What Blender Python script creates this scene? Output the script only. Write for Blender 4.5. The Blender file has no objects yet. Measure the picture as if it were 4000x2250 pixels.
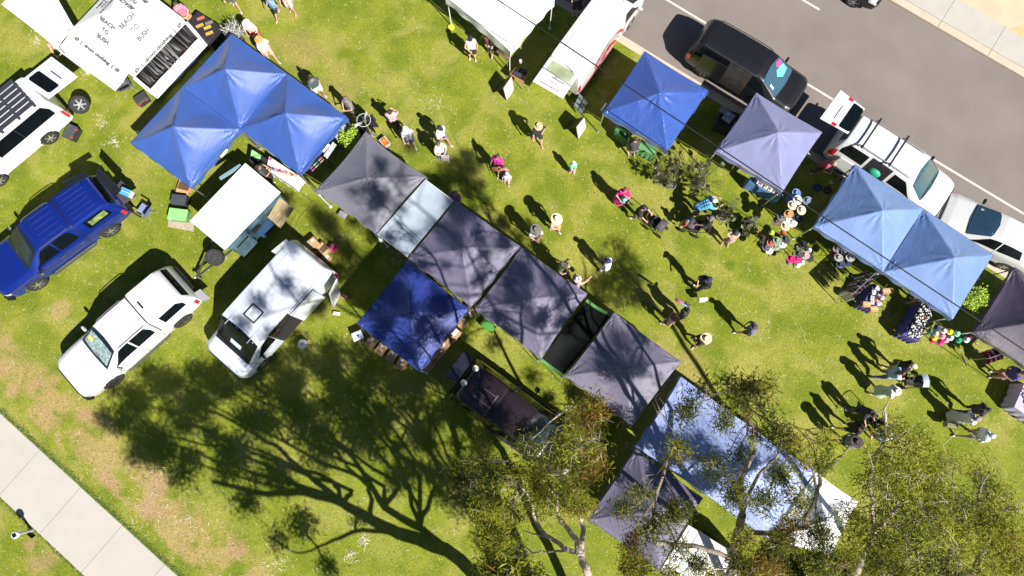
import bpy, bmesh, math, random
import numpy as np
from mathutils import Vector, Matrix
R = math.radians
random.seed(7); rng = np.random.default_rng(7)
sc = bpy.context.scene
col = sc.collection
# ---------------------------------------------------------------- camera (drone looking almost straight down)
FPX, NADY, CH = 2600.0, 1550.0, 27.0
TH = math.atan((NADY - 1125.0) / FPX)
cam = bpy.data.objects.new("camera", bpy.data.cameras.new("camera"))
col.objects.link(cam)
cam.location = (0, 0, CH); cam.rotation_euler = (TH, 0, 0)
cam.data.sensor_width = 36.0; cam.data.lens = FPX / 4000.0 * 36.0
cam.data.clip_start = 0.1; cam.data.clip_end = 1000
sc.camera = cam
# ---------------------------------------------------------------- sky and sun
SHX, SHY = -0.63, 0.75           # shadow drift per metre of height
world = bpy.data.worlds.new("World"); sc.world = world; world.use_nodes = True
wn = world.node_tree
sky = wn.nodes.new("ShaderNodeTexSky"); sky.sky_type = 'NISHITA'; sky.sun_disc = False
sky.sun_elevation = math.atan(1 / math.hypot(SHX, SHY)); sky.sun_rotation = math.atan2(-SHX, -SHY)
sky.air_density = 0.65; sky.dust_density = 0.1; sky.altitude = 600
bg = wn.nodes["Background"]; bg.inputs[1].default_value = 0.05
wn.links.new(sky.outputs[0], bg.inputs[0])
sun = bpy.data.objects.new("sun", bpy.data.lights.new("sun", 'SUN')); col.objects.link(sun)
sun.data.energy = 5.0; sun.data.angle = R(0.5); sun.data.color = (1.0, 0.965, 0.90)
sun.rotation_euler = Vector((SHX, SHY, -1)).to_track_quat('-Z', 'Y').to_euler()
sun.location = (20, -24, 40)
sc.view_settings.view_transform = 'Standard'; sc.view_settings.look = 'None'
sc.view_settings.exposure = 0.8; sc.view_settings.gamma = 1.0
sc.cycles.max_bounces = 6; sc.cycles.transparent_max_bounces = 6
# ---------------------------------------------------------------- pixel (4000x2250) + height -> world
def P(u, v, z=0.0):
    x = (u - 2000) / FPX; y = (1125 - v) / FPX
    dy = y * math.cos(TH) + math.sin(TH); dz = y * math.sin(TH) - math.cos(TH)
    t = (CH - z) / (-dz)
    return Vector((x * t, dy * t, z))
def ang(p0, p1, z=0.0):
    d = P(*p1, z) - P(*p0, z); return math.atan2(d.y, d.x)
# ---------------------------------------------------------------- materials
_mats = {}
def M(color, rough=0.6, metal=0.0, var=0.10, scale=6.0, bump=0.0, bscale=None, coat=0.0, spec=0.5, sheen=0.0, trans=0.0, alpha=1.0):
    key = (tuple(round(c, 3) for c in color), rough, metal, var, scale, bump, bscale, coat, spec, sheen, trans, alpha)
    if key in _mats: return _mats[key]
    m = bpy.data.materials.new("mat_%03d" % len(_mats)); m.use_nodes = True
    nt = m.node_tree; b = nt.nodes["Principled BSDF"]
    tc = nt.nodes.new("ShaderNodeTexCoord"); n = nt.nodes.new("ShaderNodeTexNoise")
    n.inputs["Scale"].default_value = scale; n.inputs["Detail"].default_value = 4
    nt.links.new(tc.outputs["Object"], n.inputs["Vector"])
    mr = nt.nodes.new("ShaderNodeMapRange"); mr.inputs[1].default_value = 0.3; mr.inputs[2].default_value = 0.7
    mr.inputs[3].default_value = 1 - var; mr.inputs[4].default_value = 1 + var
    nt.links.new(n.outputs[0], mr.inputs[0])
    vm = nt.nodes.new("ShaderNodeVectorMath"); vm.operation = 'SCALE'
    vm.inputs[0].default_value = color[:3]; nt.links.new(mr.outputs[0], vm.inputs[3])
    nt.links.new(vm.outputs[0], b.inputs["Base Color"])
    b.inputs["Roughness"].default_value = rough; b.inputs["Metallic"].default_value = metal
    b.inputs["Coat Weight"].default_value = coat; b.inputs["Specular IOR Level"].default_value = spec
    b.inputs["Sheen Weight"].default_value = sheen; b.inputs["Transmission Weight"].default_value = trans
    b.inputs["Coat Roughness"].default_value = 0.05
    b.inputs["Alpha"].default_value = alpha
    if bump:
        n2 = nt.nodes.new("ShaderNodeTexNoise"); n2.inputs["Scale"].default_value = bscale or scale * 4
        n2.inputs["Detail"].default_value = 5; nt.links.new(tc.outputs["Object"], n2.inputs["Vector"])
        bm_ = nt.nodes.new("ShaderNodeBump"); bm_.inputs["Strength"].default_value = 1.0
        bm_.inputs["Distance"].default_value = bump
        nt.links.new(n2.outputs[0], bm_.inputs["Height"]); nt.links.new(bm_.outputs[0], b.inputs["Normal"])
    _mats[key] = m
    return m
def fabric(color, wr=0.012, rough=0.55):
    """canopy cloth: weave tone, long soft wrinkles"""
    key = ('fab', color, wr, rough)
    if key in _mats: return _mats[key]
    m = bpy.data.materials.new("cloth_%03d" % len(_mats)); m.use_nodes = True
    nt = m.node_tree; b = nt.nodes["Principled BSDF"]; L = nt.links
    tc = nt.nodes.new("ShaderNodeTexCoord")
    n = nt.nodes.new("ShaderNodeTexNoise"); n.inputs["Scale"].default_value = 1.3; n.inputs["Detail"].default_value = 6
    L.new(tc.outputs["Object"], n.inputs["Vector"])
    mr = nt.nodes.new("ShaderNodeMapRange"); mr.inputs[1].default_value = .3; mr.inputs[2].default_value = .7
    mr.inputs[3].default_value = .90; mr.inputs[4].default_value = 1.08; L.new(n.outputs[0], mr.inputs[0])
    vm = nt.nodes.new("ShaderNodeVectorMath"); vm.operation = 'SCALE'; vm.inputs[0].default_value = color
    L.new(mr.outputs[0], vm.inputs[3]); L.new(vm.outputs[0], b.inputs["Base Color"])
    b.inputs["Roughness"].default_value = rough; b.inputs["Sheen Weight"].default_value = 0.15
    mp = nt.nodes.new("ShaderNodeMapping"); mp.inputs["Scale"].default_value = (7, 1.6, 3); mp.inputs["Rotation"].default_value = (0, 0, 0.6)
    L.new(tc.outputs["Object"], mp.inputs["Vector"])
    w = nt.nodes.new("ShaderNodeTexNoise"); w.inputs["Scale"].default_value = 1.1; w.inputs["Detail"].default_value = 5
    w.inputs["Distortion"].default_value = 1.2
    L.new(mp.outputs[0], w.inputs["Vector"])
    bp = nt.nodes.new("ShaderNodeBump"); bp.inputs["Distance"].default_value = wr * .8; bp.inputs["Strength"].default_value = 1
    L.new(w.outputs[0], bp.inputs["Height"]); L.new(bp.outputs[0], b.inputs["Normal"])
    _mats[key] = m
    return m
WHITE = M((.74, .74, .73), .5, var=.03); BLACK = M((.012, .012, .014), .5); DARK = M((.03, .03, .035), .6)
ALU = M((.55, .56, .58), .35, .8, var=.08); GREYP = M((.25, .25, .26), .5); TYRE = M((.022, .021, .02), .85, bump=.004, bscale=60)
GLASS = M((.004, .006, .008), .08, 0, var=.2, scale=2, spec=.2); CHROME = M((.7, .7, .72), .15, 1.0, var=.05)
CARD = M((.42, .27, .14), .8, var=.08, scale=3); WOOD = M((.30, .18, .09), .6, var=.3, scale=9); REDL = M((.55, .015, .02), .2, coat=1)
PAPER = M((.78, .78, .76), .7, var=.05)
# ---------------------------------------------------------------- object helpers
def tag(o, label=None, cat=None, group=None, kind=None):
    if label: o["label"] = label
    if cat: o["category"] = cat
    if group: o["group"] = group
    if kind: o["kind"] = kind
    return o
def thing(name, label, cat, loc=(0, 0, 0), rz=0.0, group=None):
    o = bpy.data.objects.new(name, None); col.objects.link(o); o.empty_display_size = .2
    o.location = loc; o.rotation_euler = (0, 0, rz); tag(o, label, cat, group)
    return o
def rootmat(o): return Matrix.Translation(o.location) @ Matrix.Rotation(o.rotation_euler.z, 4, 'Z')
def frame_of(pts):
    return None
class MB:
    def __init__(s): s.v = []; s.f = []; s.mi = []
    def add(s, vs, fs, mi=0, T=None):
        o = len(s.v)
        if T is not None: vs = [T @ Vector(v) for v in vs]
        s.v += [tuple(v) for v in vs]; s.f += [tuple(i + o for i in f) for f in fs]; s.mi += [mi] * len(fs); return s
    def box(s, c, sz, rz=0.0, T=None, mi=0, taper=1.0, rx=0.0, ry=0.0):
        x, y, z = sz[0] / 2, sz[1] / 2, sz[2] / 2
        vs = [(a * x * (taper if k > 0 else 1), b * y * (taper if k > 0 else 1), k * z) for k in (-1, 1) for a, b in ((-1, -1), (1, -1), (1, 1), (-1, 1))]
        m = Matrix.Translation(c) @ Matrix.Rotation(rz, 4, 'Z') @ Matrix.Rotation(ry, 4, 'Y') @ Matrix.Rotation(rx, 4, 'X')
        if T is not None: m = T @ m
        return s.add(vs, [(3, 2, 1, 0), (4, 5, 6, 7), (0, 1, 5, 4), (1, 2, 6, 5), (2, 3, 7, 6), (3, 0, 4, 7)], mi, m)
    def tube(s, pts, r, n=8, T=None, mi=0, cap=True):
        pts = [Vector(p) for p in pts]; k = len(pts)
        rs = [r] * k if not isinstance(r, (list, tuple)) else r
        vs = []; prev = None
        for i, p in enumerate(pts):
            d = (pts[min(i + 1, k - 1)] - pts[max(i - 1, 0)])
            if d.length < 1e-9: d = Vector((0, 0, 1))
            d.normalize()
            if prev is None: a = d.orthogonal().normalized()
            else:
                a = prev - d * prev.dot(d)
                a = a.normalized() if a.length > 1e-6 else d.orthogonal().normalized()
            prev = a; b = d.cross(a)
            for j in range(n):
                t = 2 * math.pi * j / n; vs.append(p + (a * math.cos(t) + b * math.sin(t)) * rs[i])
        fs = [(i * n + j, i * n + (j + 1) % n, (i + 1) * n + (j + 1) % n, (i + 1) * n + j) for i in range(k - 1) for j in range(n)]
        if cap: fs += [tuple(reversed(range(n))), tuple(range((k - 1) * n, k * n))]
        return s.add(vs, fs, mi, T)
    def lathe(s, prof, n=16, T=None, mi=0, c=(0, 0, 0), sx=1.0, sy=1.0, cap=True):
        vs = [(c[0] + r * math.cos(2 * math.pi * j / n) * sx, c[1] + r * math.sin(2 * math.pi * j / n) * sy, c[2] + z) for r, z in prof for j in range(n)]
        k = len(prof)
        fs = [(i * n + j, i * n + (j + 1) % n, (i + 1) * n + (j + 1) % n, (i + 1) * n + j) for i in range(k - 1) for j in range(n)]
        if cap: fs += [tuple(reversed(range(n))), tuple(range((k - 1) * n, k * n))]
        return s.add(vs, fs, mi, T)
    def ball(s, c, r, n=10, T=None, mi=0, sc_=(1, 1, 1)):
        m = 6; prof = [(r * math.sin(math.pi * i / m) + 1e-4, -r * math.cos(math.pi * i / m)) for i in range(m + 1)]
        vs = [(c[0] + q * math.cos(2 * math.pi * j / n) * sc_[0], c[1] + q * math.sin(2 * math.pi * j / n) * sc_[1], c[2] + z * sc_[2]) for q, z in prof for j in range(n)]
        fs = [(i * n + j, i * n + (j + 1) % n, (i + 1) * n + (j + 1) % n, (i + 1) * n + j) for i in range(m) for j in range(n)]
        return s.add(vs, fs, mi, T)
    def prism(s, poly, z0, z1, T=None, mi=0):
        n = len(poly); vs = [(x, y, z0) for x, y in poly] + [(x, y, z1) for x, y in poly]
        fs = [tuple(reversed(range(n))), tuple(range(n, 2 * n))] + [(i, (i + 1) % n, n + (i + 1) % n, n + i) for i in range(n)]
        return s.add(vs, fs, mi, T)
    def grid(s, fn, nu, nv, T=None, mi=0):
        vs = [fn(i / nu, j / nv) for j in range(nv + 1) for i in range(nu + 1)]
        fs = [(j * (nu + 1) + i, j * (nu + 1) + i + 1, (j + 1) * (nu + 1) + i + 1, (j + 1) * (nu + 1) + i) for j in range(nv) for i in range(nu)]
        return s.add(vs, fs, mi, T)
    def quad(s, a, b, c, d, mi=0, T=None): return s.add([a, b, c, d], [(0, 1, 2, 3)], mi, T)
    def slab(s, a, b, c, d, th, mi=0, T=None):
        a, b, c, d = map(Vector, (a, b, c, d)); n = (b - a).cross(d - a).normalized() * th
        return s.add([a, b, c, d, a + n, b + n, c + n, d + n], [(3, 2, 1, 0), (4, 5, 6, 7), (0, 1, 5, 4), (1, 2, 6, 5), (2, 3, 7, 6), (3, 0, 4, 7)], mi, T)
    def build(s, name, mat, parent=None, smooth=False, world_=False, bevel=0.0, label=None):
        me = bpy.data.meshes.new(name)
        vs = s.v
        if world_ and parent is not None:
            inv = rootmat(parent).inverted(); vs = [tuple(inv @ Vector(v)) for v in vs]
        me.from_pydata(vs, [], s.f)
        mats = mat if isinstance(mat, (list, tuple)) else [mat]
        for m in mats: me.materials.append(m)
        if len(mats) > 1: me.polygons.foreach_set("material_index", s.mi)
        if bevel:
            b = bmesh.new(); b.from_mesh(me); bmesh.ops.recalc_face_normals(b, faces=b.faces)
            bmesh.ops.bevel(b, geom=b.edges[:], offset=bevel, segments=1, profile=.5, affect='EDGES', clamp_overlap=True)
            b.to_mesh(me); b.free()
        if smooth:
            me.polygons.foreach_set("use_smooth", [True] * len(me.polygons))
            me.set_sharp_from_angle(angle=R(42))
        me.update()
        o = bpy.data.objects.new(name, me); col.objects.link(o)
        if parent is not None: o.parent = parent
        if label: o["label"] = label
        return o
def npmesh(name, V, Fc, mats, mi=None, parent=None, smooth=False):
    me = bpy.data.meshes.new(name)
    k = Fc.shape[1]; me.vertices.add(len(V)); me.vertices.foreach_set("co", V.astype(np.float32).ravel())
    me.loops.add(Fc.size); me.loops.foreach_set("vertex_index", Fc.astype(np.int32).ravel())
    me.polygons.add(len(Fc)); me.polygons.foreach_set("loop_start", np.arange(0, Fc.size, k, dtype=np.int32))
    for m in mats: me.materials.append(m)
    if mi is not None: me.polygons.foreach_set("material_index", mi.astype(np.int32))
    if smooth: me.polygons.foreach_set("use_smooth", [True] * len(Fc))
    me.update(calc_edges=True); me.validate()
    o = bpy.data.objects.new(name, me); col.objects.link(o)
    if parent is not None: o.parent = parent
    return o
def copy_tree(o, parent=None):
    c = o.copy(); col.objects.link(c); c.parent = parent
    for ch in list(o.children): copy_tree(ch, c)
    return c
def text_mesh(body, size=1.0, bold=0.0):
    cu = bpy.data.curves.new("t", 'FONT'); cu.body = body; cu.size = size; cu.align_x = 'CENTER'; cu.align_y = 'CENTER'
    cu.offset = bold; cu.resolution_u = 2
    o = bpy.data.objects.new("t", cu); col.objects.link(o)
    dg = bpy.context.evaluated_depsgraph_get(); dg.update()
    me = bpy.data.meshes.new_from_object(o.evaluated_get(dg))
    vs = [tuple(v.co) for v in me.vertices]; fs = [tuple(p.vertices) for p in me.polygons]
    bpy.data.objects.remove(o); bpy.data.meshes.remove(me); bpy.data.curves.remove(cu)
    return vs, fs
def put_text(mb, body, org, ux, uy, size, bold=0.0, mi=0):
    vs, fs = text_mesh(body, size, bold); org = Vector(org); ux = Vector(ux).normalized(); uy = Vector(uy).normalized()
    mb.add([org + ux * v[0] + uy * v[1] for v in vs], fs, mi)
# ================================================================ THE GROUND
K0, K1 = P(2470, 175), P(3285, 672)
KT = (K1 - K0).normalized(); KN = Vector((-KT.y, KT.x, 0))
if KN.y < 0: KN = -KN
def kd(u, v, z=0.0): return (P(u, v, z) - K0).dot(KN)
def kpt(s, d, z): return K0 + KT * s + KN * d + Vector((0, 0, z))
def ground_mat():
    m = bpy.data.materials.new("grass"); m.use_nodes = True; nt = m.node_tree; L = nt.links; N = nt.nodes.new
    b = nt.nodes["Principled BSDF"]; tc = N("ShaderNodeTexCoord"); pos = tc.outputs["Object"]
    def noise(scale, detail=4, vec=None, dist=0, rough=.5):
        n = N("ShaderNodeTexNoise"); n.inputs["Scale"].default_value = scale; n.inputs["Detail"].default_value = detail
        n.inputs["Distortion"].default_value = dist; n.inputs["Roughness"].default_value = rough
        L.new(vec or pos, n.inputs["Vector"]); return n.outputs[0]
    def ramp(src, a, b_, lo=0., hi=1.):
        r = N("ShaderNodeMapRange"); r.inputs[1].default_value = a; r.inputs[2].default_value = b_
        r.inputs[3].default_value = lo; r.inputs[4].default_value = hi; r.interpolation_type = 'SMOOTHSTEP'
        L.new(src, r.inputs[0]); return r.outputs[0]
    def mix(f, a, b_, mode='MIX'):
        x = N("ShaderNodeMix"); x.data_type = 'RGBA'; x.blend_type = mode
        if hasattr(f, 'links'): L.new(f, x.inputs[0])
        else: x.inputs[0].default_value = f
        for s_, i in ((a, 6), (b_, 7)):
            if isinstance(s_, tuple): x.inputs[i].default_value = s_ + (1,)
            else: L.new(s_, x.inputs[i])
        return x.outputs[2]
    def math_(op, a, b_):
        x = N("ShaderNodeMath"); x.operation = op; x.use_clamp = False
        for s_, i in ((a, 0), (b_, 1)):
            if isinstance(s_, (int, float)): x.inputs[i].default_value = s_
            else: L.new(s_, x.inputs[i])
        return x.outputs[0]
    lush = mix(ramp(noise(.9, 5), .38, .62), GREEN_A, GREEN_B)
    dry = ramp(noise(.55, 6, dist=.4), .47, .63)
    base = mix(math_('MULTIPLY', dry, .62), lush, STRAW)
    # worn, dry verge beside the footpath and worn spots in the walkway
    sep = N("ShaderNodeSeparateXYZ"); L.new(pos, sep.inputs[0])
    def linedist(p0, nrm):
        v = N("ShaderNodeVectorMath"); v.operation = 'SUBTRACT'; L.new(pos, v.inputs[0]); v.inputs[1].default_value = p0
        d = N("ShaderNodeVectorMath"); d.operation = 'DOT_PRODUCT'; L.new(v.outputs[0], d.inputs[0]); d.inputs[1].default_value = nrm
        return d.outputs["Value"]
    d = linedist(tuple(FP_IN), tuple(FP_N))
    band = math_('MULTIPLY', ramp(d, .25, .9), ramp(d, 3.4, 1.7))
    wob = noise(.8, 6)
    band = ramp(math_('ADD', band, math_('MULTIPLY', math_('SUBTRACT', wob, .5), 1.6)), .35, .95)
    base = mix(math_('MULTIPLY', math_('MULTIPLY', band, .85), ramp(noise(1.1, 6, dist=.5), .36, .58)), base, STRAW2)
    soil = math_('MULTIPLY', band, ramp(noise(.7, 5, dist=.6), .54, .66))
    base = mix(math_('MULTIPLY', soil, .8), base, SOIL)
    for (u, v, r, c, k) in SPOTS:
        p = P(u, v); vv = N("ShaderNodeVectorMath"); vv.operation = 'DISTANCE'; L.new(pos, vv.inputs[0]); vv.inputs[1].default_value = tuple(p)
        f = ramp(math_('ADD', vv.outputs["Value"], math_('MULTIPLY', math_('SUBTRACT', wob, .5), r * 1.8)), r, r * .35)
        base = mix(math_('MULTIPLY', f, k), base, c)
    # blades
    mp = N("ShaderNodeMapping"); mp.inputs["Scale"].default_value = (26, 9, 1); mp.inputs["Rotation"].default_value = (0, 0, .5); L.new(pos, mp.inputs[0])
    bl = noise(1.0, 5, mp.outputs[0], 1.5, .7)
    mp2 = N("ShaderNodeMapping"); mp2.inputs["Scale"].default_value = (10, 24, 1); mp2.inputs["Rotation"].default_value = (0, 0, -.3); L.new(pos, mp2.inputs[0])
    bl2 = noise(1.0, 5, mp2.outputs[0], 1.2, .7)
    tone = math_('MULTIPLY', ramp(bl, .25, .75, .68, 1.3), ramp(bl2, .25, .75, .78, 1.2))
    sc_ = N("ShaderNodeVectorMath"); sc_.operation = 'SCALE'; L.new(base, sc_.inputs[0]); L.new(tone, sc_.inputs[3])
    L.new(sc_.outputs[0], b.inputs["Base Color"]); b.inputs["Roughness"].default_value = .85; b.inputs["Specular IOR Level"].default_value = .25
    bp = N("ShaderNodeBump"); bp.inputs["Distance"].default_value = .03; bp.inputs["Strength"].default_value = .8
    L.new(math_('ADD', bl, bl2), bp.inputs["Height"]); L.new(bp.outputs[0], b.inputs["Normal"])
    return m
GREEN_A = (.150, .195, .010); GREEN_B = (.225, .250, .020); STRAW = (.335, .315, .070); STRAW2 = (.40, .285, .120); SOIL = (.40, .245, .135)
FP_IN = P(310, 1904); _t = (P(694, 2250) - P(0, 1614)).normalized(); FP_N = Vector((-_t.y, _t.x, 0))
if FP_N.x < 0: FP_N = -FP_N
SPOTS = [(1180, 190, 1.4, STRAW2, .45), (1330, 350, 1.6, STRAW2, .35), (1560, 330, 1.1, STRAW, .4), (2620, 1480, 2.0, STRAW2, .5), (2950, 1480, 1.6, STRAW, .5),
         (230, 1210, .55, STRAW2, .7), (1330, 60, 1.2, GREEN_A, .6), (600, 820, 1.5, GREEN_A, .7), (3350, 1150, .8, GREEN_B, .5), (2850, 1035, .35, (.05, .13, .015), .6),
         (3700, 1900, 2.5, GREEN_A, .7), (1500, 1980, 3.0, (.20, .25, .015), .4), (150, 1350, 1.2, GREEN_A, .6), (160, 2200, .8, SOIL, .6), (120, 2130, .35, SOIL, .7), (2400, 480, .5, STRAW2, .6), (1950, 1330, 1.6, STRAW, .45)]
gm = ground_mat()
def strip(d0, d1, z, name, mat, s0=-90, s1=90, thick=0):
    mb = MB()
    if thick:
        mb.slab(kpt(s0, d0, z - thick), kpt(s1, d0, z - thick), kpt(s1, d1, z - thick), kpt(s0, d1, z - thick), thick)
    else: mb.quad(kpt(s0, d0, z), kpt(s1, d0, z), kpt(s1, d1, z), kpt(s0, d1, z))
    return tag(mb.build(name, mat), kind="structure")
RZ = -0.13
# lawn as one sheet reaching the horizon, the road bed dug in as a sunken strip
D_R1 = kd(4000, 311, RZ); D_W = (kd(2673, 34, RZ) + kd(3709, 668, RZ)) / 2; D_C = kd(3172, 21, RZ)
D_P1 = kd(3942, 111)
mb = MB(); mb.quad(kpt(-300, -300, 0), kpt(300, -300, 0), kpt(300, -.22, 0), kpt(-300, -.22, 0))
tag(mb.build("lawn", gm), kind="structure")
mb = MB(); mb.quad(kpt(-300, -.1, RZ - .05), kpt(300, -.1, RZ - .05), kpt(300, 300, RZ - .05), kpt(-300, 300, RZ - .05))
tag(mb.build("ground", M((.55, .43, .25), .9, var=.15, scale=1.5, bump=.01, bscale=20)), kind="structure")
asph = M((.195, .166, .150), .9, var=.10, scale=.55, bump=.004, bscale=140)
conc = M((.47, .41, .32), .85, var=.07, scale=3, bump=.002, bscale=50); conc2 = M((.43, .405, .36), .85, var=.05, scale=1.6, bump=.002, bscale=60)
joint = M((.22, .20, .17), .9)
strip(.2, D_R1, RZ, "road", asph)
# darker tyre-polished lanes are real wear: thin worn sheets
strip(-.22, -.07, .004, "kerb", conc, thick=.2)
strip(-.07, .21, RZ + .006, "gutter", conc, thick=.03)
strip(D_R1 - .01, D_R1 + .36, .0, "far_kerb", conc, thick=.2)
mb = MB()
s_prev = None
far = strip(D_R1 + .36, D_P1, .004, "pavement", conc2, thick=.1)
mb = MB()
for k in range(-30, 31):
    s = k * 2.45 + .9
    mb.quad(kpt(s, D_R1, .009), kpt(s + .018, D_R1, .009), kpt(s + .018, D_P1, .009), kpt(s, D_P1, .009))
mb.quad(kpt(-90, D_R1 + .355, .0095), kpt(90, D_R1 + .355, .0095), kpt(90, D_R1 + .37, .0095), kpt(-90, D_R1 + .37, .0095))
tag(mb.build("pavement_joints", joint), kind="structure")
mb = MB()
for k in range(-20, 40):
    s = k * 2.4 + .55
    mb.quad(kpt(s, -.221, .008), kpt(s + .015, -.221, .008), kpt(s + .015, -.068, .008), kpt(s, -.068, .008))
    mb.quad(kpt(s, -.065, RZ + .01), kpt(s + .015, -.065, RZ + .01), kpt(s + .015, .2, RZ + .01), kpt(s, .2, RZ + .01))
tag(mb.build("kerb_joints", joint), kind="structure")
paint = M((.52, .49, .44), .7, var=.15, scale=12)
mb = MB(); mb.quad(kpt(-60, D_W - .05, RZ + .004), kpt(60, D_W - .05, RZ + .004), kpt(60, D_W + .05, RZ + .004), kpt(-60, D_W + .05, RZ + .004))
tag(mb.build("edge_line", paint), kind="structure")
mb = MB(); sC = (P(3202, 37, RZ) - K0).dot(KT)
for k in range(-4, 1):
    s = sC - 3 + k * 12
    mb.quad(kpt(s, D_C - .05, RZ + .004), kpt(s + 3, D_C - .05, RZ + .004), kpt(s + 3, D_C + .05, RZ + .004), kpt(s, D_C + .05, RZ + .004))
tag(mb.build("centre_line", paint), kind="structure")
mb = MB()
earth = P(3960, 130)
verge = strip(D_P1, D_P1 + 40, .0, "verge", M((.52, .43, .29), .9, var=.10, scale=.8, bump=.006, bscale=30))
a = kpt((P(3945, 115) - K0).dot(KT), D_P1 + .0, .006)
mb = MB(); mb.add([P(3942, 112, .006), P(4000, 150, .006), P(4060, 180, .006), P(4060, 80, .006), P(3985, 104, .006)], [(4, 3, 2, 1, 0)])
tag(mb.build("bare_earth", M((.58, .40, .20), .9, var=.12)), kind="structure")
# footpath bottom left
cpath = M((.44, .41, .365), .85, var=.04, scale=1.2, bump=.0015, bscale=70)
I0, I1 = P(0, 1614), P(694, 2250); O0 = P(150, 2080); wd = abs((O0 - I0).dot(FP_N))
mb = MB(); A = I0 - _t * 30; B_ = I1 + _t * 30
mb.slab(A - FP_N * wd - Vector((0, 0, .1)), B_ - FP_N * wd - Vector((0, 0, .1)), B_ - Vector((0, 0, .1)), A - Vector((0, 0, .1)), .115)
tag(mb.build("footpath", cpath), kind="structure")
mb = MB()
j0 = (P(160, 1754) - I0).dot(_t); stp = ((P(476, 2054) - P(160, 1754)).dot(_t)) / 2
for k in range(-12, 14):
    p = I0 + _t * (j0 + k * stp) + Vector((0, 0, .0195))
    mb.quad(p, p + _t * .016, p + _t * .016 - FP_N * wd, p - FP_N * wd)
tag(mb.build("footpath_joints", joint), kind="structure")
mb = MB(); mb.slab(*[P(u, v, 0) for u, v in ((108, 2060), (140, 2092), (122, 2104), (104, 2086))], .02)
tag(mb.build("footing", conc), kind="structure")
# a ragged, longer fringe of grass on the path edge and leaf litter over the lawn
def blades(name, n, gen, L0, L1, w, mats, z0=.01, tilt=.5, label=None, cat=None):
    c = gen(n); a = rng.uniform(0, 2 * math.pi, n); ln = rng.uniform(L0, L1, n); up = rng.uniform(0, tilt, n)
    d = np.stack([np.cos(a), np.sin(a), np.zeros(n)], 1); q = np.stack([-np.sin(a), np.cos(a), np.zeros(n)], 1)
    cur = rng.uniform(-.25, .25, n)
    p0 = c - d * ln[:, None] / 2; p2 = c + d * ln[:, None] / 2; p1 = c + q * (cur * ln)[:, None]
    h = (ln * up)[:, None] * np.array([[0, 0, 1.]]); zz = np.array([[0, 0, z0]])
    p0 = p0 + zz; p1 = p1 + zz + h * .6; p2 = p2 + zz + h
    W = (w * rng.uniform(.6, 1.2, n))[:, None] * q / 2
    V = np.stack([p0 - W * .4, p0 + W * .4, p1 + W, p1 - W, p2 + W * .3, p2 - W * .3], 1).reshape(-1, 3)
    b = np.arange(n)[:, None] * 6
    Fc = np.concatenate([b + np.array([[0, 1, 2, 3]]), b + np.array([[3, 2, 4, 5]])], 1).reshape(-1, 4)
    mi = np.repeat(rng.integers(0, len(mats), n), 2)
    return tag(npmesh(name, V, Fc, mats, mi), label, cat, kind="stuff")
def lawn_pts(n):
    out = []
    while len(out) < n:
        u = rng.uniform(-100, 4100); v = rng.uniform(-80, 2400)
        if kd(u, v) > -.3: continue
        p = P(u, v); dd = (p - I0).dot(FP_N)
        if -wd < dd < .05: continue
        out.append(p[:])
    return np.array(out)
blades("leaf_litter", 8500, lawn_pts, .05, .15, .014, [M((.62, .54, .34), .8), M((.50, .44, .24), .8), M((.72, .68, .52), .8)], .012, .15,
       "dry curled gum leaves scattered thinly over the whole lawn", "leaf litter")
def heap_pts(n):
    cs = [(395, 480, .35), (440, 555, .25), (1560, 1010, .3), (1250, 1110, .4), (140, 160, .3), (620, 1880, .8), (560, 2000, .7), (1050, 2220, .5), (1420, 2110, .2), (1370, 2170, .2), (345, 275, .25), (730, 2050, .8), (1700, 420, .6)]
    out = []
    for i in range(n):
        u, v, r = cs[i % len(cs)]; p = P(u, v) + Vector((random.gauss(0, r * .6), random.gauss(0, r * .6), 0)); out.append(p[:])
    return np.array(out)
blades("twig_litter", 420, heap_pts, .08, .24, .02, [M((.66, .62, .48), .8), M((.52, .46, .30), .8)], .015, .25, "pale clumps of fallen gum leaves and twigs lying on the grass", "leaf litter")
def edge_pts(n):
    out = []
    for i in range(n):
        s = random.uniform(-2, 14); k = random.random() < .72
        dd = abs(random.gauss(0, .10)) + .02 if k else -wd - abs(random.gauss(0, .06)) - .02
        out.append((I0 + _t * s + FP_N * dd)[:])
    return np.array(out)
blades("path_edge_grass", 5000, edge_pts, .05, .11, .012, [M((.07, .13, .015), .8), M((.11, .17, .03), .8)], .01, .9, "uncut dark green grass fringe along the footpath edge", "grass")
def tuft_pts(n):
    out = []
    while len(out) < n:
        u = rng.uniform(-60, 4060); v = rng.uniform(-60, 2310)
        if kd(u, v) > -.3: continue
        p = P(u, v)
        if -wd < (p - I0).dot(FP_N) < .05: continue
        out.append(p[:])
    return np.array(out)
blades("short_grass", 60000, tuft_pts, .05, .12, .012, [M((.19, .24, .02), .8), M((.27, .29, .035), .8), M((.12, .17, .012), .8), M((.36, .34, .10), .8)], .006, .35, "short mown grass blades covering the lawn", "grass")
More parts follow.
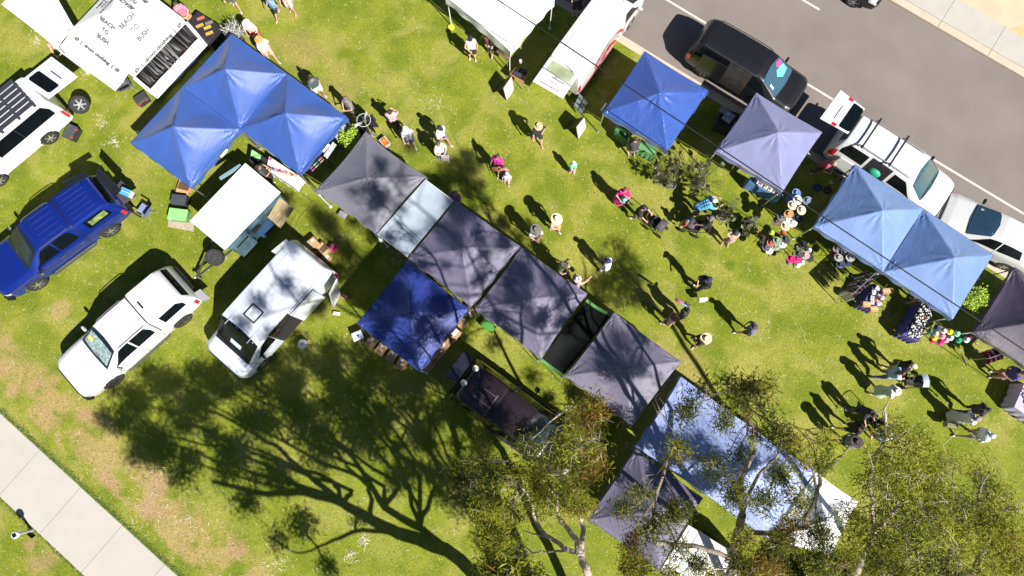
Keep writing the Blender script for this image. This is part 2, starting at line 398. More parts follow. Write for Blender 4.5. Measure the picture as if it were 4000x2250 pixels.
# ================================================================ GAZEBOS
GAZ = "pop-up canopies lining the market lawn"
def canopy_fn(C, ze, zp, p=1.12, sag=.10, bow=.06, seed=0):
    c = [P(u, v, ze) for u, v in C]; ctr = sum(c, Vector()) / 4
    rr = random.Random(seed); ph = [rr.uniform(0, 6.28) for _ in range(4)]
    def fn(s, t):
        a, b = 2 * s - 1, 2 * t - 1
        xy = (c[0] * (1 - s) + c[1] * s) * (1 - t) + (c[3] * (1 - s) + c[2] * s) * t
        m = max(abs(a), abs(b)); n = min(abs(a), abs(b)); q = n / m if m > 1e-6 else 1
        k = 1 - bow * (1 - q * q) * m ** 3
        xy = ctr + (xy - ctr) * k
        z = ze + (zp - ze) * (1 - m) ** p
        z -= sag * (1 - q ** 1.5) * 4 * m * (1 - m) * (.75 + .35 * math.sin(3 * a + ph[0]) * math.sin(2 * b + ph[1]))
        if sag:
            for i_, (ca, cb) in enumerate(((-1, -1), (1, -1), (1, 1), (-1, 1))):
                da, db = (a - ca) * -ca, (b - cb) * -cb; dd = math.hypot(da, db)
                if dd > 1e-5: f_ = math.atan2(db, da); z += .016 * math.exp(-((dd - .22) / .25) ** 2) * math.sin(f_ * 19 + ph[i_]) + .007 * math.exp(-dd / .5) * min(dd * 8, 1) * math.sin(f_ * 33 + ph[i_])
            dd = math.hypot(a, b); f_ = math.atan2(b, a); z += .014 * math.exp(-((dd - .25) / .2) ** 2) * math.sin(f_ * 10 + ph[0] + dd * 3)
        if sag: z += .012 * math.sin(9 * a + ph[2]) * math.sin(11 * b + ph[3]) * (1 - m)
        return Vector((xy.x, xy.y, z))
    return fn, c, ctr
def gazebo(label, C, color, ze=2.05, zp=2.95, val=.24, legs=(0, 1, 2, 3), p=1.12, sag=.10, bow=.022, name="gazebo", seed=0, leg_mat=None, wr=.012, rough=.55, tag_edge=None, truss=True, N=52):
    fn, c, ctr = canopy_fn(C, ze, zp, p, sag, bow, seed)
    t = thing(name, label, "gazebo", (ctr.x, ctr.y, 0), math.atan2((c[1] - c[0]).y, (c[1] - c[0]).x), GAZ)
    mat = fabric(color, wr, rough)
    mb = MB(); mb.grid(fn, N, N); co = mb.build("canopy", mat, t, True, True); co.data.set_sharp_from_angle(angle=R(13))
    if val:
        mb = MB(); rr = random.Random(seed + 5)
        for k in range(4):
            o = (ctr - (c[k] + c[(k + 1) % 4]) / 2).normalized() * -.015
            def e(s, k=k):
                return {0: fn(s, 0), 1: fn(1, s), 2: fn(1 - s, 1), 3: fn(0, 1 - s)}[k]
            mb.grid(lambda s, q, k=k, o=o: e(s) + o * (1 + q * 2 * math.sin(s * 23 + k)) - Vector((0, 0, .004 + q * (val + .01 * math.sin(s * 17 + k)))), 24, 2)
        mb.build("valance", mat, t, True, True)
    lm = leg_mat or ALU
    for k in legs:
        q = c[k] + (ctr - c[k]).normalized() * .06; mb = MB()
        mb.box((q.x, q.y, ze / 2 - .02), (.035, .035, ze - .05)); mb.box((q.x, q.y, ze * .75), (.05, .05, .06)); mb.box((q.x, q.y, .008), (.11, .11, .012), .3)
        mb.build("leg", lm, t, False, True)
    if truss:
        mb = MB()
        for k in range(4):
            a = c[k] + (ctr - c[k]).normalized() * .2; b = c[(k + 1) % 4] + (ctr - c[(k + 1) % 4]).normalized() * .2
            for i in range(2):
                p0 = a.lerp(b, i / 2); p1 = a.lerp(b, (i + 1) / 2)
                for (z0, z1) in ((-.05, -.2), (-.2, -.05)):
                    mb.tube([p0 + Vector((0, 0, z0)), p1 + Vector((0, 0, z1))], .011, 5)
        mb.build("truss", lm, t, False, True)
        mb = MB(); mb.tube([ctr + Vector((0, 0, .4)), ctr + Vector((0, 0, zp - ze - .06))], .018, 6); mb.build("centre_pole", lm, t, False, True)
    if tag_edge is not None:
        k, f = tag_edge; e0 = c[k].lerp(c[(k + 1) % 4], f); d = (c[(k + 1) % 4] - c[k]).normalized(); o = (e0 - ctr); o.z = 0; o = o - d * o.dot(d); o.normalize()
        mb = MB(); e1 = e0 - o * bow * 2 * (f * (1 - f)) * 2 + o * .09
        q = e1 + Vector((0, 0, -.03)); nrm = (o + Vector((0, 0, .9))).normalized(); dn = d.cross(nrm).normalized()
        if dn.z > 0: dn = -dn
        mb.quad(q - d * .19, q + d * .19, q + d * .19 + dn * .09, q - d * .19 + dn * .09)
        mb.build("maker_tag", PAPER, t, False, True)
        mb = MB()
        for i in range(7): mb.box(q - d * .15 + d * .05 * i + dn * .045 + nrm * .004, (.025, .035, .004), math.atan2(d.y, d.x))
        mb.build("lettering", M((.2, .25, .5)), t, False, True)
    return t, fn, c, ctr
BL = (.034, .092, .33)
gazebo("royal blue canopy at the top corner of the joined trio, beside the food table", [(905, 132), (1120, 287), (937, 503), (712, 340)], BL, 2.1, 3.1, seed=1, bow=.004, sag=.17, tag_edge=None, rough=.5)
gazebo("royal blue canopy nearest the white van, left one of the joined trio", [(712, 340), (937, 503), (743, 733), (508, 558)], BL, 2.1, 3.1, seed=2, bow=.004, sag=.17, tag_edge=(1, .38), rough=.5)
gazebo("royal blue canopy with sunglasses racks under it, right one of the joined trio", [(1120, 287), (1355, 457), (1170, 683), (937, 503)], BL, 2.1, 3.1, seed=3, bow=.004, sag=.17, tag_edge=(1, .5), rough=.5)
SG = (.155, .152, .185); SG2 = (.145, .132, .20)
gazebo("slate grey canopy with a thin white corner bar, beside the bright green shrub", [(1428, 515), (1665, 690), (1474, 921), (1228, 748)], SG, 2.15, 2.85, seed=4, sag=.08, bow=.06, leg_mat=WHITE, wr=.01)
gazebo("dusky violet-grey canopy between the pale sheet and the deep blue canopy", [(1780, 782), (2032, 962), (1840, 1200), (1593, 1010)], SG2, 2.15, 2.95, seed=5)
gazebo("deep navy blue canopy with cardboard boxes stacked along two sides", [(1593, 1017), (1833, 1207), (1640, 1455), (1393, 1265)], (.016, .036, .22), 2.1, 2.85, seed=6, leg_mat=WHITE)
gazebo("violet-grey canopy with the green tub behind it, left of the dark shade mesh", [(2040, 965), (2293, 1147), (2113, 1403), (1854, 1208)], SG2, 2.1, 2.95, seed=7)
gazebo("violet-grey canopy at the end of the row, right of the dark shade mesh", [(2400, 1220), (2660, 1413), (2470, 1665), (2207, 1470)], (.15, .138, .19), 2.1, 2.9, seed=8)
gazebo("bright cobalt blue canopy between the white delivery van and the kerb", [(2518, 200), (2768, 355), (2607, 592), (2355, 440)], (.034, .085, .33), 2.0, 2.75, seed=9, p=1.0, sag=.05, tag_edge=(3, .08), rough=.35, wr=.02)
gazebo("faded indigo canopy beside the black van with toy cards on its front edge", [(2955, 362), (3212, 517), (3057, 750), (2795, 590)], (.19, .20, .36), 2.05, 3.0, seed=10, p=1.0, sag=.05)
gazebo("faded sky blue canopy over the hat stall, the one beside the open white wagon", [(3342, 643), (3608, 815), (3450, 1062), (3180, 885)], (.145, .24, .47), 2.05, 3.05, seed=11, bow=.012, p=1.0, sag=.06)
gazebo("faded sky blue canopy above the soft toys table, beside the silver car", [(3608, 815), (3880, 995), (3722, 1247), (3450, 1062)], (.13, .22, .45), 2.05, 3.05, seed=12, bow=.012, p=1.0, sag=.06)
gazebo("dark plum canopy cut by the right edge of the photo", [(3965, 1045), (4232, 1222), (4078, 1482), (3805, 1298)], (.058, .045, .075), 2.05, 2.95, seed=13, sag=.12)
gazebo("dark violet-grey canopy under the gum tree in front of the small white trailer", [(2485, 1752), (2745, 1945), (2575, 2228), (2295, 2030)], (.11, .10, .155), 2.1, 2.85, seed=14)
gazebo("long pale blue marquee partly hidden under the gum tree branches", [(2660, 1472), (3185, 1843), (3005, 2110), (2483, 1745)], (.27, .33, .58), 2.15, 2.95, seed=15, sag=.14, name="marquee", wr=.02)
gazebo("white canopy joined to the end of the pale blue marquee under the tree", [(3188, 1846), (3352, 1961), (3245, 2170), (3010, 2112)], (.8, .8, .8), 2.15, 2.8, seed=16, name="marquee")
gazebo("large white marquee over the plant seller beside the white delivery van", [(1740, -14), (1950, -195), (2165, -5), (1992, 200)], (.8, .8, .79), 2.2, 2.95, val=.5, seed=17, name="marquee", leg_mat=WHITE, sag=.1, bow=.03)
# yellow foot pads of the white marquee
q = P(1763, 108)
t = thing("tent_weight", "round yellow weight at the foot of the white marquee pole", "weight", q)
mb = MB(); mb.lathe([(.14, 0), (.15, .03), (.13, .08), (.04, .09)], 16); mb.build("weight_plate", M((.75, .72, .05), .5), t, True)
mb = MB(); mb.tube([(0, 0, .09), (.02, .0, .16), (.0, .03, .09)], .012, 6); mb.build("handle", BLACK, t, True)
# pale sheet tied between two canopies
c = [P(1662, 702, 2.2), P(1772, 784, 2.2), P(1592, 1003, 2.2), P(1474, 915, 2.2)]
ctr = sum(c, Vector()) / 4
t = thing("shade_sheet", "pale grey-blue sheet stretched between the slate grey and violet-grey canopies", "shade sheet", (ctr.x, ctr.y, 0))
mb = MB()
mb.grid(lambda s, r: (c[0] * (1 - s) + c[1] * s) * (1 - r) + (c[3] * (1 - s) + c[2] * s) * r + Vector((0, 0, .03 - .10 * math.sin(math.pi * s) * (1 - .2 * math.sin(9 * r)) + .01 * math.sin(24 * r + 4 * s))), 10, 20)
mb.build("sheet", fabric((.34, .40, .46), .012, .6), t, True, True)
mb = MB(); mb.tube([c[0], c[1]], .013, 6); mb.tube([c[3], c[2]], .013, 6); mb.build("pole", WHITE, t, True, True)
mb = MB(); q = P(1485, 935, 1.7)
mb.lathe([(.02, .25), (.05, .1), (.09, -.1), (.07, -.25), (.02, -.3)], 8, c=(q.x, q.y, q.z)); mb.build("tied_bag", WHITE, t, True, True)
# dark shade mesh with green hem
c = [P(2287, 1178, 2.0), P(2382, 1236, 2.0), P(2203, 1462, 2.0), P(2118, 1400, 2.0)]; ctr = sum(c, Vector()) / 4
t = thing("shade_mesh", "dark mesh with green hems strung between the two violet-grey canopies", "shade mesh", (ctr.x, ctr.y, 0))
def smf(s, r): return (c[0] * (1 - s) + c[1] * s) * (1 - r) + (c[3] * (1 - s) + c[2] * s) * r + Vector((0, 0, -.22 * math.sin(math.pi * s) * (1 - .2 * math.sin(7 * r))))
mb = MB(); mb.grid(smf, 8, 18); mb.build("mesh_panel", M((.008, .009, .009), .9, var=.5, scale=1.5, spec=.1), t, True, True)
for r0, r1 in ((-.045, -.002), (1.002, 1.045)):
    mb = MB(); mb.grid(lambda s, r: smf(s, r0 + (r1 - r0) * r) + Vector((0, 0, .004)), 8, 1); mb.build("hem", M((.05, .17, .03), .7), t, True, True)
# ---------------------------------------------------------------- white printed tent
def white_tent():
    ze, zp = 2.1, 3.1; C = [(280, 114), (502, 285), (709, 67), (487, -104)]
    fn, c, ctr = canopy_fn(C, ze, zp, 1.0, .0, .0, 3)
    t = thing("marquee", "large white printed marquee with clothes hanging in its open side", "gazebo", (ctr.x, ctr.y, 0), 0, GAZ)
    wm = fabric((.82, .82, .82), .008, .5)
    mb = MB(); mb.grid(fn, 24, 24); mb.build("canopy", wm, t, True, True)
    ink = M((.10, .10, .11), .7); pk = Vector((ctr.x, ctr.y, zp))
    mb = MB()
    for k in range(4):
        a, b = c[k], c[(k + 1) % 4]; ux = (b - a).normalized(); E_ = (a + b) / 2; uy = (pk - E_).normalized(); n = ux.cross(uy)
        L_ = (pk - E_).length
        for f, w in ((.66, "BEACH"), (.47, "TO"), (.28, "BUSH")):
            put_text(mb, w, E_ + uy * L_ * f + n * .02, ux, uy, .25, .013)
    mb.build("lettering", ink, t, False, True)
    # lower right side: valance with name, opening with clothes, white skirt
    a, b = c[1], c[2]; ux = (b - a).normalized(); out = Vector((ux.y, -ux.x, 0)); L_ = (b - a).length; dn = Vector((0, 0, -1))
    def wp(s, h, o=0.0): return a + ux * s + dn * h + out * (.02 + o)
    mb = MB(); mb.quad(wp(0, 0), wp(L_, 0), wp(L_, .38), wp(0, .38)); mb.build("valance", wm, t, False, True)
    mb = MB(); put_text(mb, "Ø  |  drom clothing  |  Ø", wp(L_ / 2, .20, .012), ux, Vector((0, 0, 1)), .27, .012); mb.build("name_lettering", ink, t, False, True)
    mb = MB(); mb.grid(lambda s, r: wp(-.05 + s * (L_ + .1), 1.50 + .42 * r + .10 * r * math.sin(math.pi * s), .02 + .22 * r + .02 * math.sin(20 * s)), 20, 3); mb.build("wall_skirt", wm, t, True, True)
    for s in (0, L_): mb = MB(); mb.quad(wp(s - .07, .36, .004), wp(s + .07, .36, .004), wp(s + .07, 1.75, .06), wp(s - .07, 1.75, .06)); mb.build("wall_strip", wm, t, False, True)
    mb = MB(); mb.quad(wp(0, .36, -.35), wp(L_, .36, -.35), wp(L_, 2.08, -.35), wp(0, 2.08, -.35)); mb.build("back_cloth", M((.02, .02, .022), .9), t, False, True)
    mb = MB(); mb.tube([wp(.05, .42, -.1), wp(L_ - .05, .42, -.1)], .016, 8); mb.tube([wp(.03, 1.55, -.02), wp(L_ - .03, 1.55, -.02)], .03, 8); mb.build("hanging_rail", M((.2, .16, .12), .6), t, True, True)
    # other side: sloping flap with lettering
    a, b = c[0], c[1]; ux = (b - a).normalized(); lo0, lo1 = P(222, 191, 1.35), P(450, 355, 1.35)
    mb = MB(); mb.grid(lambda s, r: (a * (1 - s) + b * s) * (1 - r) + (lo0 * (1 - s) + lo1 * s) * r + Vector((0, 0, -.05 * math.sin(math.pi * r) - .004)), 12, 6); mb.build("side_flap", wm, t, True, True)
    mb = MB(); mid = (a + b) / 2 * .80 + (lo0 + lo1) / 2 * .20; uy = ((a + b) / 2 - (lo0 + lo1) / 2).normalized()
    put_text(mb, "Ø  |  drom clothing  |  Ø", mid + Vector((0, 0, .015)), ux, uy, .24, .014); mb.build("name_lettering", ink, t, False, True)
    for q in c:
        mb = MB(); g = q + (ctr - q).normalized() * .05; mb.box((g.x, g.y, 1.04), (.04, .04, 2.08)); mb.box((g.x, g.y, .01), (.12, .12, .012)); mb.build("leg", WHITE, t, False, True)
    # hanging clothes, each garment of its own
    tones = [(.30, .30, .31), (.03, .03, .035), (.14, .14, .15), (.50, .50, .50), (.02, .02, .022), (.07, .05, .07), (.20, .15, .18), (.62, .62, .62)]
    names = ["light grey", "charcoal", "mid grey", "pale stone", "black", "plum", "dusty pink", "off-white"]
    a, b = c[1], c[2]; ux = (b - a).normalized(); n = 30
    for i in range(n):
        s = .15 + (L_ - .3) * i / (n - 1); k = random.Random(i * 7 + 1).randrange(8); w = random.uniform(.2, .3)
        top = a + ux * s + out * -.08 + dn * .44; ln = random.uniform(.7, 1.08)
        mb = MB(); sl = random.uniform(-.10, .10)
        mb.grid(lambda p_, r: top + out * ((p_ - .5) * w * (1 + .5 * r)) + ux * (.025 * math.sin(p_ * 9 + i) * (r + .2) + sl * r) + dn * (ln * r), 6, 5)
        mb.grid(lambda p_, r: top + out * ((p_ - .5) * w * (1 + .5 * r)) + ux * (.035 + .025 * math.sin(p_ * 8 + i) * (r + .2) + sl * r) + dn * (ln * r), 6, 5)
        o = mb.build("hanging_garment", M(tones[k], .85), None, True)
        end = "left" if i < 10 else ("middle" if i < 20 else "right")
        tag(o, "long garment hanging on the rail in the open side of the white printed marquee", "clothes", "garments hanging in the printed marquee")
white_tent()
# second white canopy left of it
fn, c, ctr = canopy_fn([(8, 16), (222, 190), (290, 108), (140, -160)], 2.0, 2.5, 1.0, .05, .02, 8)
t = thing("marquee", "plain white canopy with a striped gap beside the printed marquee, top left corner", "gazebo", (ctr.x, ctr.y, 0), 0, GAZ)
mb = MB(); mb.grid(fn, 20, 20); mb.build("canopy", fabric((.8, .8, .8), .008, .5), t, True, True)
for q in c:
    mb = MB(); mb.box((q.x, q.y, .99), (.04, .04, 1.98)); mb.box((q.x, q.y, .01), (.12, .12, .012)); mb.build("leg", WHITE, t, False, True)
mb = MB(); a, b = P(275, 118, 2.06), P(232, 180, 1.5)
for k in range(3): mb.slab(a + Vector((k * .06 - .1, .03 * k, .02)), a + Vector((k * .06 - .07, .03 * k, .02)), b + Vector((k * .05 - .07, 0, .02)), b + Vector((k * .05 - .1, 0, .02)), .01)
mb.build("stripe", BLACK, t, False, True)
# ================================================================ VEHICLES
FIELDS = 8   # x, zb, wb, zs, ws, zr, wr, zt
class Shell:
    def __init__(s, st, smooth=.05):
        st = np.array(sorted(st), float); s.x0, s.x1 = st[0, 0], st[-1, 0]
        xs = np.linspace(s.x0, s.x1, 240); D = np.stack([np.interp(xs, st[:, 0], st[:, k]) for k in range(1, 8)], 1)
        w = max(1, int(smooth / (xs[1] - xs[0]))); ker = np.ones(2 * w + 1) / (2 * w + 1)
        for k in range(7):
            D[:, k] = np.convolve(np.pad(D[:, k], w, mode='edge'), ker, 'valid')
        s.xs, s.D = xs, D
    def sec(s, x):
        zb, wb, zs, ws, zr, wr, zt = [np.interp(x, s.xs, s.D[:, k]) for k in range(7)]
        m = max(wb, ws) + .015
        return [(wb * .9, zb), (wb, zb + .05), (m, zb * .45 + zs * .55), (ws, zs), (wr + (ws - wr) * .10, zr - (zr - zs) * .10), (wr - .035, zr + (zt - zr) * .35), (wr * .72, zr + (zt - zr) * .78), (0, zt)]
    def pt(s, x, t):
        """t 0..14 : left sill -> roof centre (7) -> right sill"""
        pts = s.sec(x); sgn = 1
        if t > 7: t = 14 - t; sgn = -1
        i = min(int(t), 6); f = t - i; a, b = pts[i], pts[i + 1]
        return Vector((x, sgn * (a[0] * (1 - f) + b[0] * f), a[1] * (1 - f) + b[1] * f))
    def nrm(s, x, t):
        e = .02; xa, xb = max(x - e, s.x0), min(x + e, s.x1)
        a = s.pt(xb, t) - s.pt(xa, t); b = s.pt(x, min(t + .05, 14)) - s.pt(x, max(t - .05, 0))
        n = a.cross(b); n = n.normalized() if n.length > 1e-9 else Vector((0, 0, 1))
        c = s.pt(x, t) - Vector((x, 0, .6))
        if n.dot(c) < 0: n = -n
        return n
    def mesh(s, mb, nx=110, skip=None, mi=0, x0=None, x1=None):
        x0 = s.x0 if x0 is None else x0; x1 = s.x1 if x1 is None else x1
        ts = [i / 2 for i in range(29)]; vs = []; xs = np.linspace(x0, x1, nx + 1)
        for x in xs:
            for t in ts: vs.append(s.pt(x, t))
        n = len(ts); fs = []
        for i in range(nx):
            for j in range(n - 1):
                q = (i * n + j, (i + 1) * n + j, (i + 1) * n + j + 1, i * n + j + 1)
                if skip:
                    c = sum((vs[k] for k in q), Vector()) / 4
                    if skip(c): continue
                fs.append(q)
        fs.append(tuple(range(n))); fs.append(tuple(nx * n + j for j in reversed(range(n))))
        mb.add(vs, fs, mi)
    def patch(s, mb, corners, nu=10, nv=6, off=.006, mi=0, inset=0):
        """corners: 4 (x,t) pairs"""
        (a, b, c, d) = corners
        def fn(u, v):
            x = (a[0] * (1 - u) + b[0] * u) * (1 - v) + (d[0] * (1 - u) + c[0] * u) * v
            t = (a[1] * (1 - u) + b[1] * u) * (1 - v) + (d[1] * (1 - u) + c[1] * u) * v
            return s.pt(x, t) + s.nrm(x, t) * off
        mb.grid(fn, nu, nv, mi=mi)
    def poly(s, mb, pts, off=.006):
        """fan patch of (x,t) outline around its middle, fine enough to follow the surface"""
        cx = sum(p[0] for p in pts) / len(pts); ct = sum(p[1] for p in pts) / len(pts)
        P_ = []
        for i in range(len(pts)):
            a, b = pts[i], pts[(i + 1) % len(pts)]
            for k in range(4): P_.append((a[0] + (b[0] - a[0]) * k / 4, a[1] + (b[1] - a[1]) * k / 4))
        n = len(P_); R_ = 5; vs = []
        for r in range(R_ + 1):
            f = r / R_ if r else 0.02
            for p in P_:
                x = cx + (p[0] - cx) * f; t = ct + (p[1] - ct) * f
                vs.append(s.pt(x, t) + s.nrm(x, t) * off)
        fs = [(r * n + i, r * n + (i + 1) % n, (r + 1) * n + (i + 1) % n, (r + 1) * n + i) for r in range(R_) for i in range(n)] + [tuple(range(n))]
        mb.add(vs, fs)
def paint(c, rough=.28, coat=.8, metal=0.0): return M(c, rough, metal, .02, 3.0, coat=coat)
def wheel(root, x, y, r=.37, w=.25, rim=(.42, .42, .43), spare=False, name="wheel", z=None, T=None):
    s = 1 if y > 0 else -1
    e = bpy.data.objects.new(name, None)
    T0 = Matrix.Translation((x, y, z if z is not None else r)) @ Matrix.Rotation(-s * math.pi / 2, 4, 'X')
    if T is not None: T0 = T
    mb = MB(); mb.lathe([(r * .62, -w / 2), (r * .93, -w / 2), (r, -w / 2 + .04), (r, w / 2 - .05), (r * .94, w / 2 - .005), (r * .68, w / 2), (r * .64, w / 2 - .03)], 28, T0)
    o = mb.build(name, TYRE, root, True)
    mb = MB(); mb.lathe([(r * .64, w / 2 - .06), (r * .66, w / 2 - .005), (r * .61, w / 2 - .005), (r * .57, w / 2 - .05), (.01, w / 2 - .055)], 24, T0)
    for k in range(6):
        a = k * math.pi / 3 + .2
        mb.add([(math.cos(a) * .05 - math.sin(a) * .035, math.sin(a) * .05 + math.cos(a) * .035, w / 2 - .01), (math.cos(a) * .05 + math.sin(a) * .035, math.sin(a) * .05 - math.cos(a) * .035, w / 2 - .01),
                (math.cos(a) * r * .6 + math.sin(a) * .022, math.sin(a) * r * .6 - math.cos(a) * .022, w / 2 - .01), (math.cos(a) * r * .6 - math.sin(a) * .022, math.sin(a) * r * .6 + math.cos(a) * .022, w / 2 - .01)], [(0, 1, 2, 3)], 1, T0)
    mb.lathe([(.055, w / 2 - .05), (.055, w / 2 - .002), (.01, w / 2)], 12, T0, 1)
    rm = mb.build("rim", [M((.11, .11, .112), .4, .5), M(rim, .3, .7, .05)], o, True)
    return o
def place_by_hubs(F, Rr, wb, track, side, z=.38):
    """near side hub pixels -> root location, heading, scale"""
    a, b = P(*F, z), P(*Rr, z); d = (a - b); s = d.length / wb; d.normalize(); left = Vector((-d.y, d.x, 0)); mid = (a + b) / 2
    c = mid - left * side * track * s; return (c.x, c.y, 0), math.atan2(d.y, d.x), s
def place_by_ends(Fp, Rp, L, z=.7):
    a, b = P(*Fp, z), P(*Rp, z); d = a - b; s = d.length / L; c = (a + b) / 2
    return (c.x, c.y, 0), math.atan2(d.y, d.x), s
def vehicle(name, label, cat, place, sh, col_, wheels, windows, trims=(), lights=(), mirrors=None, arches=True, rim=(.42, .42, .43), sills=True, extra=None, wr_=.38, plate=None, group=None):
    loc, rz, s = place
    t = thing(name, label, cat, loc, rz, group); t.scale = (s, s, s)
    hw = max(sh.D[:, 3].max(), sh.D[:, 1].max())
    def skip(c):
        return arches and abs(c.y) > hw - .22 and any((c.x - wx) ** 2 + (c.z - wr_) ** 2 < (wr_ + .065) ** 2 for wx in wheels)
    mb = MB(); sh.mesh(mb, 130, skip); mb.build("body", col_, t, True)
    mb = MB(); mb.box(((sh.x0 + sh.x1) / 2, 0, .55), (sh.x1 - sh.x0 - .3, 2 * hw - .5, .5)); mb.build("underbody", BLACK, t)
    for x in wheels:
        for y in (1, -1): wheel(t, x, y * (hw - .115), wr_, .25, rim)
    if arches:
        for x in wheels:
            for y in (1, -1):
                mb = MB(); pts = [(x + (wr_ + .06) * math.cos(a), y * (hw - .01), wr_ + (wr_ + .06) * math.sin(a)) for a in np.linspace(-.15, math.pi + .15, 15)]
                mb.tube(pts, .022, 6); mb.build("wheel_arch", sills if isinstance(sills, bpy.types.Material) else col_, t, True)
    for nm, mat, shape in windows:
        mb = MB()
        sh.poly(mb, shape, .007); g = mb.build(nm, mat, t, True)
        if nm in ("windscreen",):
            mb = MB(); pts = []
            for i in range(len(shape)):
                a, b = shape[i], shape[(i + 1) % len(shape)]
                for k in range(5):
                    x = a[0] + (b[0] - a[0]) * k / 5; q = a[1] + (b[1] - a[1]) * k / 5; pts.append(sh.pt(x, q) + sh.nrm(x, q) * .006)
            pts.append(pts[0]); mb.tube(pts, .013, 5); mb.build("seal", BLACK, g, True)
    for nm, mat, fn in trims:
        mb = MB(); fn(mb, sh); mb.build(nm, mat, t, True)
    for nm, mat, shape in lights:
        mb = MB(); sh.poly(mb, shape, .012); mb.build(nm, mat, t, True)
    if mirrors:
        x, y, z, mc = mirrors
        for sg in (1, -1):
            mb = MB(); mb.lathe([(.02, -.10), (.085, -.09), (.105, 0), (.085, .09), (.02, .10)], 10, Matrix.Translation((x, sg * (y + .10), z)) @ Matrix.Rotation(math.pi / 2, 4, 'X'), sx=.6, sy=1.0)
            mb.tube([(x, sg * (y - .03), z - .05), (x, sg * (y + .06), z - .03)], .025, 6); mb.build("mirror", mc, t, True)
    return t
def seam(pairs, w=.012, off=.004):
    def f(mb, sh):
        for (x0, t0, x1, t1) in pairs:
            n = 12; vs = []
            for i in range(n + 1):
                x = x0 + (x1 - x0) * i / n; q = t0 + (t1 - t0) * i / n; vs.append(sh.pt(x, q) + sh.nrm(x, q) * off)
            mb.tube(vs, w / 2, 4)
    return f
def strip_patch(c, off=.01): 
    def f(mb, sh): sh.patch(mb, c, 12, 4, off)
    return f
def both(f):
    return f
def mir(sh): return [(x, 14 - q) for x, q in sh]
# --- dual cab utility shell (forward +x)
def ute_shell(canopy=True):
    st = [(2.66, .50, .62, .84, .66, .93, .55, .95), (2.58, .42, .80, .92, .82, 1.00, .68, 1.03), (2.40, .38, .90, .99, .90, 1.06, .74, 1.10), (1.9, .36, .93, 1.03, .93, 1.11, .80, 1.16),
          (1.32, .36, .93, 1.06, .93, 1.15, .80, 1.20), (1.22, .36, .93, 1.07, .92, 1.20, .77, 1.25), (.52, .36, .93, 1.08, .92, 1.66, .66, 1.72), (.30, .36, .93, 1.08, .92, 1.72, .65, 1.79), (-.2, .36, .93, 1.09, .92, 1.74, .65, 1.82),
          (-.92, .36, .93, 1.09, .92, 1.73, .65, 1.80), (-.99, .36, .93, 1.09, .92, 1.70, .65, 1.77), (-1.06, .38, .93, 1.10, .92, 1.72, .72, 1.79), (-2.25, .42, .92, 1.10, .91, 1.70, .70, 1.77), (-2.45, .45, .92, 1.08, .90, 1.58, .68, 1.64), (-2.62, .5, .90, 1.02, .88, 1.16, .78, 1.20), (-2.68, .52, .86, .9, .82, .98, .74, 1.0)]
    return Shell(st, .045)
def ute_windows(glass_w=GLASS, glass_s=GLASS, can=True):
    sw = [(1.02, 3.25), (.42, 4.05), (-.02, 4.1), (-.02, 3.2)]; sw2 = [(-.08, 3.2), (-.08, 4.1), (-.72, 4.05), (-.84, 3.6), (-.84, 3.2)]
    W = [("windscreen", glass_w, [(1.24, 5.1), (1.27, 7), (1.24, 8.9), (.50, 8.95), (.42, 7), (.50, 5.05)])]
    for a in (sw, sw2): W += [("side_window", glass_s, a), ("side_window", glass_s, mir(a))]
    if can:
        c = [(-1.35, 3.25), (-1.35, 3.95), (-2.12, 3.95), (-2.3, 3.6), (-2.3, 3.25)]; W += [("canopy_window", glass_s, c), ("canopy_window", glass_s, mir(c))]
        W += [("rear_window", glass_s, [(-2.47, 5.2), (-2.47, 8.8), (-2.60, 8.6), (-2.60, 5.4)])]
    return W
def ribs(y0, n, x0, x1):
    def f(mb, sh):
        for i in range(n):
            q = 6.0 + i * 2.0 / (n - 1)
            pts = [sh.pt(x, q) + sh.nrm(x, q) * .004 for x in np.linspace(x0, x1, 6)]; mb.tube(pts, .011, 5)
    return f
def rails(x0, x1, t_=4.95):
    def f(mb, sh):
        for q in (t_, 14 - t_):
            pts = [sh.pt(x0, q)] + [sh.pt(x, q) + sh.nrm(x, q) * .05 for x in np.linspace(x0 - .1, x1 + .1, 8)] + [sh.pt(x1, q)]; mb.tube(pts, .02, 6)
    return f
UT_SEAMS = [(1.15, 3, 1.0, .6), (-.05, 3.1, -.05, .6), (-.9, 3.1, -.92, 1.6), (1.15, 11, 1.0, 13.4), (-.05, 10.9, -.05, 13.4), (-.9, 10.9, -.92, 12.4), (2.5, 3.2, 1.25, 3.4), (2.5, 10.8, 1.25, 10.6), (-.97, 2.2, -1.0, 7), (-.97, 11.8, -1.0, 7)]
LAMP = M((.75, .78, .8), .08, .3, coat=1)
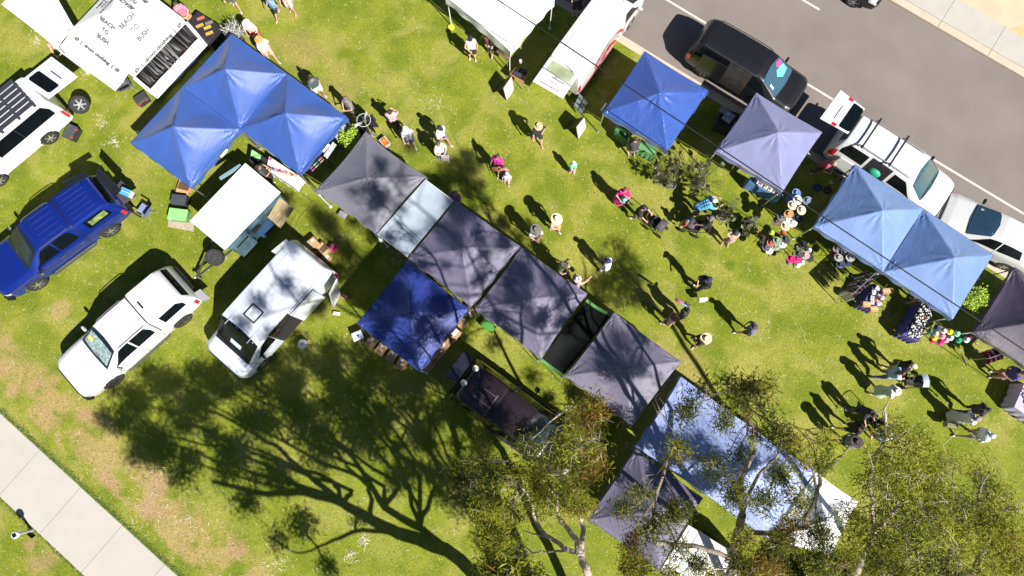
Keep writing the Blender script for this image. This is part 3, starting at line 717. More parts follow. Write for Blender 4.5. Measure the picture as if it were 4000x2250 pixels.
def ute(label, place, pc, rim, rails_on, sills, windscreen=GLASS, group=None, extra_ribs=True):
    sh = ute_shell()
    lt = [("headlight", LAMP, [(2.60, 3.1), (2.35, 2.9), (2.38, 2.5), (2.60, 2.6)]), ("headlight", LAMP, mir([(2.60, 3.1), (2.35, 2.9), (2.38, 2.5), (2.60, 2.6)])),
          ("tail_light", REDL, [(-2.5, 3.0), (-2.5, 1.8), (-2.62, 1.8), (-2.62, 3.0)]), ("tail_light", REDL, mir([(-2.5, 3.0), (-2.5, 1.8), (-2.62, 1.8), (-2.62, 3.0)]))]
    tr = [("door_seams", BLACK, seam(UT_SEAMS)), ("cab_gap", BLACK, seam([(-1.02, 3.0, -1.02, 7), (-1.02, 11, -1.02, 7)], .05, .0)),
          ("grille", BLACK, lambda mb, s: (s.patch(mb, [(2.655, 2.2), (2.655, 11.8), (2.60, 11.6), (2.60, 2.4)], 14, 2, .012), mb.box((2.62, 0, .55), (.12, 1.5, .18)))),
          ("wiper", BLACK, lambda mb, s: (mb.tube([s.pt(1.2, 5.4) + Vector((.02, 0, .02)), s.pt(1.12, 7) + Vector((0, 0, .03))], .01, 4), mb.tube([s.pt(1.2, 7.3) + Vector((.02, 0, .02)), s.pt(1.14, 8.7) + Vector((0, 0, .03))], .01, 4))),
          ("side_step", M((.05, .05, .055), .6), lambda mb, s: [mb.tube([(1.0, y * .95, .42), (.9, y * 1.0, .40), (-.85, y * 1.0, .40), (-.95, y * .95, .42)], .04, 6) for y in (1, -1)]),
          ("door_handle", CHROME if not sills else pc, lambda mb, s: [mb.box((x, y * .955, .98), (.17, .03, .03)) for x in (.12, -.72) for y in (1, -1)]),
          ("rear_bumper", BLACK, lambda mb, s: mb.box((-2.68, 0, .52), (.16, 1.7, .16))), ("front_bumper", BLACK, lambda mb, s: (mb.box((2.68, 0, .52), (.2, 1.45, .2)), mb.box((2.6, .74, .52), (.2, .3, .18), -.5), mb.box((2.6, -.74, .52), (.2, .3, .18), .5)))]
    if extra_ribs:
        tr += [("roof_rib", pc, ribs(0, 5, .05, -.8)), ("canopy_rib", pc, ribs(0, 6, -1.2, -2.15))]
    if rails_on: tr.append(("roof_rail", rails_on, rails(.3, -.85)))
    t = vehicle("utility_truck", label, "ute", place, sh, pc, (1.66, -1.61), ute_windows(windscreen), tr, lt, (.98, .95, 1.14, pc if sills else CHROME), rim=rim, sills=False, group=group, wr_=.39)
    return t, sh
WB = 3.27
WSC = M((.010, .016, .024), .07, 0, var=.2, scale=2, spec=.5)
blue_p = paint((.008, .026, .24), .2, 1.0, .35)
t, sh = ute("metallic blue dual cab ute with ribbed canopy and its rear flaps lifted", place_by_hubs((150, 1107), (435, 898), WB, .87, 1, .39), blue_p, (.42, .40, .38), M((.06, .06, .07), .5), None, WSC)
mb = MB(); sh.poly(mb, [(-1.5, 3.4), (-1.5, 3.8), (-2.2, 3.8), (-2.2, 3.4)], .012); mb.build("stowed_gear", M((.14, .20, .06), .6, var=.8, scale=6), t)
def flap(t, name, pts, mat, th=.03):
    mb = MB(); mb.slab(*pts, th); return mb.build(name, mat, t, False, False, .008)
inv = lambda t: (Matrix.LocRotScale(t.location, t.rotation_euler, t.scale)).inverted()
def wl(t, pts): m = inv(t); return [m @ p for p in pts]
TINT = M((.012, .014, .018), .12, coat=.6)
flap(t, "lifted_side_window", wl(t, [P(245, 712, 1.9), P(330, 668, 2.15), P(345, 690, 2.2), P(258, 735, 1.85)]), TINT)
flap(t, "lifted_rear_window", wl(t, [P(385, 655, 2.15), P(375, 690, 2.1), P(452, 770, 1.95), P(475, 742, 2.0)]), TINT)
flap(t, "tailgate", wl(t, [P(470, 700, .85), P(420, 740, .85), P(480, 800, .8), P(535, 765, .8)]), M((.05, .05, .055), .5))
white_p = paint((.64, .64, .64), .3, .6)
t, sh = ute("white dual cab ute with a silver shade inside its windscreen", place_by_hubs((450, 1485), (717, 1249), WB, .87, 1, .39), white_p, (.10, .10, .105), M((.10, .10, .11), .5), GREYP, WSC)
mb = MB(); sh.poly(mb, [(1.16, 5.4), (1.19, 7), (1.16, 8.6), (.62, 8.6), (.58, 7), (.62, 5.4)], .011); mb.build("sun_shade", M((.32, .42, .42), .35, .2, var=.5, scale=9), t)
mb = MB(); sh.poly(mb, [(.95, 7.6), (.95, 8.2), (.8, 8.2), (.8, 7.6)], .02); mb.build("sticker", M((.75, .7, .1), .5), t)
mb = MB(); mb.box((-1.25, 0.0, 1.80), (.06, .32, .02)); mb.build("vent_slot", BLACK, t)
flap(t, "tailgate", wl(t, [P(783, 1128, .9), P(750, 1150, .9), P(800, 1178, .8), P(822, 1165, .8)]), GREYP)
# dark plum ute under the tree
plum = paint((.018, .010, .015), .3, .7)
F_, R_ = (2225, 1802), (1800, 1482)
t, sh = ute("dark plum dual cab ute with two round white lids on its canopy", place_by_ends((2262, 1812), (1806, 1474), 5.34, 1.2), plum, (.3, .3, .3), BLACK, BLACK, M((.018, .030, .034), .1, coat=.3))
flap(t, "lifted_rear_window", wl(t, [P(1731, 1474, 1.9), P(1818, 1365, 1.9), P(1846, 1409, 1.95), P(1783, 1493, 1.95)]), M((.02, .022, .035), .15, coat=.8), .02)
mb = MB()
for i in range(4): mb.box((-1.55, -.5 + i * .22, 1.795), (.75, .018, .012))
mb.box((-1.18, -.2, 1.80), (.04, .9, .02)); mb.build("roof_ridge", M((.16, .11, .13), .4, coat=.5), t)
for k, (u, v) in enumerate(((1858, 1440), (1812, 1496))):
    q = P(u, v, 1.9 * t.scale.x); mb = MB(); mb.lathe([(.12, 0), (.125, .06), (.118, .075), (.105, .06), (.03, .065), (.012, .085), (.005, .085)], 20)
    o = mb.build("bucket_lid", M((.62, .64, .56), .5, var=.03), None, True); o.location = q
    tag(o, ["round white lid on the dark plum ute roof, the upper one nearer the canopies", "round white lid on the dark plum ute roof, the lower one nearer the grass"][k], "lid", "white lids on the dark ute")
# --- vans
def van_shell(L=4.9, W=.87, Hh=1.96, nose=.62, hood=1.15, rearslope=.10, wr=.74):
    f = L / 2; 
    st = [(f, .48, W * .72, .74, W * .74, .84, W * .62, .86), (f - .06, .40, W * .90, .84, W * .90, .95, W * .74, .98), (f - .22, .32, W * .98, .94, W * .97, 1.05, W * .82, 1.09), (f - nose + .04, .30, W, 1.0, W * .99, hood, W * .86, hood + .06),
          (f - nose - .75, .30, W, 1.08, W, Hh - .14, wr + .02, Hh - .05), (f - nose - 1.0, .30, W, 1.10, W, Hh - .08, wr, Hh), (0, .30, W, 1.10, W, Hh - .07, wr, Hh + .01),
          (-f + .30, .32, W, 1.10, W * .99, Hh - .08, wr - .01, Hh - .005), (-f + .12, .34, W * .99, 1.08, W * .98, Hh - .13, wr - .03, Hh - .05), (-f + .03, .36, W * .96, 1.0, W * .96, Hh - .45, wr, Hh - .38), (-f, .4, W * .9, .95, W * .92, 1.1, wr, 1.2)]
    return Shell(st, .05)
def van_windows(sh, L, nose, W_=GLASS, sides=True, sd=None):
    f = L / 2; a = f - nose
    ws = [(a - .02, 5.1), (a + .02, 7), (a - .02, 8.9), (a - .74, 8.95), (a - .82, 7), (a - .74, 5.05)]
    fr = [(a - .22, 3.2), (a - .78, 3.95), (a - 1.25, 4.0), (a - 1.25, 3.15)]
    w = [("windscreen", W_, ws), ("side_window", GLASS, fr), ("side_window", GLASS, mir(fr))]
    if sides:
        s2 = [(a - 1.4, 3.15), (a - 1.4, 4.0), (-f + .45, 4.0), (-f + .28, 3.6), (-f + .28, 3.15)]; w += [("rear_side_window", GLASS, s2), ("rear_side_window", GLASS, mir(s2))]
    return w
def van_trims(L, nose, pc):
    f = L / 2; a = f - nose
    return [("door_seams", M((.1, .1, .1), .6), seam([(a - .1, 3, a - .15, .7), (a - 1.32, 4.3, a - 1.32, .6), (-f + .25, 4.3, -f + .25, 2), (a - .1, 11, a - .15, 13.3), (a - 1.32, 9.7, a - 1.32, 13.4), (a - 2.6, 9.7, a - 2.6, 13.4), (a - 2.6, 4.3, a - 2.6, .6)])),
            ("wiper", BLACK, lambda mb, s: (mb.tube([s.pt(a, 5.3) + Vector((.02, 0, .02)), s.pt(a - .06, 7) + Vector((0, 0, .03))], .012, 4), mb.tube([s.pt(a, 7.3) + Vector((.02, 0, .02)), s.pt(a - .06, 8.7) + Vector((0, 0, .03))], .012, 4))),
            ("grille", BLACK, lambda mb, s: (s.patch(mb, [(f - .01, 3.4), (f - .01, 10.6), (f - .06, 10.2), (f - .06, 3.8)], 10, 2, .012), mb.box((f - .06, 0, .42), (.14, 1.2, .1)))),
            ("cowl", BLACK, lambda mb, s: s.patch(mb, [(a + .10, 5.0), (a + .10, 9.0), (a + .0, 9.0), (a + .0, 5.0)], 14, 2, .006))]
def van_lights(L):
    f = L / 2; h = [(f - .05, 3.3), (f - .30, 3.1), (f - .28, 2.4), (f - .05, 2.5)]; r = [(-f + .02, 3.1), (-f + .02, 1.6), (-f + .14, 1.6), (-f + .14, 3.1)]
    return [("headlight", LAMP, h), ("headlight", LAMP, mir(h)), ("tail_light", REDL, r), ("tail_light", REDL, mir(r))]
# 1 white camper van, left edge
L = 4.9; sh = van_shell(L, .86, 2.0, .55)
t = vehicle("camper_van", "white camper van with a black slatted roof rack and raised rear door", "van", place_by_hubs((5, 695), (205, 528), 2.62, .80, 1, .36), sh, white_p, (1.45, -1.17), van_windows(sh, L, .55),
            van_trims(L, .55, white_p), van_lights(L), (1.45, .9, 1.2, BLACK), wr_=.36, rim=(.5, .5, .5))
mb = MB()
for i in range(6): mb.box((-.35, -.62 + i * .25, 2.13), (3.3, .17, .03))
rk = mb.build("roof_rack", M((.035, .036, .05), .5), t)
mb = MB()
for x in (-1.95, -1.2, -.4, .4, 1.25): mb.box((x, 0, 2.10), (.06, 1.42, .03)); [mb.box((x, y * .72, 2.05), (.08, .05, .12)) for y in (1, -1)]
mb.build("rack_crossbar", M((.05, .05, .06), .5), t)
def liftgate(t, ptsw, mat, win, extra=(), th=.04):
    pts = wl(t, ptsw); a, b, c, d = pts
    g = MB(); g.slab(a, b, c, d, th); go = g.build("liftgate", mat, t, False, False, .015)
    n = (b - a).cross(d - a).normalized()
    if n.z < 0: sgn = -1
    else: sgn = 1
    top = max((0, th), key=lambda k: (n * k).z)
    def q(u, v, h=.006): return ((a * (1 - u) + b * u) * (1 - v) + (d * (1 - u) + c * u) * v) + n * (top + (h if sgn > 0 else -h))
    m = MB(); u0, u1, v0, v1 = win
    m.add([q(u0 + .05, v0), q(u1 - .05, v0), q(u1, v0 + .05), q(u1, v1 - .05), q(u1 - .03, v1), q(u0 + .03, v1), q(u0, v1 - .05), q(u0, v0 + .05)], [tuple(range(8))])
    m.build("rear_window", win_mat, go)
    for nm, mt, (x0, x1, y0, y1) in extra:
        m = MB(); m.quad(q(x0, y0, .01), q(x1, y0, .01), q(x1, y1, .01), q(x0, y1, .01)); m.build(nm, mt, go)
    return go, q
win_mat = GLASS
liftgate(t, [P(83, 316, 2.05), P(192, 388, 2.05), P(306, 300, 2.12), P(203, 222, 2.12)], white_p, (.10, .88, .14, .50), [("plate_garnish", M((.05, .05, .15), .4), (.35, .75, .66, .70))])
mb = MB(); a, b = wl(t, [P(250, 430, .7), P(300, 415, .75)]); mb.tube([a, b], .03, 6); mb.build("wheel_carrier", BLACK, t, True)
q = wl(t, [P(309, 408, .85)])[0]; pr = t
wheel(t, 0, 1, .37, .24, (.5, .5, .5), name="spare_wheel", T=Matrix.Translation(q) @ (Matrix.Rotation(-pr.rotation_euler.z, 3, 'Z') @ Vector((.62, -.30, .55))).to_track_quat('Z', 'Y').to_matrix().to_4x4())
# 2 white cargo van with side door open
L = 5.3; sh = van_shell(L, 1.02, 1.98, .75, 1.12, wr=.92)
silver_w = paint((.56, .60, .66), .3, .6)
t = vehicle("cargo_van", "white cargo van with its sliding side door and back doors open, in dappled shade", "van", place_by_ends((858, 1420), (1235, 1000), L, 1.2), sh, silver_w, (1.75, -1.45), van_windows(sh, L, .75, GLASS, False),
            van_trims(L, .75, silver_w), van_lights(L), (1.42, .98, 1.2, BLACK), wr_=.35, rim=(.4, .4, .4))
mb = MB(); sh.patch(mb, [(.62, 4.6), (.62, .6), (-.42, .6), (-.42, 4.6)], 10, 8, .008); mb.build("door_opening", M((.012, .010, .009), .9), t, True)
mb = MB(); mb.slab((-.42, 1.08, .35), (-1.65, 1.11, .35), (-1.65, 1.06, 1.82), (-.42, 1.03, 1.82), -.05); mb.build("sliding_door", silver_w, t, False, False, .02)
mb = MB(); mb.box((.42, .83, .95), (.35, .28, 1.3)); o = mb.build("stacked_carton", M((.45, .20, .07), .7, var=.1), t)
mb = MB(); sh.patch(mb, [(-.5, 4.5), (-.5, 4.62), (-2.2, 4.62), (-2.2, 4.5)], 12, 1, .02); mb.build("door_track", BLACK, t)
mb = MB(); mb.box((.35, .0, 2.0), (.46, .46, .03)); o = mb.build("roof_hatch", M((.6, .63, .68), .4), t, False, False, .01)
mb = MB(); mb.box((.35, .0, 2.002), (.54, .54, .02)); mb.build("hatch_rim", BLACK, t)
mb = MB()
for x, w in ((-1.9, .9), (-1.55, 1.1), (-1.2, .9), (-.8, 1.1), (-.4, .8), (.75, .9), (1.0, 1.1)): 
    mb.box((x, -.02, 1.992), (.03, w * .7, .012))
for y in (-.55, .55): mb.box((-.4, y, 1.975), (3.4, .02, .015))
mb.build("roof_ridge", silver_w, t)
mb = MB(); sh.poly(mb, [(1.75, 6.5), (1.75, 7.3), (1.6, 7.3), (1.6, 6.5)], .014); mb.build("dash_papers", M((.5, .65, .65), .6), t)
flap(t, "back_door", wl(t, [P(1060, 982, 1.9), P(1100, 1006, 1.9), P(1150, 960, 1.95), P(1118, 934, 1.95)]), white_p, .04)
flap(t, "back_door", wl(t, [P(1318, 1090, 1.8), P(1330, 1150, .5), P(1304, 1205, .5), P(1288, 1150, 1.8)]), white_p, .05)
# 3 white delivery van, top, red emblem
L = 5.2; sh = van_shell(L, .86, 2.0, .5, wr=.76)
a0, a1 = P(2208, 252, 2.0), P(2400, -8, 2.0); d = (a1 - a0).normalized(); c0 = a0 + d * (L / 2 - .1)
t = vehicle("delivery_van", "white delivery van with a round red emblem on its side and raised back door", "van", ((c0.x, c0.y, 0), math.atan2(d.y, d.x), 1.0), sh, white_p, (1.5, -1.2), van_windows(sh, L, .5, GLASS, False),
            van_trims(L, .5, white_p), van_lights(L), (1.75, .9, 1.25, white_p), wr_=.34, rim=(.55, .55, .55))
RED = M((.62, .03, .05), .4, coat=.4, var=.04)
mb = MB()
for (r0, r1, a0_, a1_) in ((.58, .66, .15, 2.95), (.44, .47, .2, 2.9)):
    def ringp(u, v, r0=r0, r1=r1, a0_=a0_, a1_=a1_):
        a = a0_ + (a1_ - a0_) * u; r = r0 + (r1 - r0) * v; return (-.35 + r * 1.9 * math.cos(a) * .9, .88, .72 + r * math.sin(a) * 1.35)
    mb.grid(lambda u, v: (lambda p: (p[0], -.886, p[2]))(ringp(u, v)), 26, 1)
ring_pts = [(x, -.887, z) for x, z in ((-1.0, .78), (-.7, .74), (-.35, .80), (0, .74), (.3, .78), (.12, 1.02), (-.1, 1.22), (-.35, 1.30), (-.6, 1.22), (-.82, 1.02))]
mb.add(ring_pts, [tuple(range(10))]); mb.box((-.9, -.888, .52), (2.6, .004, .07)); mb.box((-1.2, -.888, .40), (2.3, .004, .03))
mb.build("emblem", RED, t)
mb = MB(); put_text(mb, "COFFEE", (-.30, -.892, 1.45), (1, 0, 0), (0, 0, 1), .0001); mb = MB()
for i in range(9): mb.box((-1.45 + i * .09, -.89, 1.35 - .0 * i), (.05, .004, .08)); mb.box((-1.45 + i * .09, -.89, 1.2), (.06, .004, .05))
mb.build("side_lettering", M((.5, .12, .12), .6), t)
mb = MB(); pts = [(-.72, .92), (-.6, 1.12), (-.45, 1.0), (-.3, 1.1), (-.15, 1.0), (-.05, .95), (-.1, .86), (-.6, .84)]
mb.add([(x, -.891, z) for x, z in pts], [tuple(range(8))]); mb.build("emblem_figure", white_p, t)
mb = MB(); mb.box((-.2, .05, 2.012), (3.6, .012, .01)); mb.box((-.2, -.4, 2.0), (3.6, .012, .012)); mb.box((-.2, .45, 2.0), (3.6, .012, .012)); mb.build("roof_seam", M((.5, .5, .5), .5), t)
win_mat = M((.33, .38, .22), .08, .0, var=.25, scale=1.5, coat=.8)
go, q = liftgate(t, [P(2150, 219, 2.0), P(2264, 286, 2.0), P(2199, 385, 2.05), P(2080, 317, 2.05)], white_p, (.12, .9, .08, .46), [("plate_garnish", M((.05, .04, .04), .4), (.38, .80, .56, .585)), ("number_plate", M((.6, .6, .58), .5), (.42, .64, .66, .76))])
mb = MB(); cx = q(.48, .88, .012); ux = (q(1, .88) - q(0, .88)); uy = (q(.5, 0) - q(.5, 1)); put_text(mb, "FACEBOOK  0040 457 102", cx, ux, uy, .075, .002)
put_text(mb, "1EAZ 767", q(.53, .71, .014), ux, uy, .08, .002); mb.build("lettering", M((.4, .12, .12), .6), go)
mb = MB(); ce = q(.5, .53, .012); uxn, uyn = ux.normalized(), uy.normalized()
for rr in (.05,):
    pts = [ce + uxn * .065 * math.cos(a) + uyn * .045 * math.sin(a) for a in np.linspace(0, 2 * math.pi, 15)]; mb.tube(pts, .006, 4)
    pts = [ce + uxn * .03 * math.cos(a) + uyn * .045 * math.sin(a) for a in np.linspace(0, 2 * math.pi, 15)]; mb.tube(pts, .005, 4)
mb.build("badge", GREYP, go)
win_mat = GLASS
mb = MB(); mb.tube([q(.55, .03, .02), q(.75, .06, .03), q(.82, .10, .03)], .012, 5); mb.build("wiper", BLACK, go)
# 4 black people mover on the road
L = 5.05; sh = Shell([(2.52, .45, .66, .74, .70, .84, .58, .87), (2.45, .38, .84, .84, .86, .95, .72, .99), (2.2, .32, .93, .92, .94, 1.03, .80, 1.08), (1.62, .30, .97, .98, .96, 1.10, .82, 1.16), (.80, .30, .98, 1.02, .97, 1.58, .70, 1.66), (.45, .30, .98, 1.03, .97, 1.66, .69, 1.74),
                      (-.3, .30, .98, 1.04, .97, 1.68, .69, 1.77), (-2.1, .32, .97, 1.05, .96, 1.66, .67, 1.74), (-2.32, .34, .95, 1.02, .94, 1.55, .66, 1.64), (-2.45, .38, .93, 1.0, .92, 1.18, .72, 1.25), (-2.52, .42, .86, .86, .84, .95, .74, .98)], .05)
blk = paint((.010, .010, .012), .32, .25)
fr = [(1.35, 3.2), (.75, 4.05), (.35, 4.1), (.35, 3.2)]; s2 = [(-.75, 3.2), (-.75, 4.05), (-2.1, 4.0), (-2.25, 3.2)]
t = vehicle("people_mover", "glossy black people mover with its sliding side door open on the road", "van", place_by_ends((3130, 378), (2727, 137), L, 1.0), sh, blk, (1.55, -1.5), [("windscreen", M((.04, .10, .14), .05, coat=1), [(1.60, 5.2), (1.68, 7), (1.60, 8.8), (.82, 8.85), (.72, 7), (.82, 5.15)]), ("side_window", GLASS, fr), ("side_window", GLASS, mir(fr)), ("rear_side_window", GLASS, s2), ("rear_side_window", GLASS, mir(s2))],
            [("door_seams", M((.06, .06, .06), .6), seam([(1.4, 3, 1.35, .7), (-2.1, 10, -2.1, 12)])), ("roof_rail", M((.05, .05, .05), .4), rails(.5, -2.0)), ("number_plate_frame", CHROME, lambda mb, s: mb.box((2.50, 0, .62), (.05, 1.1, .12)))],
            [("headlight", LAMP, [(2.46, 3.1), (2.18, 3.0), (2.2, 2.5), (2.46, 2.6)]), ("headlight", LAMP, mir([(2.46, 3.1), (2.18, 3.0), (2.2, 2.5), (2.46, 2.6)])), ("tail_light", REDL, [(-2.3, 3.0), (-2.3, 2), (-2.46, 2), (-2.46, 3.0)]), ("tail_light", REDL, mir([(-2.3, 3.0), (-2.3, 2), (-2.46, 2), (-2.46, 3.0)]))],
            (1.2, .98, 1.08, blk), wr_=.36, rim=(.4, .4, .42))
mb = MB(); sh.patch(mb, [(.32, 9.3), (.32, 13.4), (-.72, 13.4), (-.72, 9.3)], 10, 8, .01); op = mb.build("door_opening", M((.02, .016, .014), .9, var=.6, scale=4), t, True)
mb = MB(); mb.slab((-.7, -1.04, .38), (-1.85, -1.08, .38), (-1.85, -1.0, 1.6), (-.7, -.96, 1.6), .05); mb.build("sliding_door", blk, t, False, False, .02)
for k, (x, cc) in enumerate(((-.05, (.55, .42, .2)), (-.3, (.35, .22, .12)), (-.5, (.6, .55, .45)))):
    mb = MB(); mb.box((x, -.87, .75), (.2, .22, .25)); mb.build("stowed_box", M(cc, .7), t, False, False, .01)
mb = MB(); sh.poly(mb, [(1.0, 5.6), (.9, 5.5), (.84, 6.3), (.95, 6.6), (1.05, 6.3)], .012); mb.build("pink_toy", M((.7, .06, .25), .6), t)
mb = MB(); sh.poly(mb, [(1.35, 5.9), (1.1, 5.7), (1.03, 6.8), (1.2, 7.1), (1.4, 6.7)], .012); mb.build("mint_shade", M((.12, .6, .42), .6), t)
mb = MB(); sh.poly(mb, [(1.35, 7.9), (1.35, 8.15), (1.15, 8.15), (1.15, 7.9)], .012); mb.build("permit", PAPER, t)
# 5 white wagon with roof bars
L = 4.9; sh = Shell([(2.45, .45, .66, .80, .70, .92, .58, .95), (2.38, .38, .84, .90, .86, 1.02, .70, 1.06), (2.1, .34, .92, .98, .92, 1.10, .78, 1.15), (1.50, .32, .94, 1.06, .93, 1.18, .80, 1.24), (.82, .32, .95, 1.10, .93, 1.66, .72, 1.74), (.6, .32, .95, 1.10, .93, 1.75, .70, 1.82),
                     (-.4, .32, .95, 1.12, .93, 1.78, .66, 1.86), (-1.95, .34, .94, 1.12, .92, 1.76, .64, 1.84), (-2.22, .36, .93, 1.1, .91, 1.74, .64, 1.81), (-2.34, .40, .91, 1.05, .89, 1.45, .66, 1.50), (-2.45, .44, .84, .90, .82, 1.0, .74, 1.04)], .05)
fr = [(1.12, 3.2), (.55, 4.05), (.05, 4.1), (.05, 3.2)]; s2 = [(-1.1, 3.2), (-1.1, 4.05), (-1.95, 4.0), (-2.1, 3.5), (-2.1, 3.2)]; s3 = [(-.05, 3.2), (-.05, 4.1), (-1.0, 4.08), (-1.0, 3.2)]
rb = [(-2.22, 5.2), (-2.22, 8.8), (-2.36, 8.9), (-2.36, 5.1)]
t = vehicle("station_wagon", "white four wheel drive wagon with black roof bars and raised tailgate", "car", place_by_ends((3697, 786), (3280, 515), L, 1.0), sh, white_p, (1.5, -1.35), [("windscreen", M((.04, .09, .10), .05, coat=1), [(1.50, 5.15), (1.58, 7), (1.50, 8.85), (.84, 8.9), (.74, 7), (.84, 5.1)]), ("side_window", GLASS, fr), ("side_window", GLASS, mir(fr)), ("rear_side_window", GLASS, s2), ("rear_side_window", GLASS, mir(s2)), ("side_window", GLASS, s3), ("load_opening", M((.02, .04, .08), .3), rb)],
            [("door_seams", M((.2, .2, .2), .6), seam([(1.2, 3, 1.1, .7), (0, 3.1, 0, .7), (0, 10.9, 0, 13.3), (1.2, 11, 1.1, 13.3)])), ("grille", BLACK, lambda mb, s: s.patch(mb, [(2.44, 2.6), (2.44, 11.4), (2.40, 11.2), (2.40, 2.8)], 10, 2, .012)), ("wiper", BLACK, seam([(1.51, 5.4, 1.49, 8.4)], .02, .02))],
            [("headlight", LAMP, [(2.40, 3.1), (2.1, 3.0), (2.12, 2.5), (2.40, 2.6)]), ("headlight", LAMP, mir([(2.40, 3.1), (2.1, 3.0), (2.12, 2.5), (2.40, 2.6)])), ("tail_light", REDL, [(-2.15, 3.3), (-2.15, 2.2), (-2.38, 2.2), (-2.38, 3.2)]), ("tail_light", REDL, mir([(-2.15, 3.3), (-2.15, 2.2), (-2.38, 2.2), (-2.38, 3.2)]))],
            (1.05, .95, 1.18, BLACK), wr_=.38, rim=(.5, .5, .5))
for y in (.60, -.60):
    mb = MB(); mb.tube([(.55, y, 1.84), (.45, y, 1.92), (-1.75, y, 1.93), (-1.85, y, 1.84)], .018, 6); mb.build("roof_rail", GREYP, t, True)
for x in (-.40, -1.62):
    mb = MB(); mb.box((x, 0, 2.02), (.065, 1.5, .035)); [mb.box((x, y * .62, 1.97), (.09, .05, .10)) for y in (1, -1)]; mb.build("roof_bar", BLACK, t)
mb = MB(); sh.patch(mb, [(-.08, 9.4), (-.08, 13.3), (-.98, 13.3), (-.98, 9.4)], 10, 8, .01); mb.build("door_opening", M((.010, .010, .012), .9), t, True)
mb = MB(); mb.ball((-.55, -.83, 1.25), .24, 12, None, 0, (1.2, .6, 1)); mb.build("green_bag", M((.03, .35, .22), .6), t, True)
mb = MB(); mb.slab((-.98, -1.05, .40), (-1.98, -1.12, .42), (-1.9, -1.0, 1.15), (-.98, -.98, 1.15), .05); mb.build("rear_door", white_p, t, False, False, .015)
go, q = liftgate(t, [P(3380, 424, 1.86), P(3313, 523, 1.86), P(3203, 462, 2.0), P(3284, 350, 2.0)], white_p, (.06, .94, .0, .40), [("plate_recess", M((.05, .05, .16), .4), (.35, .80, .63, .66)), ("number_plate", M((.55, .6, .6), .5), (.45, .70, .70, .77)), ("tail_light", REDL, (.0, .10, .46, .62)), ("tail_light", REDL, (.90, 1.0, .46, .62))])
# 6 silver car, right edge
L = 4.7; sh = Shell([(2.34, .42, .66, .70, .70, .80, .56, .83), (2.25, .36, .84, .80, .86, .92, .68, .96), (1.95, .32, .91, .90, .91, 1.0, .76, 1.06), (1.15, .30, .93, .98, .92, 1.12, .78, 1.18), (.35, .30, .93, 1.02, .91, 1.52, .62, 1.60), (.0, .30, .93, 1.03, .91, 1.60, .60, 1.68),
                     (-.7, .30, .93, 1.05, .91, 1.60, .58, 1.68), (-1.5, .32, .92, 1.05, .90, 1.50, .56, 1.58), (-2.0, .36, .90, 1.02, .88, 1.2, .6, 1.28), (-2.3, .40, .88, .96, .86, 1.05, .7, 1.08), (-2.34, .44, .82, .84, .8, .92, .7, .95)], .05)
fr = [(.95, 3.25), (.3, 4.05), (-.2, 4.1), (-.2, 3.2)]; s3 = [(-.26, 3.2), (-.26, 4.1), (-1.1, 4.0), (-1.3, 3.3)]
t = vehicle("parked_car", "silver hatch parked nose to the white wagon, cut by the right edge", "car", place_by_ends((3690, 808), (4092, 1000), L, 1.0), sh, paint((.60, .60, .61), .3, .6, .05), (1.4, -1.3), [("windscreen", M((.03, .07, .12), .05, coat=1), [(1.15, 5.15), (1.25, 7), (1.15, 8.85), (.36, 8.9), (.24, 7), (.36, 5.1)]), ("side_window", GLASS, fr), ("side_window", GLASS, mir(fr)), ("side_window", GLASS, s3), ("side_window", GLASS, mir(s3))],
            [("door_seams", GREYP, seam([(1.1, 3, 1.0, .7), (-.23, 3.1, -.23, .7)])), ("grille", BLACK, lambda mb, s: s.patch(mb, [(2.33, 2.6), (2.33, 11.4), (2.24, 11.0), (2.24, 3.0)], 10, 2, .012)), ("wiper", BLACK, seam([(1.16, 5.4, 1.14, 8.4)], .02, .02)), ("aerial", BLACK, lambda mb, s: mb.tube([(-1.2, 0, 1.6), (-1.45, 0, 1.75)], .012, 5))],
            [("headlight", LAMP, [(2.24, 3.1), (1.85, 3.0), (1.9, 2.5), (2.24, 2.6)]), ("headlight", LAMP, mir([(2.24, 3.1), (1.85, 3.0), (1.9, 2.5), (2.24, 2.6)]))],
            (.9, .93, 1.08, BLACK), wr_=.34)
mb = MB(); sh.poly(mb, [(1.0, 7.9), (1.0, 8.15), (.9, 8.15), (.9, 7.9)], .012); mb.build("permit", M((.5, .6, .6), .6), t)
# 7 dark car at the top edge
sh2 = sh
t = vehicle("parked_car", "dark car mostly outside the top edge of the photo, only its wheel and bumper showing", "car", (tuple(kpt((P(3225, -60) - K0).dot(KT), (P(3305, 25) - K0).dot(KN) + 1.1, RZ)), math.atan2(KT.y, KT.x), 1.0), sh2, blk, (1.4, -1.3), [("windscreen", GLASS, [(1.15, 5.15), (1.25, 7), (1.15, 8.85), (.36, 8.9), (.24, 7), (.36, 5.1)]), ("side_window", GLASS, fr), ("side_window", GLASS, mir(fr))],
            [("grille", BLACK, lambda mb, s: s.patch(mb, [(2.33, 2.6), (2.33, 11.4), (2.24, 11.0), (2.24, 3.0)], 10, 2, .012))], [("headlight", LAMP, [(2.24, 3.1), (1.85, 3.0), (1.9, 2.5), (2.24, 2.6)]), ("headlight", LAMP, mir([(2.24, 3.1), (1.85, 3.0), (1.9, 2.5), (2.24, 2.6)]))], (.9, .93, 1.08, BLACK), wr_=.34)
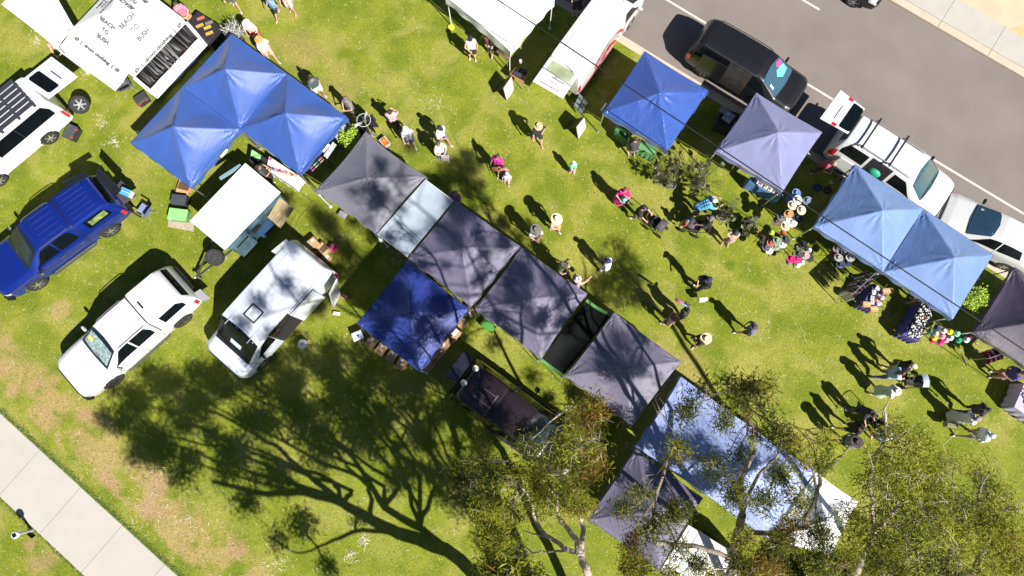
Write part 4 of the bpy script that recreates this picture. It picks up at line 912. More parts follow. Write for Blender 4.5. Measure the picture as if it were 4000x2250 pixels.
# ---------------------------------------------------------------- camper trailer with white hard lid
zc = 1.75
C = [P(741, 862, zc), P(958, 636, zc), P(1095, 750, zc), P(876, 976, zc)]; ctr = sum(C, Vector()) / 4; ux = (C[1] - C[0]).normalized()
t = thing("camper_trailer", "blue-grey camper trailer with a flat white lid and a timber-look side flap", "trailer", (ctr.x, ctr.y, 0), math.atan2(ux.y, ux.x))
mb = MB(); mb.slab(*[q - Vector((0, 0, .07)) for q in C], .07)
if mb.v[4][2] < mb.v[0][2]: mb = MB(); mb.slab(*[q for q in C], .07)
mb.build("lid", M((.80, .80, .79), .5, var=.03, scale=1), t, False, True, .01)
mb = MB(); mid = [C[0].lerp(C[3], .5), C[1].lerp(C[2], .5)]; dd = (mid[1] - mid[0])
for f in (.12, .16, .20, .24, .31, .36, .43): a = mid[0] + dd * f; mb.slab(a + Vector((0, 0, .006)), a + dd * .022 + Vector((0, 0, .006)), a + dd * .022 + Vector((.004, -.006, .006)), a + Vector((.004, -.006, .006)), .002)
mb.build("lid_marks", M((.2, .2, .22), .8), t, False, True)
uy = (C[3] - C[0]).normalized(); body = M((.045, .085, .11), .35, .1, var=.5, scale=2.2, coat=.4)
L_ = (C[1] - C[0]).length; W_ = (C[3] - C[0]).length
def tp(x, y, z): return C[0] + ux * x + uy * y + Vector((0, 0, z - zc))
mb = MB(); pts = [tp(.15, .15, 0), tp(L_ - .1, .15, 0), tp(L_ - .1, W_ + .1, 0), tp(.15, W_ + .1, 0)]
mb.add([Vector((p.x, p.y, z)) for z in (.45, 1.45) for p in pts] + [Vector((p.x, p.y, 1.66)) for p in [tp(.1, .1, 0), tp(L_ - .05, .1, 0), tp(L_ - .05, W_ - .06, 0), tp(.1, W_ - .06, 0)]],
       [(3, 2, 1, 0), (0, 1, 5, 4), (1, 2, 6, 5), (2, 3, 7, 6), (3, 0, 4, 7), (4, 5, 9, 8), (5, 6, 10, 9), (6, 7, 11, 10), (7, 4, 8, 11), (8, 9, 10, 11)])
mb.build("trailer_body", body, t, False, True, .02)
for (x0, x1, y0, y1, z0, z1, nm, mt) in ((.2, 1.0, W_ + .10, W_ + .42, 1.05, .95, "guard", body), (.35, .95, W_ + .1, W_ + .13, 1.35, 1.25, "latch_bar", BLACK), (1.2, 1.6, W_ + .1, W_ + .14, 1.4, 1.2, "handle", BLACK), (1.25, 1.95, W_ + .1, W_ + .30, .95, .5, "step_box", M((.02, .05, .11), .4))):
    mb = MB(); mb.slab(tp(x0, y0, z0), tp(x1, y0, z0), tp(x1, y1, z1), tp(x0, y1, z1), .04); mb.build(nm, mt, t, False, True)
tf = M((.26, .20, .09), .6, var=.25, scale=2)
mb = MB(); pts = [P(1045, 848, 1.45), P(1092, 770, 1.5), P(1150, 815, 1.2), P(1096, 893, 1.2)]
for k in range(3):
    a, b, c_, d_ = pts; f0, f1 = k / 3 + .006, (k + 1) / 3 - .006
    mb.slab(a.lerp(d_, f0), b.lerp(c_, f0), b.lerp(c_, f1), a.lerp(d_, f1), .03)
mb.build("side_flap", tf, t, False, True)
mb = MB(); mb.slab(P(855, 692, 1.5), P(935, 640, 1.6), P(950, 650, 1.6), P(862, 704, 1.5), .02); mb.build("far_flap", M((.2, .3, .32), .4), t, False, True)
h = P(768, 1082, .5); a0, a1 = tp(.15, .5, 0), tp(.15, W_ - .35, 0)
mb = MB()
for q in (a0, a1): mb.tube([Vector((q.x, q.y, .5)), h], .045, 4)
mb.build("drawbar", M((.08, .08, .085), .5, .4), t, False, True)
mb = MB(); mb.tube([h + Vector((0, 0, -.5)), h + Vector((0, 0, .12))], .035, 8); mb.ball(h + Vector((-.04, -.03, .05)), .06); mb.build("jockey_stand", ALU, t, True, True)
im = rootmat(t).inverted()
q = im @ P(840, 1004, .85); wheel(t, 0, 1, .36, .22, (.12, .12, .12), name="spare_wheel", T=Matrix.Translation(q) @ Matrix.Rotation(R(18), 4, 'X') @ Matrix.Rotation(R(-12), 4, 'Y'))
for y in (0.0, W_ - .1):
    q = im @ tp(L_ * .42, y, 0); w_ = wheel(t, 0, 1, .36, .2, (.2, .2, .2), T=Matrix.Translation((q.x, q.y, .36)) @ Matrix.Rotation(-math.pi / 2 if y > 1 else math.pi / 2, 4, 'X'))
# ---------------------------------------------------------------- small white trailer under the tree
zc = 1.9
C = [P(2690, 2048, zc), P(2838, 2135, zc), P(2985, 2420, zc), P(2578, 2228, zc)]
C = [P(2690, 2052, zc), P(2965, 2222, zc), P(2855, 2400, zc), P(2580, 2230, zc)]
ctr = sum(C, Vector()) / 4; ux = (C[1] - C[0]).normalized()
t = thing("box_trailer", "white box trailer with a ribbed roof below the gum tree at the bottom edge", "trailer", (ctr.x, ctr.y, 0), math.atan2(ux.y, ux.x))
mb = MB(); mb.prism([(p.x, p.y) for p in C][::-1], .5, zc - .03); mb.build("trailer_body", M((.6, .6, .58), .4), t, False, True, .03)
mb = MB(); mb.slab(*[q + Vector((0, 0, -.02)) for q in C], .03); mb.build("roof", WHITE, t, False, True)
uy = (C[3] - C[0]).normalized(); L_ = (C[1] - C[0]).length; W_ = (C[3] - C[0]).length
mb = MB()
for i in range(9): 
    o_ = C[0] + ux * (L_ * (i + .5) / 9) + Vector((0, 0, .02)); mb.tube([o_ + uy * .1, o_ + uy * (W_ - .1)], .012, 5)
mb.build("roof_rib", M((.6, .6, .6), .5), t, False, True)
im = rootmat(t).inverted()
for s_ in (0, W_):
    q = im @ (C[0] + ux * L_ * .5 + uy * s_); w_ = wheel(t, 0, 1, .33, .2, (.5, .5, .5), T=Matrix.Translation((q.x, q.y, .33)) @ Matrix.Rotation((-1 if q.y > 0 else 1) * math.pi / 2, 4, 'X'))
# ================================================================ PEOPLE
def seg_dist(Pn, a, b):
    a = np.array(a); b = np.array(b); ab = b - a; L2 = max((ab ** 2).sum(), 1e-9)
    t = np.clip(((Pn - a) @ ab) / L2, 0, 1); return np.linalg.norm(Pn - a - t[:, None] * ab, axis=1), t
def remesh(mb, voxel, smooth_iter=2):
    me = bpy.data.meshes.new("tmp"); me.from_pydata(mb.v, [], mb.f); o = bpy.data.objects.new("tmp", me); col.objects.link(o)
    r = o.modifiers.new("r", 'REMESH'); r.mode = 'VOXEL'; r.voxel_size = voxel
    if smooth_iter: s = o.modifiers.new("s", 'SMOOTH'); s.iterations = smooth_iter; s.factor = .5
    dg = bpy.context.evaluated_depsgraph_get(); ev = o.evaluated_get(dg); m2 = ev.to_mesh()
    V = np.empty(len(m2.vertices) * 3); m2.vertices.foreach_get("co", V); V = V.reshape(-1, 3)
    N = np.empty(len(m2.vertices) * 3); m2.vertices.foreach_get("normal", N); N = N.reshape(-1, 3)
    F = np.array([list(p.vertices) for p in m2.polygons if len(p.vertices) == 4], int)
    ev.to_mesh_clear(); bpy.data.objects.remove(o); bpy.data.meshes.remove(me)
    return V, F, N
def capsule(mb, a, b, r0, r1, n=10):
    a, b = Vector(a), Vector(b); d = b - a
    if d.length < 1e-6: return mb.ball(a, r0, n)
    u = d.normalized(); pts = [a - u * r0, a - u * r0 * .75, a - u * r0 * .35, a, a.lerp(b, .5), b, b + u * r1 * .35, b + u * r1 * .75, b + u * r1]
    rs = [.004, r0 * .66, r0 * .94, r0, (r0 + r1) / 2, r1, r1 * .94, r1 * .66, .004]; mb.tube(pts, rs, n)
def ik(a, b, l1, l2, hint):
    a, b = Vector(a), Vector(b); d = b - a; L = min(d.length, (l1 + l2) * .995); u = d.normalized(); b = a + u * L
    x = (l1 * l1 - l2 * l2 + L * L) / (2 * L); h = math.sqrt(max(l1 * l1 - x * x, 0)); hv = Vector(hint); hv = hv - u * hv.dot(u)
    hv = hv.normalized() if hv.length > 1e-5 else u.orthogonal().normalized()
    return a + u * x + hv * h, b
SK = {'fair': (.56, .33, .24), 'tan': (.42, .24, .16), 'dark': (.18, .10, .07)}
PC = [0]
def person(head, face, label, shirt=None, bottom=None, btype='shorts', stype='tee', skin='fair', hat=None, hair=((.06, .035, .02), 'short'), h=1.70, hz=None, stride=.28, hands=('down', 'down'), lean=0.0,
           crouch=0.0, bend=0.0, shoes=(.5, .5, .5), z0=0.0, extras=(), turn=0.0, group=None, feet=None):
    """head: pixel of the top of the head; face: direction in the picture (degrees, 0 = right, 90 = up)"""
    k = h / 1.72; hz_ = (1.60 - crouch * .6) * k if hz is None else hz
    rz = R(face); hd = P(head[0], head[1], hz_ + z0)
    # torso lean forward moves the head ahead of the feet
    la = lean; hip = Vector((0, 0, (.93 - crouch * .52) * k)); tl = .50 * k
    ch = hip + Vector((math.sin(la), 0, math.cos(la))) * tl; hc = ch + Vector((math.sin(la * .9 + bend), 0, math.cos(la * .9 + bend))) * .235 * k
    fwd = Vector((math.cos(rz), math.sin(rz), 0))
    base = Vector((hd.x, hd.y, z0)) - fwd * hc.x
    t = bpy.data.objects.new("person", None); root = t
    col.objects.link(t); t.empty_display_size = .3; t.location = base; t.rotation_euler = (0, 0, rz); tag(t, label, "person", group)
    sw = .175 * k; hw = .095 * k; B = []; mb = MB()
    def cap(a, b, r0, r1, bone): capsule(mb, a, b, r0 * k, r1 * k); B.append((tuple(a), tuple(b), r0 * k, r1 * k, bone))
    up = (ch - hip).normalized()
    for y in (-.07, .07): cap(hip + Vector((0, y * k, 0)), hip + up * .18 * k + Vector((0, y * .75 * k, 0)), .105, .10, 'pelvis')
    for y in (-.10, 0, .10): cap(hip + up * .20 * k + Vector((0, y * .7 * k, 0)), ch + Vector((-.0, y * k, 0)), .10, .105, 'torso')
    cap(ch + Vector((0, -sw * .8, -.01)), ch + Vector((0, sw * .8, -.01)), .075, .075, 'torso')
    neck = ch + (hc - ch) * .35; cap(ch + (hc - ch) * .1, ch + (hc - ch) * .6, .058, .052, 'neck')
    f = Vector((math.cos(turn), math.sin(turn), 0))
    mb.ball(hc, .098 * k, 14, sc_=(1.02, .80, 1.20)); cap(hc + f * .03 * k + Vector((0, 0, -.06 * k)), hc + f * .045 * k + Vector((0, 0, -.08 * k)), .05, .045, 'head')
    cap(hc + f * .10 * k, hc + f * .115 * k + Vector((0, 0, -.02)), .014, .017, 'head'); B.append((tuple(hc), tuple(hc + Vector((0, 0, .01))), .10 * k, .10 * k, 'head'))
    side = Vector((-f.y, f.x, 0))
    for s in (1, -1): cap(hc + side * s * .082 * k, hc + side * s * .088 * k + Vector((0, 0, .02)), .018, .016, 'head')
    feetp = []
    for i, s in enumerate((1, -1)):
        hp = hip + Vector((0, s * hw, -.02))
        if feet: ft = Vector((feet[i][0], feet[i][1], .085 * k))
        else: ft = Vector(((stride / 2) * (s if turn >= 0 else -s) + hip.x, s * .11 * k, (.085 + (.05 if (s < 0 and stride > .2) else 0)) * k))
        kn, ft = ik(hp, ft, .44 * k, .42 * k, (1, s * .1, 0)); feetp.append(ft)
        cap(hp, kn, .092, .062, 'thigh'); cap(kn, ft, .060, .038, 'shin'); cap(ft + Vector((-.03, 0, -.045 * k)), ft + Vector((.13 * k, s * .02, -.05 * k)), .038, .032, 'foot')
    hpos = []
    for i, s in enumerate((1, -1)):
        sh_ = ch + Vector((0, s * sw, -.01)); hh = hands[i]
        if hh == 'down': tgt = sh_ + Vector((.05 + (.16 if s * stride < 0 else -.10) * (1 if stride > .15 else .2), s * .07, -.53 * k))
        elif hh == 'hip': tgt = hip + Vector((.06, s * .19, .05))
        elif hh == 'front': tgt = sh_ + Vector((.27, -s * .10, -.32 * k))
        elif hh == 'phone': tgt = sh_ + Vector((.30, -s * .14, -.12 * k))
        elif hh == 'face': tgt = hc + Vector((.12, s * .06, -.02))
        elif hh == 'push': tgt = sh_ + Vector((.42, s * .02, -.38 * k))
        elif hh == 'reach': tgt = sh_ + Vector((.52, -s * .02, -.12 * k))
        elif hh == 'up': tgt = sh_ + Vector((.15, s * .12, .50 * k))
        else: tgt = Vector(hh)
        el, wr = ik(sh_, tgt, .29 * k, .26 * k, (-.35, s * .9, -.35)); cap(sh_, el, .050, .040, 'uarm'); cap(el, wr, .040, .026, 'farm')
        d = (wr - el).normalized(); cap(wr, wr + d * .05 * k, .028, .032, 'hand'); hpos.append((wr, d, s))
    V, F, N = remesh(mb, .021 if h > 1.3 else .017, 2)
    D = np.stack([seg_dist(V, b[0], b[1])[0] - (b[2] + b[3]) / 2 for b in B], 1); bi = D.argmin(1); bn = np.array([b[4] for b in B])[bi]
    tt = np.zeros(len(V))
    for i, b in enumerate(B):
        m_ = bi == i; tt[m_] = seg_dist(V[m_], b[0], b[1])[1]
    # fingers: separate bent chains rooted in the palm
    fm = MB()
    for wr, d, s in hpos:
        sidev = d.cross(Vector((0, 0, 1))); sidev = sidev.normalized() if sidev.length > .1 else Vector((1, 0, 0)); curl = sidev.cross(d).normalized()
        for q, (o_, ln) in enumerate(((-.027, .062), (-.009, .072), (.009, .068), (.026, .055))):
            p0 = wr + d * .06 * k + sidev * o_ * k; p1 = p0 + d * ln * .6 * k - curl * .008; p2 = p1 + d * ln * .35 * k - curl * .022; fm.tube([p0, p1, p2], [.009, .008, .006], 5)
        p0 = wr + d * .03 * k + sidev * s * .028 * k; fm.tube([p0, p0 + sidev * s * .025 + d * .025, p0 + sidev * s * .03 + d * .055 - curl * .01], [.011, .010, .007], 5)
    nv = len(V); Vb = np.concatenate([V, np.array(fm.v)]); me = bpy.data.meshes.new("body")
    faces = [tuple(x) for x in F] + [tuple(i + nv for i in q) for q in fm.f]
    me.from_pydata(Vb.tolist(), [], faces); sk = M(SK[skin], .5, var=.05); me.materials.append(sk); me.polygons.foreach_set("use_smooth", [True] * len(faces)); me.update()
    bo = bpy.data.objects.new("body", me); col.objects.link(bo); bo.parent = t
    rr = np.random.default_rng(abs(hash((head[0], head[1]))) % 9999)
    def cloth(name, mask, off, c, wob=.006, mat=None):
        fm_ = mask[F].all(1)
        if not fm_.any(): return
        Fi = F[fm_]; used = np.unique(Fi); mp = -np.ones(nv, int); mp[used] = np.arange(len(used)); ph = rr.uniform(0, 6, 3)
        w = off + wob * np.sin(V[used, 2] * 38 + ph[0] + 5 * np.sin(V[used, 0] * 14 + ph[1])) + wob * np.sin(V[used, 1] * 45 + ph[2])
        Vc = V[used] + N[used] * w[:, None]
        return npmesh(name, Vc, mp[Fi], [mat or M(c, .85, var=.12, scale=7)], None, t, True)
    tor = np.isin(bn, ['torso']) | ((bn == 'pelvis') & (V[:, 2] > hip.z - .02)) 
    if shirt is not None:
        sl = {'tee': .75, 'long': 2.0, 'singlet': .12, 'polo': .75}[stype]
        msk = tor | ((bn == 'uarm') & (tt < sl)) | ((bn == 'farm') & (tt < (sl - 1))) | ((bn == 'neck') & (tt < .15))
        cloth('shirt', msk, .022, shirt)
    if bottom is not None:
        pel = (bn == 'pelvis') & (V[:, 2] < hip.z + .10)
        if btype == 'shorts': cloth('shorts', pel | ((bn == 'thigh') & (tt < .72)), .024, bottom)
        elif btype == 'pants': cloth('trousers', pel | (bn == 'thigh') | ((bn == 'shin') & (tt < .97)), .018, bottom)
        else:
            ln = {'skirt': .40, 'dress': .55, 'long': .78}[btype] * k; m2 = MB(); cx = (feetp[0].x + feetp[1].x) / 2
            top = hip + Vector((0, 0, .10)); fl = {'skirt': .22, 'dress': .27, 'long': .30}[btype] * k; n = 22; vs = []
            for i in range(7):
                q = i / 6; r = .155 * k * (1 - q) + fl * q; c = Vector((top.x * (1 - q) + cx * q, 0, top.z - ln * q))
                for j in range(n):
                    a = 2 * math.pi * j / n; w = 1 + .10 * q * math.sin(a * 5 + i * .3); vs.append((c.x + r * w * math.cos(a) * .85, c.y + r * w * math.sin(a), c.z))
            m2.add(vs, [(i * n + j, i * n + (j + 1) % n, (i + 1) * n + (j + 1) % n, (i + 1) * n + j) for i in range(6) for j in range(n)])
            m2.build('skirt' if btype == 'skirt' else 'dress', M(bottom, .85, var=.12, scale=7), t, True)
    cloth('shoes', (bn == 'foot') | ((bn == 'shin') & (tt > 1.2)), .008, shoes, 0)
    hm = M(hair[0], .5, var=.2, scale=20, sheen=.2)
    m2 = MB(); n = 14; vs = []; rh = .108 * k
    for i in range(6):
        e = math.pi / 2 - i * .34
        for j in range(n):
            a = 2 * math.pi * j / n + turn; back = (1 - math.cos(2 * math.pi * j / n)) / 2; ee = e if i < 3 else math.pi / 2 - (2 + (i - 2) * (.25 + .85 * back)) * .34
            vs.append(hc + Vector((rh * math.cos(ee) * math.cos(a) * 1.02, rh * math.cos(ee) * math.sin(a) * .86, rh * math.sin(ee) * 1.18 + .006)))
    m2.add(vs, [(i * n + j, i * n + (j + 1) % n, (i + 1) * n + (j + 1) % n, (i + 1) * n + j) for i in range(5) for j in range(n)])
    if hair[1] == 'long': 
        capsule(m2, hc - f * .07 * k, hc - f * .12 * k + Vector((0, 0, -.24 * k)), .075 * k, .045 * k)
    elif hair[1] == 'tail': capsule(m2, hc - f * .10 * k + Vector((0, 0, .03)), hc - f * .17 * k + Vector((0, 0, -.18 * k)), .035 * k, .02 * k)
    elif hair[1] == 'bun': m2.ball(hc - f * .08 * k + Vector((0, 0, .10 * k)), .05 * k)
    m2.build('hair', hm, t, True)
    m2 = MB()
    for s in (1, -1): m2.ball(hc + f * .088 * k + side * s * .034 * k + Vector((0, 0, .008)), .011 * k, 8)
    m2.build('eyes', M((.05, .04, .04), .2), t, True); m2 = MB(); m2.tube([hc + f * .098 * k + side * y * .02 + Vector((0, 0, -.055 * k)) for y in (-1, 0, 1)], .006, 5); m2.build('mouth', M((.35, .10, .09), .5), t, True)
    if hat:
        kind, hcol = hat[0], hat[1]; hm = M(hcol, .8, var=.08, scale=15); m2 = MB(); c = hc + Vector((0, 0, .045 * k)); tilt = Matrix.Translation(c) @ Matrix.Rotation(turn, 4, 'Z') @ Matrix.Rotation(la * .5 + bend * .6, 4, 'Y')
        if kind == 'cap':
            m2.lathe([(.112 * k, -.005), (.114 * k, .03), (.10 * k, .075), (.06 * k, .10), (.004, .108)], 16, tilt, sx=1.02, sy=.9)
            m2.grid(lambda u, v: (math.cos((u - .5) * 1.9) * (.10 + .085 * v) * k + .0, math.sin((u - .5) * 1.9) * .115 * k * (1 - .12 * v), .004 - .012 * v), 8, 3, tilt)
        else:
            br = {'brim': .19, 'wide': .25, 'bucket': .15}[kind] * k
            m2.lathe([(br, -.022 if kind != 'bucket' else -.04), (br * .98, -.01), (.125 * k, .0), (.112 * k, .02), (.108 * k, .08), (.088 * k, .115), (.03, .105), (.004, .10)], 22, tilt, sx=1.04, sy=.92)
        ho = m2.build('hat', hm, t, True)
        if len(hat) > 2 and kind != 'cap':
            m2 = MB(); m2.lathe([(.117 * k, .008), (.1155 * k, .035)], 22, tilt, sx=1.04, sy=.92, cap=False); m2.build('hat_band', M(hat[2], .7), ho, True)
    for ex in extras:
        m2 = MB()
        if ex[0] == 'strap':      # shoulder bag strap across the body
            m2.tube([ch + Vector((.10, -sw * .6, .07)), ch + Vector((.13, 0, -.2)), hip + Vector((.10, .16, .1))], .012, 5); m2.tube([ch + Vector((-.10, -sw * .6, .07)), ch + Vector((-.13, 0, -.2)), hip + Vector((-.08, .16, .1))], .012, 5); m2.build('strap', M(ex[1], .7), t, True)
        elif ex[0] == 'print':    # lettering marks on the back
            for i in range(3):
                for j in range(5): m2.box((ch.x - .125, -.08 + j * .04, ch.z - .06 - i * .05), (.01, .028, .02))
            m2.build('shirt_print', M(ex[1], .7), t)
        elif ex[0] == 'stripes':
            pass
    return t, dict(hc=hc, ch=ch, hip=hip, hands=hpos, k=k, base=base, rz=rz)
def hand_world(t, info, i): 
    wr, d, s = info['hands'][i]; return rootmat(t) @ (wr + d * .07)
def bag(label, pos, c, size=(.3, .12, .26), rz=0, name="bag", cat="bag", handle=True):
    t = thing(name, label, cat, pos, rz); mb = MB(); x, y, z = size
    mb.add([(-x / 2 * .85, -y / 2, -z), (x / 2 * .85, -y / 2, -z), (x / 2 * .85, y / 2, -z), (-x / 2 * .85, y / 2, -z), (-x / 2, -y / 2 * .8, 0), (x / 2, -y / 2 * .8, 0), (x / 2, y / 2 * .8, 0), (-x / 2, y / 2 * .8, 0)], [(3, 2, 1, 0), (4, 5, 6, 7), (0, 1, 5, 4), (1, 2, 6, 5), (2, 3, 7, 6), (3, 0, 4, 7)])
    mb.build("pouch", M(c, .7, var=.15, scale=10), t, False, False, .015)
    if handle:
        mb = MB(); mb.tube([(-x * .3, 0, -.01), (-x * .2, 0, .12), (x * .2, 0, .12), (x * .3, 0, -.01)], .009, 5); mb.build("handle", M(tuple(q * .6 for q in c), .7), t, True)
    return t
BRN, BLK_, BLD, GRYH = (.07, .035, .018), (.015, .012, .010), (.38, .24, .12), (.30, .28, .26)
CREAM = (.68, .58, .40)
person((690, 22), -60, "person in pink top standing by the corner of the white printed marquee", (.62, .22, .34), (.55, .25, .12), 'skirt', hair=(BRN, 'long'), stride=.05, hands=('front', 'front'), lean=.15)
person((868, -55), -75, "person in dark green shorts stepping in at the top edge", (.3, .3, .28), (.09, .12, .09), 'shorts', stride=.45)
person((192, 176), -100, "person in pale pink floral top under the plain white canopy", (.62, .42, .44), (.25, .22, .25), 'pants', hair=(BLD, 'long'), lean=.5, stride=.1, hands=('front', 'front'))
person((964, 95), -80, "person in a white brimmed hat and red skirt holding a red bag", (.72, .62, .58), (.58, .04, .04), 'skirt', hat=('brim', (.80, .78, .74)), stride=.1, lean=.2, hands=('front', 'down'))
person((1050, -2), -120, "child in light blue tee and black shorts walking at the top edge", (.20, .36, .62), (.02, .02, .03), 'shorts', h=1.35, stride=.5, hair=(BLK_, 'short'))
person((1098, -38), -90, "person at the top edge with only bare legs in the photo", (.6, .5, .45), (.5, .45, .42), 'shorts', stride=.2, shoes=SK['fair'])
person((1014, 158), -50, "person in an orange straw hat, long white shirt and cross-body bag", (.78, .74, .68), (.75, .42, .32), 'shorts', stype='tee', hat=('brim', (.62, .34, .12), (.4, .2, .08)), stride=.5, extras=[('strap', (.25, .15, .1))])
person((1216, 310), -50, "person in a dark green patterned shirt and white shorts by the blue canopy", (.06, .10, .11), (.75, .74, .72), 'shorts', skin='tan', hair=(BLK_, 'bun'), stride=.2, lean=.1)
person((1352, 390), -130, "person in grey tee and grey cap by the corner of the blue canopy", (.20, .19, .19), (.10, .09, .09), 'shorts', hat=('cap', (.14, .13, .13)), stride=.1, hands=('front', 'front'))
person((1523, 440), 90, "dark haired person in light pink top looking toward the lawn centre", (.72, .42, .44), (.03, .03, .04), 'pants', hair=(BLK_, 'short'), stride=.25, hands=('front', 'phone'))
t_, i_ = person((1585, 508), -70, "person in white hat, navy striped tee and navy shorts carrying a camera", (.45, .46, .50), (.03, .04, .09), 'shorts', hat=('bucket', (.68, .64, .56)), stride=.35, extras=[])
mb = MB()
for z in (.02, .12, .22, .32): 
    mb.lathe([(.168, 0), (.17, .045)], 20, Matrix.Translation(i_['hip'] + Vector((0, 0, z + .12))), sx=.86, sy=1.18, cap=False)
mb.build("shirt_stripes", M((.03, .04, .10), .8), t_, True)
person((1718, 503), -40, "person in white tee, black cap and grey shorts beside the one with a grey bag", (.78, .78, .78), (.16, .17, .19), 'shorts', skin='tan', hat=('cap', (.02, .02, .03)), stride=.55, hands=('down', 'front'))
t_, i_ = person((1713, 566), -55, "person in white top and blue jeans carrying a grey bag", (.74, .68, .66), (.10, .22, .48), 'pants', hair=((.16, .06, .03), 'long'), stride=.35, hands=('front', 'front'))
bag("grey cloth bag held by the person in blue jeans", hand_world(t_, i_, 0) + Vector((0, 0, -.1)), (.28, .26, .27), (.34, .16, .34))
person((1837, 153), -85, "person in white singlet and black cap near the white marquee", (.80, .80, .79), (.02, .02, .03), 'shorts', 'singlet', hat=('cap', (.015, .015, .02)), stride=.1, hands=('down', 'front'))
person((1910, 142), 75, "blonde person in brown tee and white shorts at the plant table", (.16, .06, .05), (.75, .68, .60), 'shorts', hair=(BLD, 'short'), stride=.25, hands=('front', 'face'))
t_, i_ = person((1943, 614), -115, "person in magenta top carrying a brown shoulder bag", (.62, .03, .28), (.03, .03, .04), 'shorts', skin='tan', hair=(BRN, 'bun'), stride=.4, hands=('front', 'down'))
bag("tan leather shoulder bag beside the magenta top", hand_world(t_, i_, 0) + Vector((0, 0, .05)), (.42, .20, .08), (.28, .12, .24))
person((1966, 655), -100, "small person in red and white beside the brown bag", (.50, .18, .18), (.05, .05, .05), 'pants', h=1.25, hair=(BRN, 'short'), stride=.2)
person((1980, 683), -95, "child in pale pink hat and blue and white top following the magenta top", (.55, .62, .72), (.50, .30, .28), 'shorts', h=1.15, hat=('bucket', (.66, .52, .50)), stride=.15)
person((2262, -25), -90, "person at the road edge beside the white delivery van, legs showing", (.03, .03, .04), (.04, .04, .05), 'shorts', stride=.1)
person((2103, 496), -70, "person in straw hat and black top strolling below the white marquee", (.03, .03, .03), (.03, .03, .035), 'shorts', hat=('brim', (.58, .46, .26), (.2, .15, .1)), hands=('hip', 'down'), stride=.5, shoes=SK['fair'])
person((2241, 640), -80, "small child in mint green top and white sun hat alone on the lawn", (.16, .60, .40), (.62, .30, .30), 'pants', h=1.10, hat=('bucket', (.74, .80, .76)), stride=.1, hands=('front', 'front'))
person((2441, 744), -100, "person in magenta dress with a small child in cyan held in front", (.55, .02, .18), (.62, .03, .22), 'long', hair=((.20, .06, .03), 'long'), stride=.2, hands=('front', 'front'))
person((2447, 758), 10, "small child in cyan held against the magenta dress", (.18, .55, .70), (.3, .2, .3), 'shorts', h=.9, hz=1.3, z0=.55, hair=(BRN, 'short'), stride=.05, hands=('front', 'front'))
person((2514, 815), -35, "person in black tee pushing the black pram", (.025, .02, .022), (.12, .10, .09), 'shorts', skin='fair', hair=(BLK_, 'short'), hands=('push', 'push'), lean=.15, stride=.4)
person((2793, 781), 10, "person in bright blue shirt and white cap leaning into the garden ornaments", (.10, .36, .62), (.13, .15, .16), 'pants', hat=('cap', (.55, .58, .60)), hands=('reach', 'reach'), lean=.75, stride=.3, h=1.78)
person((2777, 855), 165, "person in black printed tee and grey cap pushing the pram with a child in it", (.02, .02, .02), (.10, .11, .09), 'shorts', hat=('cap', (.16, .14, .14)), hands=('push', 'push'), stride=.3, lean=.1, extras=[('print', (.6, .6, .6))])
t_, i_ = person((2873, 913), 110, "person in dark blue cap and sandy singlet lifting a phone", (.40, .28, .22), (.55, .36, .26), 'shorts', 'singlet', hat=('cap', (.045, .055, .065)), stride=.15, hands=('face', 'front'), lean=.15)
person((2174, 858), -60, "person in wide cream hat, pink top and orange shorts", (.70, .42, .32), (.72, .33, .12), 'shorts', hat=('wide', CREAM, (.3, .2, .12)), stride=.35, hands=('down', 'front'))
person((2094, 900), -80, "person in white shirt and broad grey felt hat", (.80, .80, .80), (.32, .24, .20), 'shorts', hat=('wide', (.17, .16, .14), (.05, .05, .05)), stride=.15, hands=('front', 'front'))
person((2199, 1036), -50, "person in camouflage hat and olive top at the edge of the violet-grey canopy", (.20, .24, .13), (.18, .16, .10), 'shorts', hat=('bucket', (.30, .25, .18)), stride=.1, hands=('front', 'phone'))
t_, i_ = person((2256, 1092), 30, "person in white cap and pink floral top beside an orange bag", (.50, .30, .30), (.55, .35, .33), 'skirt', hat=('bucket', (.70, .66, .62)), stride=.1, hands=('front', 'reach'))
bag("small orange bag held by the floral top person", P(2294, 1094, .9), (.60, .16, .05), (.18, .12, .16), .4)
person((2376, 1022), 160, "person in white tee, navy cap and navy backpack straps", (.78, .80, .84), (.72, .72, .70), 'pants', hat=('cap', (.03, .04, .12)), stride=.3, hands=('down', 'front'), extras=[('strap', (.04, .08, .30))], shoes=(.02, .02, .02), lean=.12)
t_, i_ = person((2768, 1094), -150, "person all in black with a navy cap carrying a white plastic bag", (.012, .012, .014), (.015, .015, .018), 'pants', hat=('cap', (.025, .03, .07)), stride=.15, hands=('down', 'front'), h=1.85)
bag("white plastic shopping bag hanging in front of the person in black", P(2748, 1168, .62), (.74, .74, .74), (.34, .18, .30), .1)
person((2636, 1242), 150, "person in brown felt hat and pale pink shirt beside the one holding a parasol", (.70, .50, .46), (.15, .08, .06), 'shorts', 'tee', hat=('brim', (.26, .10, .045), (.1, .04, .02)), stride=.1, hands=('down', 'down'))
t_, i_ = person((2684, 1216), -20, "person in dark green top holding a closed pink and blue parasol", (.035, .035, .02), (.03, .025, .02), 'pants', skin='tan', hair=(BLK_, 'long'), stride=.15, hands=((.05, .30, 1.45), 'down'))
u = thing("parasol", "closed parasol striped magenta, violet and light blue, held up by the person in dark green", "umbrella", P(2660, 1182, 1.55))
d0, d1 = P(2688, 1200, 1.45) - P(2660, 1182, 1.55), P(2642, 1170, 1.70) - P(2660, 1182, 1.55)
mb = MB(); mb.tube([d0, d1], .008, 5); mb.build("shaft", ALU, u, True)
